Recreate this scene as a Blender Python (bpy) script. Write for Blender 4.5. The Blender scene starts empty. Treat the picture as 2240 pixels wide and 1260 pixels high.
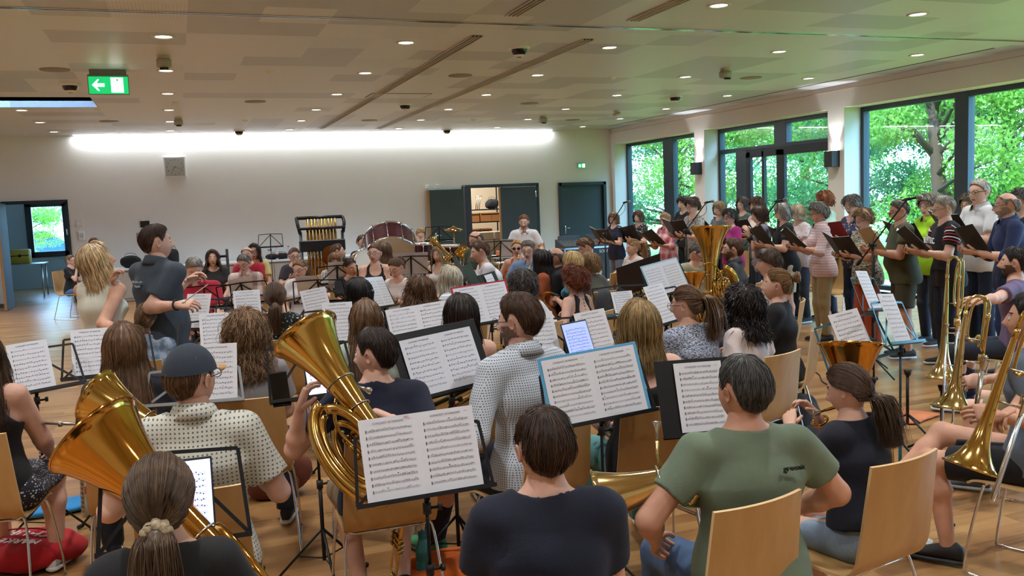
import bpy, math, random
import numpy as np
from mathutils import Matrix, Vector
sc = bpy.context.scene
COL = sc.collection
PI = math.pi
R = math.radians
random.seed(5)

# ---------------------------------------------------------------- camera
CAMZ = 1.85
F = 1950.0
RI = np.array([0.93561958, -0.35076464, -0.03975139])
UP = np.array([0.07142044, 0.07781089, 0.99440665])
FW = np.array([0.3457096, 0.93322539, -0.09785316])
cam_d = bpy.data.cameras.new('camera')
cam_d.sensor_width = 36.0
cam_d.lens = F / 2240 * 36
cam_d.clip_start = 0.05
cam_d.clip_end = 300
cam = bpy.data.objects.new('camera', cam_d)
COL.objects.link(cam)
_m = Matrix.Identity(4)
for i in range(3):
    _m[i][0], _m[i][1], _m[i][2] = RI[i], UP[i], -FW[i]
_m[2][3] = CAMZ
cam.matrix_world = _m
sc.camera = cam

# room measures
DB = 21.6          # back wall
XR = 10.975        # right wall, inner face
XL = -9.0          # left wall
YF = -3.0          # wall behind the photographer
HC = 3.627         # ceiling
SK = 1.6615        # one ceiling module is 1.5 * SK
# ---------------------------------------------------------------- light and exposure
sc.view_settings.view_transform = 'Standard'
sc.view_settings.look = 'None'
sc.view_settings.gamma = 1.0
sc.view_settings.exposure = 1.08
sc.view_settings.use_curve_mapping = False
sc.cycles.use_denoising = True
sc.cycles.max_bounces = 6
sc.cycles.diffuse_bounces = 3
sc.cycles.glossy_bounces = 3
sc.cycles.transmission_bounces = 4
sc.cycles.transparent_max_bounces = 8
sc.cycles.use_adaptive_sampling = True
sc.cycles.adaptive_threshold = 0.03
sc.cycles.caustics_reflective = False
sc.cycles.caustics_refractive = False
sc.cycles.sample_clamp_indirect = 4.0
world = bpy.data.worlds.new('sky')
sc.world = world
world.use_nodes = True
_bg = world.node_tree.nodes['Background']
_bg.inputs[0].default_value = (0.33, 0.60, 1.0, 1)
_bg.inputs[1].default_value = 9.0
def add_light(name, kind, loc, power, col=(1, 1, 1), rot=(0, 0, 0), **kw):
    d = bpy.data.lights.new(name, kind)
    d.energy = power
    d.color = col
    for k, v in kw.items():
        setattr(d, k, v)
    o = bpy.data.objects.new(name, d)
    o.location = loc
    o.rotation_euler = rot
    COL.objects.link(o)
    return o
sun = add_light('sun', 'SUN', (-10, -10, 30), 4.0, (1.0, 0.93, 0.78), angle=0.01)
sun.rotation_euler = Vector((.62, .42, -.66)).to_track_quat('-Z', 'Y').to_euler()
# daylight pours through the three big windows (sky portals in the openings)
for y0, y1 in ((17.6, 21.3), (13.2, 17.0), (7.4, 12.6)):
    p = add_light('sky_portal', 'AREA', (XR + 0.75, (y0 + y1) / 2, 1.6), 1.0, rot=(0, R(90), 0), shape='RECTANGLE', size=3.2, size_y=y1 - y0)
    p.data.cycles.is_portal = True

# ---------------------------------------------------------------- pixel helpers (photograph 2240 x 1260)
def ray(x, y):
    return (x - 1120) / F * RI - (y - 630) / F * UP + FW
C0 = np.array([0, 0, CAMZ])
def atz(x, y, z):
    r = ray(x, y)
    return r * ((z - CAMZ) / r[2]) + C0
def aty(x, y, Y):
    r = ray(x, y)
    return r * (Y / r[1]) + C0
def atx(x, y, X):
    r = ray(x, y)
    return r * (X / r[0]) + C0
def atd(x, y, d):
    return ray(x, y) * d + C0
def azim(x, y):
    r = ray(x, y)
    return math.degrees(math.atan2(r[0], r[1]))

# ---------------------------------------------------------------- mesh builder
def nrm(v):
    v = np.asarray(v, float)
    return v / (np.linalg.norm(v) + 1e-12)
class MB:
    def __init__(s):
        s.V = []; s.Fc = []; s.M = []; s.n = 0
    def add(s, V, Fc, mi=0):
        V = np.asarray(V, float).reshape(-1, 3)
        s.V.append(V)
        if isinstance(Fc, np.ndarray):
            Fc = (Fc + s.n).tolist()
        else:
            Fc = [[i + s.n for i in f] for f in Fc]
        s.Fc += Fc
        if np.isscalar(mi):
            s.M += [mi] * len(Fc)
        else:
            s.M += list(mi)
        s.n += len(V)
        return s
    def grid(s, G, mi=0, cu=False, cap0=False, cap1=False):
        """G (m,n,3): rows of rings; cu closes each ring"""
        G = np.asarray(G, float)
        m, n = G.shape[:2]
        i = np.arange(m - 1)[:, None]
        j = np.arange(n if cu else n - 1)[None, :]
        j2 = (j + 1) % n
        q = np.stack([i * n + j, i * n + j2, (i + 1) * n + j2, (i + 1) * n + j], -1).reshape(-1, 4)
        Fc = q.tolist()
        if cap0: Fc.append(list(range(n))[::-1])
        if cap1: Fc.append([(m - 1) * n + k for k in range(n)])
        return s.add(G.reshape(-1, 3), Fc, mi)
    def box(s, c, size, rot=None, mi=0):
        c = np.asarray(c, float); h = np.asarray(size, float) / 2
        V = np.array([[x, y, z] for x in (-1, 1) for y in (-1, 1) for z in (-1, 1)]) * h
        if rot is not None:
            V = V @ np.asarray(rot, float).T
        return s.add(V + c, [[0, 1, 3, 2], [4, 6, 7, 5], [0, 4, 5, 1], [2, 3, 7, 6], [0, 2, 6, 4], [1, 5, 7, 3]], mi)
    def rbox(s, c, size, b=0.01, rot=None, mi=0):
        """box with chamfered edges"""
        h = np.asarray(size, float) / 2
        b = min(b, h.min() * 0.95)
        G = []
        for z, ins in ((-h[2], b), (-h[2] + b, 0), (h[2] - b, 0), (h[2], b)):
            x, y = h[0] - ins, h[1] - ins
            G.append([[-x + b, -y, z], [x - b, -y, z], [x, -y + b, z], [x, y - b, z], [x - b, y, z], [-x + b, y, z], [-x, y - b, z], [-x, -y + b, z]])
        G = np.array(G)
        if rot is not None:
            G = G @ np.asarray(rot, float).T
        return s.grid(G + np.asarray(c, float), mi, True, True, True)
    def tube(s, P, r, n=8, mi=0, caps=True, flat=None):
        P = np.asarray(P, float)
        k = len(P)
        r = np.full(k, r, float) if np.isscalar(r) else np.asarray(r, float)
        T = np.gradient(P, axis=0)
        T /= np.linalg.norm(T, axis=1)[:, None] + 1e-12
        a = np.array([0, 0, 1.0]) if abs(T[0][2]) < 0.9 else np.array([1.0, 0, 0])
        N = nrm(np.cross(T[0], a))
        G = []
        th = np.arange(n) * 2 * PI / n
        for i in range(k):
            N = nrm(N - T[i] * np.dot(N, T[i]))
            B = np.cross(T[i], N)
            c, sn = np.cos(th)[:, None], np.sin(th)[:, None]
            if flat: sn = sn * flat
            G.append(P[i] + r[i] * (c * N + sn * B))
        return s.grid(np.array(G), mi, True, caps, caps)
    def lathe(s, prof, n=24, mi=0, M=None, cap0=False, cap1=False):
        th = np.arange(n) * 2 * PI / n
        G = np.array([[[r * math.cos(t), r * math.sin(t), z] for t in th] for r, z in prof])
        if M is not None:
            G = xf(M, G)
        return s.grid(G, mi, True, cap0, cap1)
    def ball(s, c, r, n=8, mi=0, M=None):
        r = np.full(3, r) if np.isscalar(r) else np.asarray(r)
        el = np.linspace(-PI / 2, PI / 2, n + 1)
        G = np.array([[[math.cos(e) * math.cos(t) * r[0], math.cos(e) * math.sin(t) * r[1], math.sin(e) * r[2]] for t in np.arange(n * 2) * PI / n] for e in el])
        if M is not None:
            G = G @ np.asarray(M).T
        return s.grid(G + np.asarray(c), mi, True)
    def build(s, name, mats, parent=None, smooth=True, loc=None):
        me = bpy.data.meshes.new(name)
        if s.n:
            V = np.concatenate(s.V)
            me.from_pydata(V.tolist(), [], s.Fc)
            me.polygons.foreach_set('material_index', s.M)
            if smooth:
                me.polygons.foreach_set('use_smooth', [True] * len(s.Fc))
                if smooth == 'auto':
                    pass
        if not isinstance(mats, (list, tuple)):
            mats = [mats]
        for m in mats:
            me.materials.append(m)
        me.update()
        if smooth == 'auto':
            me.set_sharp_from_angle(angle=R(38))
        o = bpy.data.objects.new(name, me)
        COL.objects.link(o)
        if parent is not None:
            o.parent = parent
        if loc is not None:
            o.location = loc
        return o
def xf(M, G):
    G = np.asarray(G, float)
    A = np.array(M)
    return G @ A[:3, :3].T + A[:3, 3]
def frame(o, x, y, z):
    """4x4 from origin and axes"""
    A = np.eye(4)
    A[:3, 0], A[:3, 1], A[:3, 2], A[:3, 3] = x, y, z, o
    return A
def rotz(a):
    c, s = math.cos(a), math.sin(a)
    return np.array([[c, -s, 0], [s, c, 0], [0, 0, 1.0]])
def rotx(a):
    c, s = math.cos(a), math.sin(a)
    return np.array([[1.0, 0, 0], [0, c, -s], [0, s, c]])
def roty(a):
    c, s = math.cos(a), math.sin(a)
    return np.array([[c, 0, s], [0, 1.0, 0], [-s, 0, c]])
def smoothpath(P, n=6):
    """Catmull-Rom"""
    P = np.asarray(P, float)
    Q = np.vstack([2 * P[0] - P[1], P, 2 * P[-1] - P[-2]])
    out = []
    for i in range(1, len(Q) - 2):
        for t in np.arange(n) / n:
            p0, p1, p2, p3 = Q[i - 1], Q[i], Q[i + 1], Q[i + 2]
            out.append(0.5 * (2 * p1 + (p2 - p0) * t + (2 * p0 - 5 * p1 + 4 * p2 - p3) * t * t + (3 * p1 - p0 - 3 * p2 + p3) * t ** 3))
    out.append(Q[-2])
    return np.array(out)
USED = {}
def tag(o, label, cat, group=None, kind=None):
    if label: o['label'] = label
    if cat: o['category'] = cat
    if group: o['group'] = group
    if kind: o['kind'] = kind
    return o
def struct(o):
    o['kind'] = 'structure'
    return o
def empty(name, loc=(0, 0, 0), rz=0.0, M=None):
    o = bpy.data.objects.new(name, None)
    o.empty_display_size = 0.1
    COL.objects.link(o)
    if M is not None:
        o.matrix_world = Matrix(np.asarray(M).tolist())
    else:
        o.location = [float(c) for c in loc]
        o.rotation_euler = (0, 0, rz)
    return o
def copy_tree(o, parent=None):
    c = o.copy()
    COL.objects.link(c)
    if parent is not None:
        c.parent = parent
    for ch in list(o.children):
        copy_tree(ch, c)
    return c

# ---------------------------------------------------------------- materials
def srgb(h):
    if isinstance(h, str):
        h = h.lstrip('#')
        c = [int(h[i:i + 2], 16) / 255 for i in (0, 2, 4)]
    else:
        c = list(h)
    return tuple(x / 12.92 if x <= 0.04045 else ((x + 0.055) / 1.055) ** 2.4 for x in c) + (1,)
MATS = {}
class NT:
    def __init__(s, name):
        s.m = bpy.data.materials.new(name)
        s.m.use_nodes = True
        s.t = s.m.node_tree
        s.b = s.t.nodes['Principled BSDF']
    def n(s, kind, **kw):
        nd = s.t.nodes.new(kind)
        for k, v in kw.items():
            setattr(nd, k, v)
        return nd
    def l(s, a, b):
        s.t.links.new(a, b)
    def coords(s, sc3=(1, 1, 1), kind='Object', rot=(0, 0, 0)):
        tc = s.n('ShaderNodeTexCoord')
        mp = s.n('ShaderNodeMapping')
        mp.inputs['Scale'].default_value = sc3
        mp.inputs['Rotation'].default_value = rot
        s.l(tc.outputs[kind], mp.inputs[0])
        return mp.outputs[0]
    def noise(s, co, scale, detail=3, rough=.5):
        n = s.n('ShaderNodeTexNoise')
        n.inputs['Scale'].default_value = scale
        n.inputs['Detail'].default_value = detail
        n.inputs['Roughness'].default_value = rough
        s.l(co, n.inputs['Vector'])
        return n.outputs['Fac']
    def ramp(s, fac, stops, interp='LINEAR'):
        r = s.n('ShaderNodeValToRGB')
        r.color_ramp.interpolation = interp
        e = r.color_ramp.elements
        while len(e) < len(stops):
            e.new(0.5)
        for i, (p, c) in enumerate(stops):
            e[i].position = p
            e[i].color = c
        s.l(fac, r.inputs[0])
        return r.outputs[0]
    def bump(s, h, strength=.3, dist=.002):
        b = s.n('ShaderNodeBump')
        b.inputs['Strength'].default_value = strength
        b.inputs['Distance'].default_value = dist
        s.l(h, b.inputs['Height'])
        s.l(b.outputs[0], s.b.inputs['Normal'])
    def set(s, **kw):
        for k, v in kw.items():
            s.b.inputs[k.replace('_', ' ')].default_value = v
    def math(s, op, a, b=None):
        m = s.n('ShaderNodeMath', operation=op)
        for i, x in enumerate((a, b)):
            if x is None: continue
            if isinstance(x, (int, float)): m.inputs[i].default_value = x
            else: s.l(x, m.inputs[i])
        return m.outputs[0]
def plain(name, col, rough=.5, metal=0.0, **kw):
    key = ('p', name, str(col), rough, metal, str(kw))
    if key in MATS: return MATS[key]
    t = NT(name)
    t.set(Base_Color=srgb(col), Roughness=rough, Metallic=metal)
    for k, v in kw.items():
        t.b.inputs[k.replace('_', ' ')].default_value = v
    MATS[key] = t.m
    return t.m
def dim(c, f):
    return tuple(x * f for x in c[:3]) + (1,)
def cloth(col, pat=None, c2='#ffffff', scale=1.0):
    key = ('c', str(col), pat, str(c2), scale)
    if key in MATS: return MATS[key]
    t = NT('fabric')
    co = t.coords()
    c = srgb(col); d = srgb(c2)
    fine = t.noise(co, 320, 2)
    big = t.noise(co, 7, 4)
    base = None
    if pat is None:
        base = t.ramp(big, [(0.3, dim(c, .86)), (0.7, dim(c, 1.1))])
    elif pat in ('check', 'stripes', 'plaid'):
        sep = t.n('ShaderNodeSeparateXYZ')
        t.l(co, sep.inputs[0])
        fr = {'check': 560, 'stripes': 330}.get(pat, 1) * scale if pat != 'plaid' else 60 * scale
        def w(o, f): return t.math('GREATER_THAN', t.math('SINE', t.math('MULTIPLY', o, f)), 0.35)
        sn_ = t.n('ShaderNodeSeparateXYZ'); tc_ = t.n('ShaderNodeTexCoord'); t.l(tc_.outputs['Normal'], sn_.inputs[0])
        side = t.math('GREATER_THAN', t.math('ABSOLUTE', sn_.outputs[0]), t.math('MULTIPLY', t.math('ABSOLUTE', sn_.outputs[1]), 1.15))
        uu = t.math('ADD', t.math('MULTIPLY', sep.outputs[0], t.math('SUBTRACT', 1.0, side)), t.math('MULTIPLY', sep.outputs[1], side))
        if pat == 'stripes':
            f = w(sep.outputs[2], fr * 1.2)
        elif pat == 'check':
            f = t.math('MULTIPLY', w(uu, fr), w(sep.outputs[2], fr))
        else:
            f = t.math('MULTIPLY', t.math('ADD', w(uu, fr), w(sep.outputs[2], fr)), 0.5)
        base = t.ramp(f, [(0.0, c), (1.0, d)])
    elif pat == 'dots':
        v = t.n('ShaderNodeTexVoronoi'); v.inputs['Scale'].default_value = 95 * scale
        t.l(co, v.inputs['Vector'])
        base = t.ramp(v.outputs['Distance'], [(0.0, d), (0.38, d), (0.44, c)])
    elif pat == 'floral':
        v = t.n('ShaderNodeTexVoronoi'); v.inputs['Scale'].default_value = 55 * scale
        t.l(co, v.inputs['Vector'])
        n2 = t.noise(co, 60 * scale, 3)
        base = t.ramp(t.math('ADD', v.outputs['Distance'], t.math('MULTIPLY', n2, .5)), [(0.0, d), (0.5, d), (0.56, c)])
    elif pat == 'blotch':
        n2 = t.noise(co, 26 * scale, 5, .65)
        base = t.ramp(n2, [(0.42, c), (0.58, d)])
    elif pat == 'streak':
        co2 = t.coords((1, 1, 3.2))
        n2 = t.noise(co2, 80 * scale, 3, .8)
        base = t.ramp(n2, [(0.46, c), (0.54, d)])
    t.l(base, t.b.inputs['Base Color'])
    t.set(Roughness=.88)
    t.b.inputs['Sheen Weight'].default_value = .04
    t.bump(t.math('ADD', t.math('MULTIPLY', fine, .25), big), .45, .014)
    MATS[key] = t.m
    return t.m
def denim(col):
    key = ('d', col)
    if key in MATS: return MATS[key]
    t = NT('denim')
    co = t.coords((1, 1, .5))
    n = t.noise(co, 9, 4)
    f = t.noise(t.coords((1, 1, .15)), 420, 2)
    c = srgb(col)
    b = t.ramp(t.math('ADD', t.math('MULTIPLY', n, .7), t.math('MULTIPLY', f, .3)), [(0.3, dim(c, .6)), (0.7, dim(c, 1.45))])
    t.l(b, t.b.inputs['Base Color']); t.set(Roughness=.9); t.bump(n, .3, .008)
    MATS[key] = t.m
    return t.m
def skin(tone=0):
    key = ('s', tone)
    if key in MATS: return MATS[key]
    t = NT('skin')
    c = srgb(['#dcae98', '#cd9a80', '#b58062', '#e6bda8'][tone])
    co = t.coords()
    t.l(t.ramp(t.noise(co, 14, 4), [(0.3, dim(c, .86)), (0.7, dim(c, 1.08))]), t.b.inputs['Base Color'])
    t.set(Roughness=.6)
    t.b.inputs['Subsurface Weight'].default_value = 0.0
    t.bump(t.noise(co, 130, 3), .12, .001)
    MATS[key] = t.m
    return t.m
def hairmat(col, f=1.0):
    key = ('h', col, f)
    if key in MATS: return MATS[key]
    t = NT('hair')
    c = dim(srgb(col), f)
    co = t.coords((1, 1, .25))
    n = t.noise(co, 70, 3)
    t.l(t.ramp(n, [(0.3, dim(c, .55)), (0.7, dim(c, 1.35))]), t.b.inputs['Base Color'])
    t.set(Roughness=.42)
    t.bump(n, .5, .003)
    MATS[key] = t.m
    return t.m
def emit(name, col, s):
    key = ('e', name, str(col), s)
    if key in MATS: return MATS[key]
    t = NT(name)
    t.set(Base_Color=srgb(col), Emission_Color=srgb(col), Emission_Strength=s)
    MATS[key] = t.m
    return t.m
BLACK = plain('black_metal', '#15161a', .45, .3)
DARK = plain('black_plastic', '#121214', .5)
CHROME = plain('chrome', '#d8d8da', .12, 1.0)
SILVER = plain('silver_plate', '#cfccc4', .2, 1.0)
WHITE = plain('white_paint', '#e8e8e6', .5)
RUB = plain('rubber', '#1b1b1b', .8)
def wood(name, c1, c2, sc3=(1, 1, 8), rough=.4, scale=6):
    key = ('w', name)
    if key in MATS: return MATS[key]
    t = NT(name)
    co = t.coords(sc3)
    n = t.noise(co, scale, 5, .6)
    w = t.n('ShaderNodeTexWave', wave_type='RINGS', rings_direction='Y')
    w.inputs['Scale'].default_value = 1.1; w.inputs['Distortion'].default_value = 9; w.inputs['Detail'].default_value = 2
    w.inputs['Detail Scale'].default_value = .8
    t.l(co, w.inputs['Vector'])
    f = t.math('ADD', t.math('MULTIPLY', n, .8), t.math('MULTIPLY', w.outputs['Fac'], .2))
    t.l(t.ramp(f, [(0.25, srgb(c1)), (0.75, srgb(c2))]), t.b.inputs['Base Color'])
    t.set(Roughness=rough)
    MATS[key] = t.m
    return t.m
BEECH = wood('beech_plywood', '#ae8653', '#c8a269', (1.2, 1.2, .25), .38, 9)
EDGE = plain('plywood_edge', '#d9b98a', .5)
def brassmat(name, col, rough=.13):
    key = ('b', name)
    if key in MATS: return MATS[key]
    t = NT(name)
    co = t.coords()
    n = t.noise(co, 6, 4)
    t.set(Base_Color=srgb(col), Metallic=1.0)
    t.l(t.ramp(n, [(0.3, (rough * .7,) * 3 + (1,)), (0.8, (rough * 1.5,) * 3 + (1,))]), t.b.inputs['Roughness'])
    MATS[key] = t.m
    return t.m
BRASS = brassmat('brass', '#d6b062')
GOLD = brassmat('gold_brass', '#cb9544')
PALEB = brassmat('pale_brass', '#dcc487')
# ---------------------------------------------------------------- signed-distance bodies
class Fld:
    def __init__(s, lo, hi, h):
        s.lo = np.asarray(lo, float); s.h = h
        s.n = np.ceil((np.asarray(hi) - s.lo) / h).astype(int) + 1
        s.F = np.full(tuple(s.n), 1.0, np.float32)
    def blk(s, lo, hi):
        a = np.maximum(np.floor((lo - s.lo) / s.h).astype(int), 0)
        b = np.minimum(np.ceil((hi - s.lo) / s.h).astype(int) + 1, s.n)
        if (b <= a).any(): return None
        ax = [(s.lo[i] + np.arange(a[i], b[i]) * s.h).astype(np.float32) for i in range(3)]
        return (slice(a[0], b[0]), slice(a[1], b[1]), slice(a[2], b[2])), ax[0][:, None, None], ax[1][None, :, None], ax[2][None, None, :]
    def cap(s, a, b, ra, rb, w=None, ratio=1.0, k=.03, cut=0, mode='u'):
        """rounded cone a->b; w/ratio: wider along w; cut: 1 flat end at b, 2 at both"""
        a = np.asarray(a, float); b = np.asarray(b, float)
        rm = max(ra, rb) * max(ratio, 1) + k + 2 * s.h
        g = s.blk(np.minimum(a, b) - rm, np.maximum(a, b) + rm)
        if g is None: return s
        sl, X, Y, Z = g
        qx, qy, qz = X - a[0], Y - a[1], Z - a[2]
        d = b - a
        if w is not None:
            w = nrm(w); f = 1 - 1 / ratio
            c = (qx * w[0] + qy * w[1] + qz * w[2]) * f
            qx, qy, qz = qx - w[0] * c, qy - w[1] * c, qz - w[2] * c
            d = d - w * np.dot(d, w) * f
        dd = float(np.dot(d, d)) + 1e-9
        t = (qx * d[0] + qy * d[1] + qz * d[2]) / dd
        tc = np.clip(t, 0, 1)
        D = np.sqrt((qx - d[0] * tc) ** 2 + (qy - d[1] * tc) ** 2 + (qz - d[2] * tc) ** 2) - (ra + (rb - ra) * tc)
        L = math.sqrt(dd)
        if cut: D = np.maximum(D, (t - 1) * L)
        if cut == 2: D = np.maximum(D, -t * L)
        A = s.F[sl]
        if mode == 'u':
            if k > 0:
                hh = np.maximum(k - np.abs(A - D), 0) / k
                s.F[sl] = np.minimum(A, D) - hh * hh * k * .25
            else: s.F[sl] = np.minimum(A, D)
        else:
            kk = .012
            hh = np.maximum(kk - np.abs(A + D), 0) / kk
            s.F[sl] = np.maximum(A, -D) + hh * hh * kk * .25
        return s
    def plane(s, p, n):
        """keep the side where (x-p).n < 0"""
        n = nrm(n)
        ax = [(s.lo[i] + np.arange(s.n[i]) * s.h).astype(np.float32) for i in range(3)]
        D = (ax[0] - p[0])[:, None, None] * n[0] + (ax[1] - p[1])[None, :, None] * n[1] + (ax[2] - p[2])[None, None, :] * n[2]
        s.F = np.maximum(s.F, D.astype(np.float32))
        return s
    def folds(s, amp, seed, fr=16):
        rg = np.random.RandomState(seed)
        ax = [(s.lo[i] + np.arange(s.n[i]) * s.h).astype(np.float32) for i in range(3)]
        for i in range(4):
            v = rg.randn(3); v /= np.linalg.norm(v); v *= fr * (1 + i * .8); ph = rg.rand(2) * 6
            u = rg.randn(3) * 7
            arg = (ax[0] * v[0])[:, None, None] + (ax[1] * v[1])[None, :, None] + (ax[2] * v[2] * .6)[None, None, :]
            arg2 = (ax[0] * u[0])[:, None, None] + (ax[1] * u[1])[None, :, None] + (ax[2] * u[2])[None, None, :]
            s.F += (amp / (1 + i * .6) * np.sin(arg + 1.6 * np.sin(arg2 + ph[0]) + ph[1])).astype(np.float32)
        return s
    def mesh(s):
        Fd = s.F
        Fd[0] = 1; Fd[-1] = 1; Fd[:, 0] = 1; Fd[:, -1] = 1; Fd[:, :, 0] = 1; Fd[:, :, -1] = 1
        S = Fd < 0
        n = S.shape
        c = np.zeros((n[0] - 1, n[1] - 1, n[2] - 1), np.int8)
        offs = [(i, j, k) for i in (0, 1) for j in (0, 1) for k in (0, 1)]
        for i, j, k in offs:
            c += S[i:n[0] - 1 + i, j:n[1] - 1 + j, k:n[2] - 1 + k]
        mix = (c > 0) & (c < 8)
        idx = np.full(c.shape, -1, np.int64)
        I = np.argwhere(mix)
        if not len(I): return np.zeros((0, 3)), np.zeros((0, 4), int)
        idx[mix] = np.arange(len(I))
        acc = np.zeros((len(I), 3)); cnt = np.zeros(len(I))
        val = {o: Fd[I[:, 0] + o[0], I[:, 1] + o[1], I[:, 2] + o[2]] for o in offs}
        for o in offs:
            for ax in range(3):
                if o[ax] == 0:
                    p = list(o); p[ax] = 1; p = tuple(p)
                    a, b = val[o], val[p]
                    m = (a < 0) != (b < 0)
                    t = np.where(m, a / np.where(m, a - b, 1), 0)
                    pt = np.tile(np.array(o, float), (len(I), 1)); pt[:, ax] += t
                    acc[m] += pt[m]; cnt[m] += 1
        V = s.lo + (I + acc / cnt[:, None]) * s.h
        Q = []
        for ax in range(3):
            u, v = [(1, 2), (2, 0), (0, 1)][ax]
            a = [slice(1, n[i] - 1) for i in range(3)]; b = list(a)
            a[ax] = slice(0, n[ax] - 1); b[ax] = slice(1, n[ax])
            A, B = S[tuple(a)], S[tuple(b)]
            E = np.argwhere(A != B)
            if not len(E): continue
            ins = A[tuple(E.T)]
            base = E.copy()
            for i in range(3):
                if i != ax: base[:, i] += 1
            def cell(du, dv):
                q = base.copy(); q[:, u] -= du; q[:, v] -= dv
                return idx[q[:, 0], q[:, 1], q[:, 2]]
            q = np.stack([cell(1, 1), cell(0, 1), cell(0, 0), cell(1, 0)], 1)
            q[~ins] = q[~ins][:, ::-1]
            Q.append(q)
        return V, np.concatenate(Q)

# ---------------------------------------------------------------- head, hand templates
def gz(x, s): return np.exp(-(x / s) ** 2)
def head_template():
    # azimuth denser at the face; 0 = front (+Y)
    t = np.linspace(-1, 1, 61)[:-1]
    az = PI * (0.55 * t + 0.45 * t ** 3)
    el = np.linspace(-PI / 2, PI / 2, 48)
    A, E = np.meshgrid(az, el)
    dx, dy, dz = np.cos(E) * np.sin(A), np.cos(E) * np.cos(A), np.sin(E)
    x, y, z = dx * .076, dy * .094, dz * .116
    low = np.clip(-z / .116, 0, 1)
    x = x * (1 - .34 * low ** 1.6)
    y = np.where(y < 0, y * (1 - .45 * low ** 1.2), y * (1 - .05 * low ** 2))
    y = y - .012 * (1 - low)
    x = x * (1 + .05 * gz(z - .04, .05))
    fr = np.clip(dy, 0, 1) ** 1.5
    f = np.zeros_like(x)
    f += .026 * gz(x, .0115) * gz(z + .020, .015)                       # nose tip
    f += .014 * gz(x, .009) * gz(z - .006, .022)                        # bridge
    f += .005 * gz(np.abs(x) - .012, .006) * gz(z + .026, .008)         # nostrils
    f -= .011 * gz(np.abs(x) - .031, .014) * gz(z - .012, .011)         # sockets
    f += .004 * gz(np.abs(x) - .028, .02) * gz(z - .033, .008)          # brow
    f += .006 * gz(x, .02) * gz(z + .052, .005) + .006 * gz(x, .018) * gz(z + .064, .005)
    f -= .004 * gz(x, .024) * gz(z + .058, .0025)
    f += .008 * gz(x, .022) * gz(z + .097, .014)                        # chin
    f += .004 * gz(np.abs(x) - .042, .016) * gz(z + .02, .02)
    y = y + f * fr + .004 * fr
    G = np.stack([x, y, z], -1)
    n = len(az)
    C = (G[:-1] + np.roll(G[:-1], -1, 1) + G[1:] + np.roll(G[1:], -1, 1)) / 4
    cx, cy, cz = C[..., 0], C[..., 1], C[..., 2]
    mi = np.zeros(cx.shape, int)
    front = cy > .045
    mi[front & (np.abs(cx) < .022 - .5 * np.abs(cz + .058)) & (np.abs(cz + .058) < .0085)] = 1   # lips
    mi[front & (np.abs(cx) > .014) & (np.abs(cx) < .047) & (np.abs(cz - .036 + .12 * (np.abs(cx) - .03)) < .0042)] = 2  # brows
    beard = (cz < -.035) & (cy > -.02) & ~((np.abs(cx) < .026) & (cz > -.072))
    beard |= (np.abs(cx) > .055) & (cz < -.0) & (cy > -.01) & (cz < .0)
    beard |= front & (np.abs(cx) < .032) & (cz < -.038) & (cz > -.048)
    bm = np.where(beard & (mi == 0), 3, mi)
    return G, mi.reshape(-1), bm.reshape(-1)
HEAD_G, HEAD_M, HEAD_BM = head_template()
def ear_g(sx):
    u = np.arange(12) * 2 * PI / 12
    rings = []
    for k, (r, o) in enumerate(((.35, -.003), (.75, .002), (1.0, .009), (.95, .014), (.7, .010), (.3, .006))):
        rings.append([[sx * (.074 + o + .004 * math.cos(a)), -.012 + .016 * r * math.sin(a) - o * .6, .002 + .030 * r * math.cos(a) * (1 if math.cos(a) > 0 else .85)] for a in u])
    G = np.array(rings)
    if sx < 0: G = G[:, ::-1]
    return G
def hand_mesh(curl=.5, spread=.0, thumb=.4, n=6):
    """right hand, wrist at origin, fingers +Y, palm -Z, thumb on -X"""
    mb = MB()
    G = []
    for y, w, t in ((-.012, .024, .019), (.005, .029, .018), (.03, .038, .016), (.06, .042, .014), (.082, .041, .0125), (.093, .036, .009)):
        G.append([[w * math.copysign(abs(math.cos(a)) ** .7, math.cos(a)), y - (.010 * math.cos(a) if y > .08 else 0), t * math.copysign(abs(math.sin(a)) ** .8, math.sin(a))] for a in np.arange(12) * PI / 6])
    mb.grid(np.array(G)[:, ::-1], 0, True, True, True)
    for i, (x, L, y0) in enumerate(((-.031, .072, .088), (-.0105, .081, .093), (.0105, .075, .090), (.031, .058, .080))):
        cu = curl * (1 + .12 * i)
        a = .1 + cu * .45
        p = np.array([x, y0 - .012, -.001]); P = [p]
        sx = (x * 3.2) * spread + x * .6 * 0
        for seg, (l, b) in enumerate(((.46, .0), (.30, .9), (.24, .7))):
            a += b * cu
            d = np.array([sx, math.cos(a), -math.sin(a)])
            for _ in range(2):
                p = p + nrm(d) * L * l / 2
                P.append(p)
        P.append(p + nrm(d) * .004)
        r = [.0095, .0092, .0088, .0086, .0082, .0078, .0070, .0035]
        mb.tube(np.array(P), r, n)
    p = np.array([-.026, .018, -.006]); P = [p]
    for l, d in ((.022, (-.7, .7, -.3)), (.020, (-.45, .85, -.35 - thumb * .4)), (.018, (-.15, .9, -.4 - thumb * .5)), (.014, (.05, .95, -.4 - thumb * .6)), (.004, (.05, .95, -.5))):
        p = p + nrm(d) * l
        P.append(p)
    mb.tube(np.array(P), [.0145, .0125, .0105, .0098, .0085, .004], n)
    return np.concatenate(mb.V), mb.Fc
HANDS = {}
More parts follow.
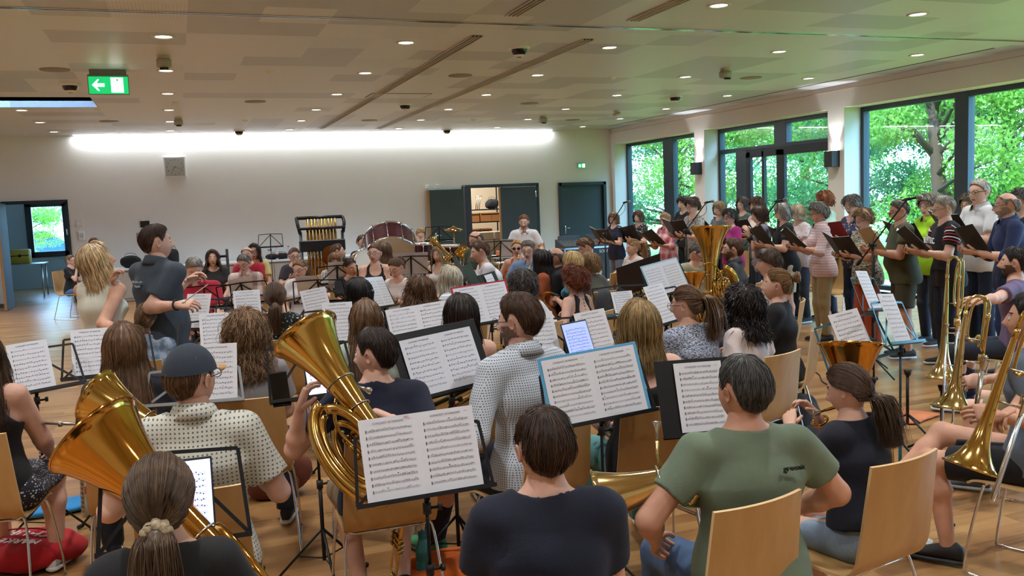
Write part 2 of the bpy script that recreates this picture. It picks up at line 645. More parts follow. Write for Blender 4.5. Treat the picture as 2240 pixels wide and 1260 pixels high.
def put_hand(mb, wrist, d, palm, left=False, curl=.5, s=1.0, spread=0.0, thumb=.4):
    key = (curl, spread, thumb)
    if key not in HANDS: HANDS[key] = hand_mesh(curl, spread, thumb)
    V, Fc = HANDS[key]
    Y = nrm(d); Z = -np.asarray(palm, float); Z = nrm(Z - Y * np.dot(Z, Y)); X = np.cross(Y, Z)
    V = V * s
    if left:
        V = V * [-1, 1, 1]; Fc = [f[::-1] for f in Fc]
    mb.add(np.asarray(wrist) + V[:, :1] * X + V[:, 1:2] * Y + V[:, 2:3] * Z, Fc, 0)

# ---------------------------------------------------------------- hair
ELL = np.array([.081, .101, .112]); HC0 = np.array([0, -.012, .012])
def hdir(e, a): return np.stack([np.cos(e) * np.sin(a), np.cos(e) * np.cos(a), np.sin(e) + 0 * a], -1)
def interp_ang(a, pts):
    """pts: (deg, value) on 0..180, symmetric"""
    d = np.abs(np.degrees(a))
    return np.interp(d, [p[0] for p in pts], [p[1] for p in pts])
# style: t thickness, e end elevation by azimuth, L drop by azimuth, flare outward, curl amplitude/frequency
HS = {
 'short':  dict(t=.011, tp=1, e=[(0, 44), (38, 40), (58, 28), (72, 12), (80, 0), (88, 20), (104, 18), (116, -8), (130, -32), (180, -42)], L=[(0, 0), (180, 0)], j=.0035),
 'crop':   dict(t=.005, tp=1, e=[(0, 50), (38, 40), (58, 28), (72, 12), (80, 0), (88, 20), (104, 18), (116, -8), (130, -32), (180, -42)], L=[(0, 0), (180, 0)], j=.0025),
 'tousle': dict(t=.015, tp=1, e=[(0, 44), (38, 40), (58, 28), (72, 12), (80, 0), (88, 20), (104, 18), (116, -8), (130, -32), (180, -42)], L=[(0, 0), (180, 0)], j=.008),
 'bowl':   dict(t=.016, e=[(0, 24), (40, 22), (70, 6), (90, -2), (120, -26), (180, -36)], L=[(0, 0), (180, 0)], j=.006),
 'puff':   dict(t=.024, e=[(0, 36), (40, 30), (66, 4), (84, -8), (110, -22), (140, -38), (180, -46)], L=[(0, 0), (180, 0)], j=.007, curl=.004),
 'bob':    dict(t=.017, e=[(0, 30), (30, 26), (52, 2), (64, -12), (90, -22), (180, -34)], L=[(0, 0), (40, 0), (58, .05), (90, .06), (180, .06)], flare=.02, j=.007),
 'lob':    dict(t=.017, e=[(0, 44), (24, 40), (46, 8), (60, -12), (90, -24), (180, -34)], L=[(0, 0), (36, 0), (54, .12), (90, .15), (180, .15)], flare=.03, j=.008),
 'long':   dict(t=.014, e=[(0, 46), (24, 42), (46, 10), (60, -10), (90, -24), (180, -32)], L=[(0, 0), (36, 0), (54, .22), (90, .30), (180, .34)], flare=.035, j=.009),
 'bangs':  dict(t=.015, e=[(0, 14), (24, 14), (42, 4), (60, -10), (90, -24), (180, -32)], L=[(0, 0), (36, 0), (54, .22), (90, .28), (180, .32)], flare=.03, j=.008),
 'vlong':  dict(t=.014, e=[(0, 46), (24, 42), (46, 10), (60, -10), (90, -24), (180, -32)], L=[(0, 0), (36, 0), (54, .26), (90, .42), (180, .50)], flare=.03, j=.009),
 'wavy':   dict(t=.020, e=[(0, 44), (24, 40), (46, 8), (60, -10), (90, -24), (180, -32)], L=[(0, 0), (36, 0), (54, .2), (90, .30), (180, .36)], flare=.09, j=.010, curl=.010, cf=24),
 'curlbob':dict(t=.030, e=[(0, 36), (30, 30), (50, 2), (64, -14), (90, -26), (180, -36)], L=[(0, 0), (40, 0), (58, .11), (90, .15), (180, .16)], flare=.07, j=.011, curl=.010, cf=42),
 'curly':  dict(t=.034, e=[(0, 40), (30, 34), (56, 2), (74, -14), (100, -26), (180, -40)], L=[(0, 0), (60, 0), (90, .02), (180, .03)], flare=.03, j=.011, curl=.009, cf=60),
 'back':   dict(t=.007, e=[(0, 46), (30, 42), (56, 28), (72, 14), (86, 20), (104, 16), (118, -14), (135, -32), (180, -38)], L=[(0, 0), (180, 0)], j=.003),
}
def hair_surface(st, A, v):
    """A azimuth array, v 0..1 -> points"""
    e1 = np.radians(interp_ang(A, st['e']))
    L = interp_ang(A, st['L'])
    arc = (PI / 2 - e1) * .1
    tot = arc + L
    sdist = v * tot
    onhead = np.minimum(sdist / arc, 1)
    e = PI / 2 - onhead * (PI / 2 - e1)
    th = st['t'] * np.minimum(1, .75 + onhead * 1.2)
    if 'tp' in st: th = th * (1 - .75 * onhead ** 4)
    p = HC0 + hdir(e, A) * (ELL + th[..., None])
    if 'tp' in st or st is HS['back']:
        low = np.clip(-(p[..., 2] - .01) / .116, 0, 1)
        p[..., 0] *= 1 - .42 * low ** 1.4
        p[..., 1] = np.where(p[..., 1] < 0, p[..., 1] * (1 - .34 * low ** 1.3), p[..., 1])
    drop = np.maximum(sdist - arc, 0)
    fl = st.get('flare', 0) * np.sin(np.minimum(drop / .25, 1) * PI / 2)
    if st is HS['curly'] or st is HS['curlbob']: pass
    d2 = np.stack([np.sin(A), np.cos(A), 0 * A], -1)
    p = p + d2 * fl[..., None]
    p[..., 2] -= drop * (.97 if 1 else 1)
    # long hair rests on the back rather than on the chest
    p[..., 1] -= np.minimum(drop, .3) * .22 * (L > .2)
    if 'curl' in st:
        cf = st.get('cf', 30)
        c = st['curl']
        s = sdist * cf * 1.7
        p[..., 0] += c * .6 * np.sin(s + A * 9 + 2.0 * np.sin(A * 3)) * onhead
        p[..., 1] += c * .6 * np.cos(s * .9 + A * 7) * onhead
    return p
def strand_tubes(mb, P, r, mi):
    """P (k,m,3) strands -> 3 sided tapering tubes"""
    k, m, _ = P.shape
    T = np.gradient(P, axis=1)
    T /= np.linalg.norm(T, axis=2, keepdims=True) + 1e-9
    ref = np.array([.31, .22, .93])
    N = np.cross(T, ref); N /= np.linalg.norm(N, axis=2, keepdims=True) + 1e-9
    B = np.cross(T, N)
    tap = np.interp(np.linspace(0, 1, m), [0, .15, .7, 1], [.5, 1, .9, .1])
    rr = (r * tap)[None, :, None] if np.isscalar(r) else r[:, None, None] * tap[None, :, None]
    G = np.stack([P + rr * (math.cos(a) * N + math.sin(a) * B) for a in (0, 2.094, 4.189)], 2)  # k,m,3,3
    base = (np.arange(k) * m * 3)[:, None, None, None]
    i = np.arange(m - 1)[None, :, None, None]; j = np.arange(3)[None, None, :, None]
    q = np.concatenate([base + i * 3 + j, base + i * 3 + (j + 1) % 3, base + (i + 1) * 3 + (j + 1) % 3, base + (i + 1) * 3 + j], 3).reshape(-1, 4)
    mm = np.repeat(mi, (m - 1) * 3) if not np.isscalar(mi) else mi
    mb.add(G.reshape(-1, 3), q, mm.tolist() if not np.isscalar(mm) else mm)
def make_hair(style, rg, near, bald=0):
    mb = MB()
    ns = {0: 200, 1: 520, 2: 2000}[near]
    rad = {0: .0032, 1: .0024, 2: .0014}[near]
    kind = style
    tie = None
    if style in ('pony', 'lowpony', 'bun', 'updo', 'shortpony'):
        st = HS['back']
        tie = {'pony': (0, -.128, .03), 'shortpony': (0, -.125, .035), 'lowpony': (0, -.112, -.045), 'bun': (0, -.118, .06), 'updo': (0, -.120, .02)}[style]
    elif style == 'fringe': st = HS['crop']
    else: st = HS[style]
    na, nv = 64, 22
    A = np.linspace(-PI, PI, na, endpoint=False)
    v = np.linspace(0, 1, nv)
    AA, VV = np.meshgrid(A, v)
    if style == 'fringe':
        e1 = np.radians(interp_ang(AA, st['e']))
        e0 = np.radians(np.interp(np.abs(np.degrees(AA)), [0, 50, 70, 100, 180], [50, 42, 30, 26, 18]))
        e0 = np.maximum(e0, e1 + .01)
        e = e0 + (e1 - e0) * VV
        P = HC0 + hdir(e, AA) * (ELL + .005 * np.sin(np.clip(VV, 0, 1) * PI)[..., None] ** .5)
    else:
        P = hair_surface(st, AA, VV)
        P += rg.randn(na, 1)[:, 0][None, :, None] * .0
        nz = np.sin(AA * 17 + 2 * np.sin(VV * 9)) * st['j'] * .28
        P += hdir(PI / 4 * (1 - VV), AA) * nz[..., None]
    inner = P[-1] * np.array([.9, .9, 1]) + [0, 0, .004]
    G = np.concatenate([P, inner[None]], 0)
    mb.grid(G[:, ::-1], 0, True)
    if tie is not None:
        tie = np.array(tie)
        n = ns
        a0 = rg.uniform(-PI, PI, n); a0 = np.sign(a0) * np.abs(a0) ** .9 * PI ** .1
        e1 = np.radians(interp_ang(a0, st['e'])) + np.abs(rg.randn(n)) * .25
        e1 = np.minimum(e1, 1.5)
        s0 = hdir(e1, a0); s1 = nrm((tie - HC0) / ELL)
        t = np.linspace(0, 1, 9)
        om = np.arccos(np.clip((s0 * s1).sum(1), -1, 1))[:, None] + 1e-3
        D = (np.sin((1 - t) * om) / np.sin(om))[..., None] * s0[:, None] + (np.sin(t * om) / np.sin(om))[..., None] * s1
        off = st['t'] + .002 + rg.rand(n) * .004
        P = HC0 + D * (ELL + off[:, None, None])
        P += rg.randn(n, 1, 3) * .0015
        strand_tubes(mb, P, rad, rg.randint(0, 3, n))
        if style in ('pony', 'lowpony', 'shortpony'):
            L = {'pony': .26, 'lowpony': .24, 'shortpony': .15}[style]
            up = .02 if style != 'lowpony' else -.01
            path = smoothpath([tie + [0, .01, 0], tie + [0, -.025, up * .6], tie + [0, -.045, -.03], tie + [0, -.05, -L * .5], tie + [.005, -.035, -L]], 5)
            rr = np.interp(np.linspace(0, 1, len(path)), [0, .12, .3, .7, 1], [.012, .022, .029, .024, .006])
            mb.tube(path, rr * .9, 10, 0)
            n = ns // 2
            th = rg.uniform(0, 2 * PI, n); q = rg.uniform(.8, 1.15, n)
            P = np.stack([path + (rr * b)[:, None] * [math.cos(a), math.sin(a) * .8, .1] for a, b in zip(th, q)])
            P[..., :2] += np.cumsum(rg.randn(n, 1, 2) * .0012 + 0 * P[..., :2], axis=1)
            strand_tubes(mb, P, rad, rg.randint(0, 3, n))
        elif style == 'bun':
            c = tie + [0, -.028, .012]
            mb.ball(c, (.036, .032, .034), 7, 0)
            n = ns // 3
            ph = rg.uniform(0, 2 * PI, n); tt = np.linspace(0, 2.6, 9)
            ax = rg.uniform(-.8, .8, n)
            P = np.stack([c + np.stack([np.cos(p + tt) * .038 * math.cos(x), .030 * np.sin(x) * np.ones(9) - .006, np.sin(p + tt) * .038 * math.cos(x)], 1) * (1 + rg.randn() * .09) for p, x in zip(ph, ax)])
            strand_tubes(mb, P, rad, rg.randint(0, 3, n))
        else:
            n = ns // 3
            c = tie + [0, -.008, -.0]
            mb.ball(c, (.034, .018, .048), 7, 0)
            ph = rg.uniform(0, 2 * PI, n); tt = np.linspace(0, 2, 8)
            P = np.stack([c + np.stack([np.cos(p + tt) * .036, -.016 * np.ones(8) + rg.randn() * .004, np.sin(p + tt) * .05], 1) * (1 + rg.randn() * .08) for p in ph])
            strand_tubes(mb, P, rad, rg.randint(0, 3, n))
    else:
        if 'curl' in st: ns = int(ns * 1.6)
        n = ns if style not in ('long', 'vlong', 'wavy', 'curlbob', 'bangs') else int(ns * 1.5)
        a = rg.uniform(-PI, PI, n)
        m = 12 if 'curl' not in st else 18
        v0 = rg.uniform(0, .75, n) if not bald else rg.uniform(.3, .8, n)
        if 'curl' in st and st['L'][-1][1] < .2: v0 = rg.uniform(0, .9, n)
        ln = rg.uniform(.25, .6, n) if st['L'][-1][1] < .2 and 'curl' in st or st['L'][-1][1] == 0 else rg.uniform(.5, 1, n)
        v1 = np.minimum(v0 + ln, 1.02 if st['L'][-1][1] > 0 else .985)
        VV = v0[:, None] + (v1 - v0)[:, None] * np.linspace(0, 1, m)
        AA = np.repeat(a[:, None], m, 1) + rg.randn(n, 1) * .18 * np.linspace(0, 1, m)
        if style == 'fringe':
            e1 = np.radians(interp_ang(AA, st['e']))
            e0 = np.maximum(np.radians(np.interp(np.abs(np.degrees(AA)), [0, 50, 70, 100, 180], [50, 42, 30, 26, 18])), e1 + .01)
            P = HC0 + hdir(e0 + (e1 - e0) * VV, AA) * (ELL + .006)
        else:
            P = hair_surface(st, AA, VV)
        j = st['j']
        out = hdir(np.radians(40) * (1 - VV), AA)
        lift = np.abs(rg.randn(n, 1)) * j * .55 * (np.linspace(.2, 1, m) if st['L'][-1][1] > 0 else np.sin(np.linspace(.1, 2.9, m)))
        P = P + out * lift[..., None]
        if 'curl' in st:
            c = st['curl']; s = np.linspace(0, 1, m)[None] * rg.uniform(6, 16, (n, 1)) + rg.uniform(0, 6, (n, 1))
            P[..., 0] += c * .7 * np.sin(s); P[..., 1] += c * .7 * np.cos(s); P[..., 2] += c * .4 * np.sin(s * 1.3)
        P += np.cumsum(rg.randn(n, 1, 3) * j * .10 + np.zeros((n, m, 3)), 1)
        strand_tubes(mb, P, rad * (1.25 if 'curl' in st else 1), rg.randint(0, 3, n))
    return mb
# ---------------------------------------------------------------- people
EYEW = plain('eye_white', '#d9d5cf', .3)
IRIS = plain('iris', '#2b1d14', .2)
LIP = [plain('lips', c, .5) for c in ('#a5605a', '#965348', '#7f4a3c', '#b96a68')]
GLASSM = plain('spectacle_frame', '#1c1b1e', .3)
LENS = NT('spectacle_lens'); LENS.set(Base_Color=(1, 1, 1, 1), Roughness=.02, Alpha=.12); LENS = LENS.m
POSE = {
 'lap':    ((.09, .33, -.40), (-.09, .33, -.40)),
 'thigh':  ((.17, .36, -.42), (-.17, .36, -.42)),
 'down':   ((.26, .02, -.58), (-.26, .02, -.58)),
 'folder': ((.11, .33, -.22), (-.12, .35, -.20)),
 'folderR':((.12, .33, -.20), (-.24, .05, -.50)),
 'horn':   ((.13, .24, -.14), (-.15, .20, -.24)),
 'clar':   ((.03, .36, -.34), (.0, .30, -.18)),
 'sax':    ((.17, .16, -.40), (.03, .25, -.20)),
 'chin':   ((.03, .17, .06), (-.06, .24, -.26)),
 'phone':  ((.10, .30, -.10), (-.08, .28, -.14)),
 'drum':   ((.18, .32, -.30), (-.18, .32, -.30)),
 'trom':   ((.18, .36, -.18), (-.06, .20, -.16)),
 'elbows': ((.15, .26, -.04), (-.14, .28, -.08)),
}
PEOPLE = {}
def ik(S, W, a, b, pole):
    d = W - S; L = np.linalg.norm(d)
    if L > (a + b) * .995:
        W = S + d / L * (a + b) * .995; d = W - S; L = np.linalg.norm(d)
    x = (a * a - b * b + L * L) / (2 * L)
    h = math.sqrt(max(a * a - x * x, 0))
    u = d / L
    p = np.asarray(pole, float); p = nrm(p - u * np.dot(p, u))
    return S + u * x + p * h, W
def shoe_mesh(mb, ank, fwd, s, mi_up=0, mi_sole=1, boot=False):
    Z = np.array([0, 0, 1.0]); Y = nrm([fwd[0], fwd[1], fwd[2] if len(fwd) > 2 else 0]); X = nrm(np.cross(Y, Z)); Z = np.cross(X, Y)
    o = np.asarray(ank) - Z * .075 * s
    A = frame(o, X, Y, Z)
    def ring(y, w, z0, z1, n=12):
        return [[w * math.cos(a), y, (z0 + z1) / 2 + (z1 - z0) / 2 * math.copysign(abs(math.sin(a)) ** .7, math.sin(a))] for a in np.arange(n) * 2 * PI / n]
    G = [ring(y * s, w * s, .018 * s, z * s) for y, w, z in ((-.075, .012, .05), (-.068, .028, .085), (-.04, .036, .105), (0, .040, .102), (.045, .043, .085), (.10, .048, .062), (.15, .046, .052), (.185, .034, .046), (.198, .014, .035))]
    mb.grid(xf(A, np.array(G))[:, ::-1], mi_up, True, True, True)
    G = [ring(y * s, w * s, 0, .026 * s) for y, w in ((-.080, .014), (-.070, .034), (-.03, .041), (.03, .044), (.10, .052), (.15, .050), (.19, .038), (.206, .016))]
    mb.grid(xf(A, np.array(G))[:, ::-1], mi_sole, True, True, True)
def person(key, px, py, pose='sit', hz=None, X=None, d=None, al=0, ah=None, hp=0, hr=0, lean=3, s=None, w=1.0, sex='f', hair='short',
           hc='#4a3526', sk=0, top=('tee', '#888888'), bot=('pants', '#2a3340'), shoes=('#2a2a2c', '#e0e0dc'), arms='lap', glasses=0, beard=None, bald=0,
           near=None, label='', sd='', legs=None, armW=None, curl=.6, group=None, chair=True, cal=None, cshift=0.0, twist=0, pole=None, seatz=.46, belly=0, hemz=None, bust=1, collar=None, seed=None):
    rg = np.random.RandomState(sum(map(ord, key)) * 7 % 9999 if seed is None else seed)
    if ah is None: ah = al
    azr = azim(px, py)
    sit = pose == 'sit'
    ln = R(lean)
    U = np.array([0, math.sin(ln), math.cos(ln)]); FD = np.array([0, math.cos(ln), -math.sin(ln)]); X1 = np.array([1.0, 0, 0])
    # unscaled head offset above the pelvis
    hyaw = R(ah - al)
    Zc = nrm(U * .5 + np.array([0, 0, .5]))
    K = U * .53 + Zc * .135 + np.array([0, .02 + .02 * math.sin(R(hp)), 0])
    legl = .91
    if X is not None: hw = atx(px, py, X)
    elif d is not None: hw = atd(px, py, d)
    else:
        if hz is None: hz = 1.16 if sit else 1.57
        hw = atz(px, py, hz)
    if s is None:
        s = (hw[2] - seatz) / (K[2] + .085) if sit else hw[2] / (K[2] + legl)
    hip = np.array([0, 0, seatz + .085 * s if sit else legl * s])
    K = K * s
    if abs(hip[2] + K[2] - hw[2]) > .001: hip[2] = hw[2] - K[2]
    phi = R(al + azr)
    Rz = rotz(-phi)
    off = Rz @ K
    root = np.array([hw[0] - off[0], hw[1] - off[1], 0.0])
    dist = np.linalg.norm(hw - C0)
    if near is None: near = 2 if dist < 4.6 else (1 if dist < 10 else 0)
    vs = {2: .009, 1: .013, 0: .017}[near]
    if not (.8 < s < 1.13): print('SCALE', key, round(s, 2), 'dist', round(dist, 1))
    E = empty('person', root, -phi)
    tag(E, label, 'person', group)
    fem = sex == 'f'
    sw = (.150 if fem else .178) * s * (w * .5 + .5)
    hd = hip + K
    nb = hip + U * .525 * s
    sc0 = hip + U * .475 * s
    chest = hip + U * .36 * s; waist = hip + U * .17 * s
    sh = {1: sc0 + X1 * sw, -1: sc0 - X1 * sw}
    tw = rotz(R(twist))
    if twist:
        sh = {k: sc0 + tw @ (v - sc0) for k, v in sh.items()}
    XT = tw @ X1
    wristT = {}
    ap = POSE[arms] if isinstance(arms, str) else arms
    for sd_, t in zip((1, -1), ap):
        wristT[sd_] = sc0 + np.array(t) * s
    if armW:
        for sd_, p3 in armW.items():
            wristT[sd_] = Rz.T @ (np.asarray(p3) - root)
    arm = {}
    for q in (1, -1):
        pl = (q * .5, -.35, -.8)
        if pole and q in pole: pl = pole[q]
        t = wristT[q]
        el0, _ = ik(sh[q], t, .285 * s, .25 * s, pl)
        dv = nrm(t - el0)
        wr = t - dv * .05 * s
        el, wr = ik(sh[q], wr, .285 * s, .25 * s, pl)
        arm[q] = (el, wr)
    leg = {}
    for q in (1, -1):
        h = hip + X1 * q * .088 * s - np.array([0, 0, .01])
        if sit:
            kz = max(.09 + .415 * s, .50)
            sp = .15
            if legs == 'wide': sp = .24
            if legs == 'close': sp = .10
            kn = np.array([q * sp * s, .43 * s, kz]); an = np.array([q * (sp + .0) * s, .43 * s + rg.uniform(-.08, .10), .085])
            if legs == 'tuck': an = np.array([q * .10, .16, .085])
            if legs == 'cross' and q == 1:
                kn = np.array([.03, .45 * s, kz + .10]); an = np.array([-.22, .62 * s, .36])
            if legs == 'out' : an[1] += .18; kn[2] -= .02
        else:
            kn = np.array([q * .095 * s, .02, .48 * s]); an = np.array([q * .10 * s, -.02, .085 * s])
        leg[q] = (h, kn, an)
    # bounding box
    pts = [hip, hd + [0, 0, .15], nb] + [x for q in (1, -1) for x in (*arm[q], *leg[q])]
    lo = np.min(pts, 0) - .22; hi = np.max(pts, 0) + .22
    lo[2] = max(lo[2], -.02)
    wb = w * s
    def torso(f, o, b=1.0):
        k = .05
        f.cap(hip - X1 * .055 * wb + [0, -.01, 0], hip + X1 * .055 * wb + [0, -.01, 0], (.102 if fem else .095) * wb + o, (.102 if fem else .095) * wb + o, k=k)
        f.cap(hip + U * .02, waist, .093 * wb + o, .080 * wb + o + belly * .01, X1, 1.5, k=k)
        f.cap(waist, chest, .080 * wb + o + belly * .01, .096 * wb + o, XT, 1.48 if not fem else 1.36, k=k)
        f.cap(chest, sc0 - U * .02, .096 * wb + o, .066 * wb + o, XT, 1.55 if not fem else 1.45, k=k)
        f.cap(sc0 - XT * (sw - .03), sc0 + XT * (sw - .03), .048 * s + o, .048 * s + o, k=k)
        if belly:
            p = hip + U * .13 * s + FD * .05
            f.cap(p, p + U * .08, .10 * wb + o + belly * .02, .09 * wb + o + belly * .02, X1, 1.3, k=.06)
        if fem and bust:
            for q in (1, -1):
                p = hip + U * .34 * s + FD * (.075 * wb) + XT * q * .065 * s
                f.cap(p, p + FD * .015, .052 * wb + o * .8, .045 * wb + o * .8, k=.05)
        # trapezius
        for q in (1, -1):
            f.cap(nb + U * .015 * s, sc0 + XT * q * sw * .75, .042 * s + o * .85, .036 * s + o * .9, k=.04)
    def armf(f, q, o, part=1.0, o2=None, cut=0):
        el, wr = arm[q]
        if part <= 1.0:
            e = sh[q] + (el - sh[q]) * part
            f.cap(sh[q], e, .047 * wb + o, (.040 if part > .9 else .045) * wb + (o if o2 is None else o2), k=.03, cut=cut)
        else:
            f.cap(sh[q], el, .047 * wb + o, .037 * wb + o, k=.03)
            e = el + (wr - el) * min(part - 1, 1)
            f.cap(el, e, .037 * wb + o, (.037 - .011 * (part - 1)) * wb + (o if o2 is None else o2), k=.03, cut=cut)
    # body, one surface
    B = Fld(lo, hi, vs)
    torso(B, 0)
    B.cap(nb - U * .05 * s, hd - np.array([0, .012, .03]) * s, .054 * s * (.9 if fem else 1.05), .050 * s * (.9 if fem else 1.05), k=.035)
    for q in (1, -1):
        armf(B, q, 0, 1.0)
        el, wr = arm[q]
        mid = el + (wr - el) * .3
        B.cap(el, mid, .036 * wb, .037 * wb, k=.02)
        B.cap(mid, wr, .037 * wb, .024 * s, k=.02)
        h, kn, an = leg[q]
        B.cap(h, kn, .082 * wb, .054 * wb, k=.04)
        m2 = kn + (an - kn) * .32 + nrm(np.array([0, -1.0, 0])) * .012
        B.cap(kn, m2, .050 * wb, .053 * wb, k=.03)
        B.cap(m2, an, .053 * wb, .034 * s, k=.03)
        B.cap(an - [0, 0, .03], an + np.array([0, .08, -.04]), .03, .022, k=.03)
    V, Q = B.mesh()
    mb = MB(); mb.add(V, Q, 0)
    # head
    pit, rol = R(-hp), R(hr)
    HR_ = rotz(-hyaw) @ rotx(pit) @ roty(rol)
    HM = np.eye(4); HM[:3, :3] = HR_ * s; HM[:3, 3] = hd
    HG = xf(HM, HEAD_G)
    mb.grid(HG[:, ::-1], 0, True); mb.M[-len(HEAD_M):] = (HEAD_BM if beard else HEAD_M).tolist()
    for q in (1, -1):
        mb.grid(xf(HM, ear_g(q)), 0, True, True, True)
        ec = xf(HM, np.array([q * .031, .0690, .011]))
        mb.ball(ec, .0122 * s, 6, 4, HR_)
        mb.ball(xf(HM, np.array([q * .031, .0782, .011])), np.array([.0056, .0036, .0056]) * s, 4, 5, HR_)
        for e0, e1 in ((R(22), PI / 2), (-PI / 2, R(-30))):
            ee = np.linspace(e0, e1, 5)
            mb.grid(ec + np.array([[[math.cos(e) * math.sin(t), math.cos(e) * math.cos(t), math.sin(e)] for t in np.arange(12) * PI / 6] for e in ee])[:, ::-1] @ HR_.T * .0133 * s, 0, True)
    for q in (1, -1):
        el, wr = arm[q]
        put_hand(mb, wr, nrm(wr - el) * .8 + nrm(np.array([-q * .25, .6, -.1])) * .3, (-q * .8, .1, -.6) if arms not in ('folder', 'folderR', 'phone') else (-q * .5, .2, .7), q < 0, curl, s * (.92 if fem else 1.03))
    br = hairmat(hc, .8)
    bd = br
    if beard:
        bd = plain('stubble', tuple(.5 * a_ + .5 * b_ for a_, b_ in zip([int(beard[i:i + 2], 16) / 255 for i in (1, 3, 5)], [.72, .52, .42])), .7)
        if near:
            C = (HEAD_G[:-1] + np.roll(HEAD_G[:-1], -1, 1) + HEAD_G[1:] + np.roll(HEAD_G[1:], -1, 1)).reshape(-1, 3) / 4
            C = C[HEAD_BM == 3]
            ii = rg.randint(0, len(C), 900)
            st0 = C[ii] + rg.randn(900, 3) * .0022
            dn = st0 * [1, 1, .2]; dn = dn / np.linalg.norm(dn, axis=1)[:, None]
            PP = np.stack([st0 + dn * (.001 + .006 * t_) - np.array([0, 0, 1.0]) * .011 * t_ + dn * 0 for t_ in (0, .4, .8, 1)], 1)
            bmb = MB(); strand_tubes(bmb, xf(HM, PP.reshape(-1, 3)).reshape(PP.shape), .0009, rg.randint(0, 2, 900)); bmb.build('beard', [hairmat(beard), hairmat(beard, 1.4)], E)
    mb.build('body', [skin(sk), LIP[sk], br, bd, EYEW, IRIS], E)
    # clothes
    kind, col = top[0], top[1]
    m = cloth(col, *(top[2:])) if len(top) > 2 else cloth(col)
    o = .015
    vt = .0065 if near == 2 else vs
    T = Fld(lo, hi, vt)
    fseed = int(rg.randint(999))
    if kind in ('tank', 'strap'):
        torso(T, .010)
        T.cap(hip - X1 * .06 * wb - U * .05, hip - X1 * .06 * wb + U * .05, .102 * wb + .02, .095 * wb + .02, k=.05)
        T.cap(hip + X1 * .06 * wb - U * .05, hip + X1 * .06 * wb + U * .05, .102 * wb + .02, .095 * wb + .02, k=.05)
        T.folds(.003, fseed)
        for q in (1, -1):
            T.cap(sh[q] - XT * q * .005 + U * .06, sh[q] - XT * q * .0 - U * .06 * s, .070 * s, .074 * s, mode='s')
            T.cap(sh[q] + XT * q * .05, sh[q] - XT * q * .0, .08 * s, .072 * s, mode='s')
        T.cap(nb + FD * .12, nb - U * .05 + FD * .10, .085 * s, .075 * s, XT, 1.1, mode='s')
        T.cap(nb + U * .03 - FD * .14, nb - U * (.06 if kind == 'tank' else .13) * s - FD * .12, .085 * s, .080 * s, XT, 1.1, mode='s')
        T.cap(nb + U * .1, nb, .07 * s, .07 * s, mode='s')
    else:
        torso(T, o)
        T.cap(hip - X1 * .06 * wb + [0, -.012, 0] - U * .05, hip - X1 * .06 * wb + U * .05, .102 * wb + .024, .095 * wb + .024, k=.05)
        T.cap(hip + X1 * .06 * wb + [0, -.012, 0] - U * .05, hip + X1 * .06 * wb + U * .05, .102 * wb + .024, .095 * wb + .024, k=.05)
        part = {'tee': .62, 'polo': .72, 'blouse': .70, 'long': 1.93, 'roll': 1.25, 'vest': 0, 'dress': .4, 'cap': .35}[kind]
        if part:
            for q in (1, -1):
                armf(T, q, .012, part, .020 if part < 1 else .012, 1)
        else:
            for q in (1, -1):
                T.cap(sh[q] + XT * q * .06, sh[q] + XT * q * .012, .07, .06, mode='s')
        T.cap(nb - U * .05 * s, nb + U * .10, .054 * s * (.9 if fem else 1.05) + .010, .052 * s * (.9 if fem else 1.05) + .010, k=.035)
        T.folds(.0032 if near < 2 else .0042, fseed)
        nr = {'tee': .10, 'polo': .10, 'long': .10, 'roll': .10}.get(kind, .115) * s
        up0 = {'polo': -.030, 'long': -.030, 'roll': -.030}.get(kind, -.042) * s
        T.cap(nb + U * (up0 + nr) + FD * (.030 if fem else .022), nb + U * .3 + FD * .06, nr, nr, mode='s')
        nb2 = nb + U * up0
        if kind == 'blouse' or kind == 'vest' or kind == 'dress':
            T.cap(nb + FD * .10 - U * .03, nb + FD * .11, .045 * s, .055 * s, mode='s')
    hem = (-.04 if sit else -.10) if hemz is None else hemz
    T.plane(hip + U * hem, -U)
    V, Q = T.mesh()
    nm = {'tee': 't_shirt', 'polo': 'polo_shirt', 'tank': 'tank_top', 'strap': 'strap_top', 'blouse': 'blouse', 'long': 'shirt', 'roll': 'shirt', 'vest': 'sleeveless_top', 'dress': 'dress', 'cap': 't_shirt'}[kind]
    tb = MB(); tb.add(V, Q, 0)
    if kind in ('polo', 'long', 'roll') or collar:
        th = np.linspace(R(22), R(338), 22)
        G = []
        for r, z in ((.068, -.020), (.068, .040), (.075, .046), (.090, .018), (.101, -.012), (.086, -.016)):
            G.append([nb + U * (z + .004 - .018 * math.cos(a)) * s + X1 * r * s * math.sin(a) * .98 + FD * (r * s * math.cos(a) * .95 + .004) for a in th])
        tb.grid(np.array(G), 0)
        bm = MB()
        for zz in (.30, .36, .42):
            bm.ball(hip + U * zz * s + FD * (.107 * wb + .012), (.005, .003, .005), 3)
        cobj = None
    sh_o = tb.build(nm, [m], E)
    bk, bc = bot[0], bot[1]
    bmt = denim(bc) if bk.startswith('jean') or bk == 'dshorts' else (cloth(bc, *bot[2:]) if len(bot) > 2 else cloth(bc))
    T = Fld(lo, hi, vs)
    ob = .011
    T.cap(hip - X1 * .055 * wb + [0, -.01, 0], hip + X1 * .055 * wb + [0, -.01, 0], (.102 if fem else .095) * wb + ob, (.102 if fem else .095) * wb + ob, k=.05)
    T.cap(hip + U * .02, waist, .093 * wb + ob, .080 * wb + ob, X1, 1.5, k=.05)
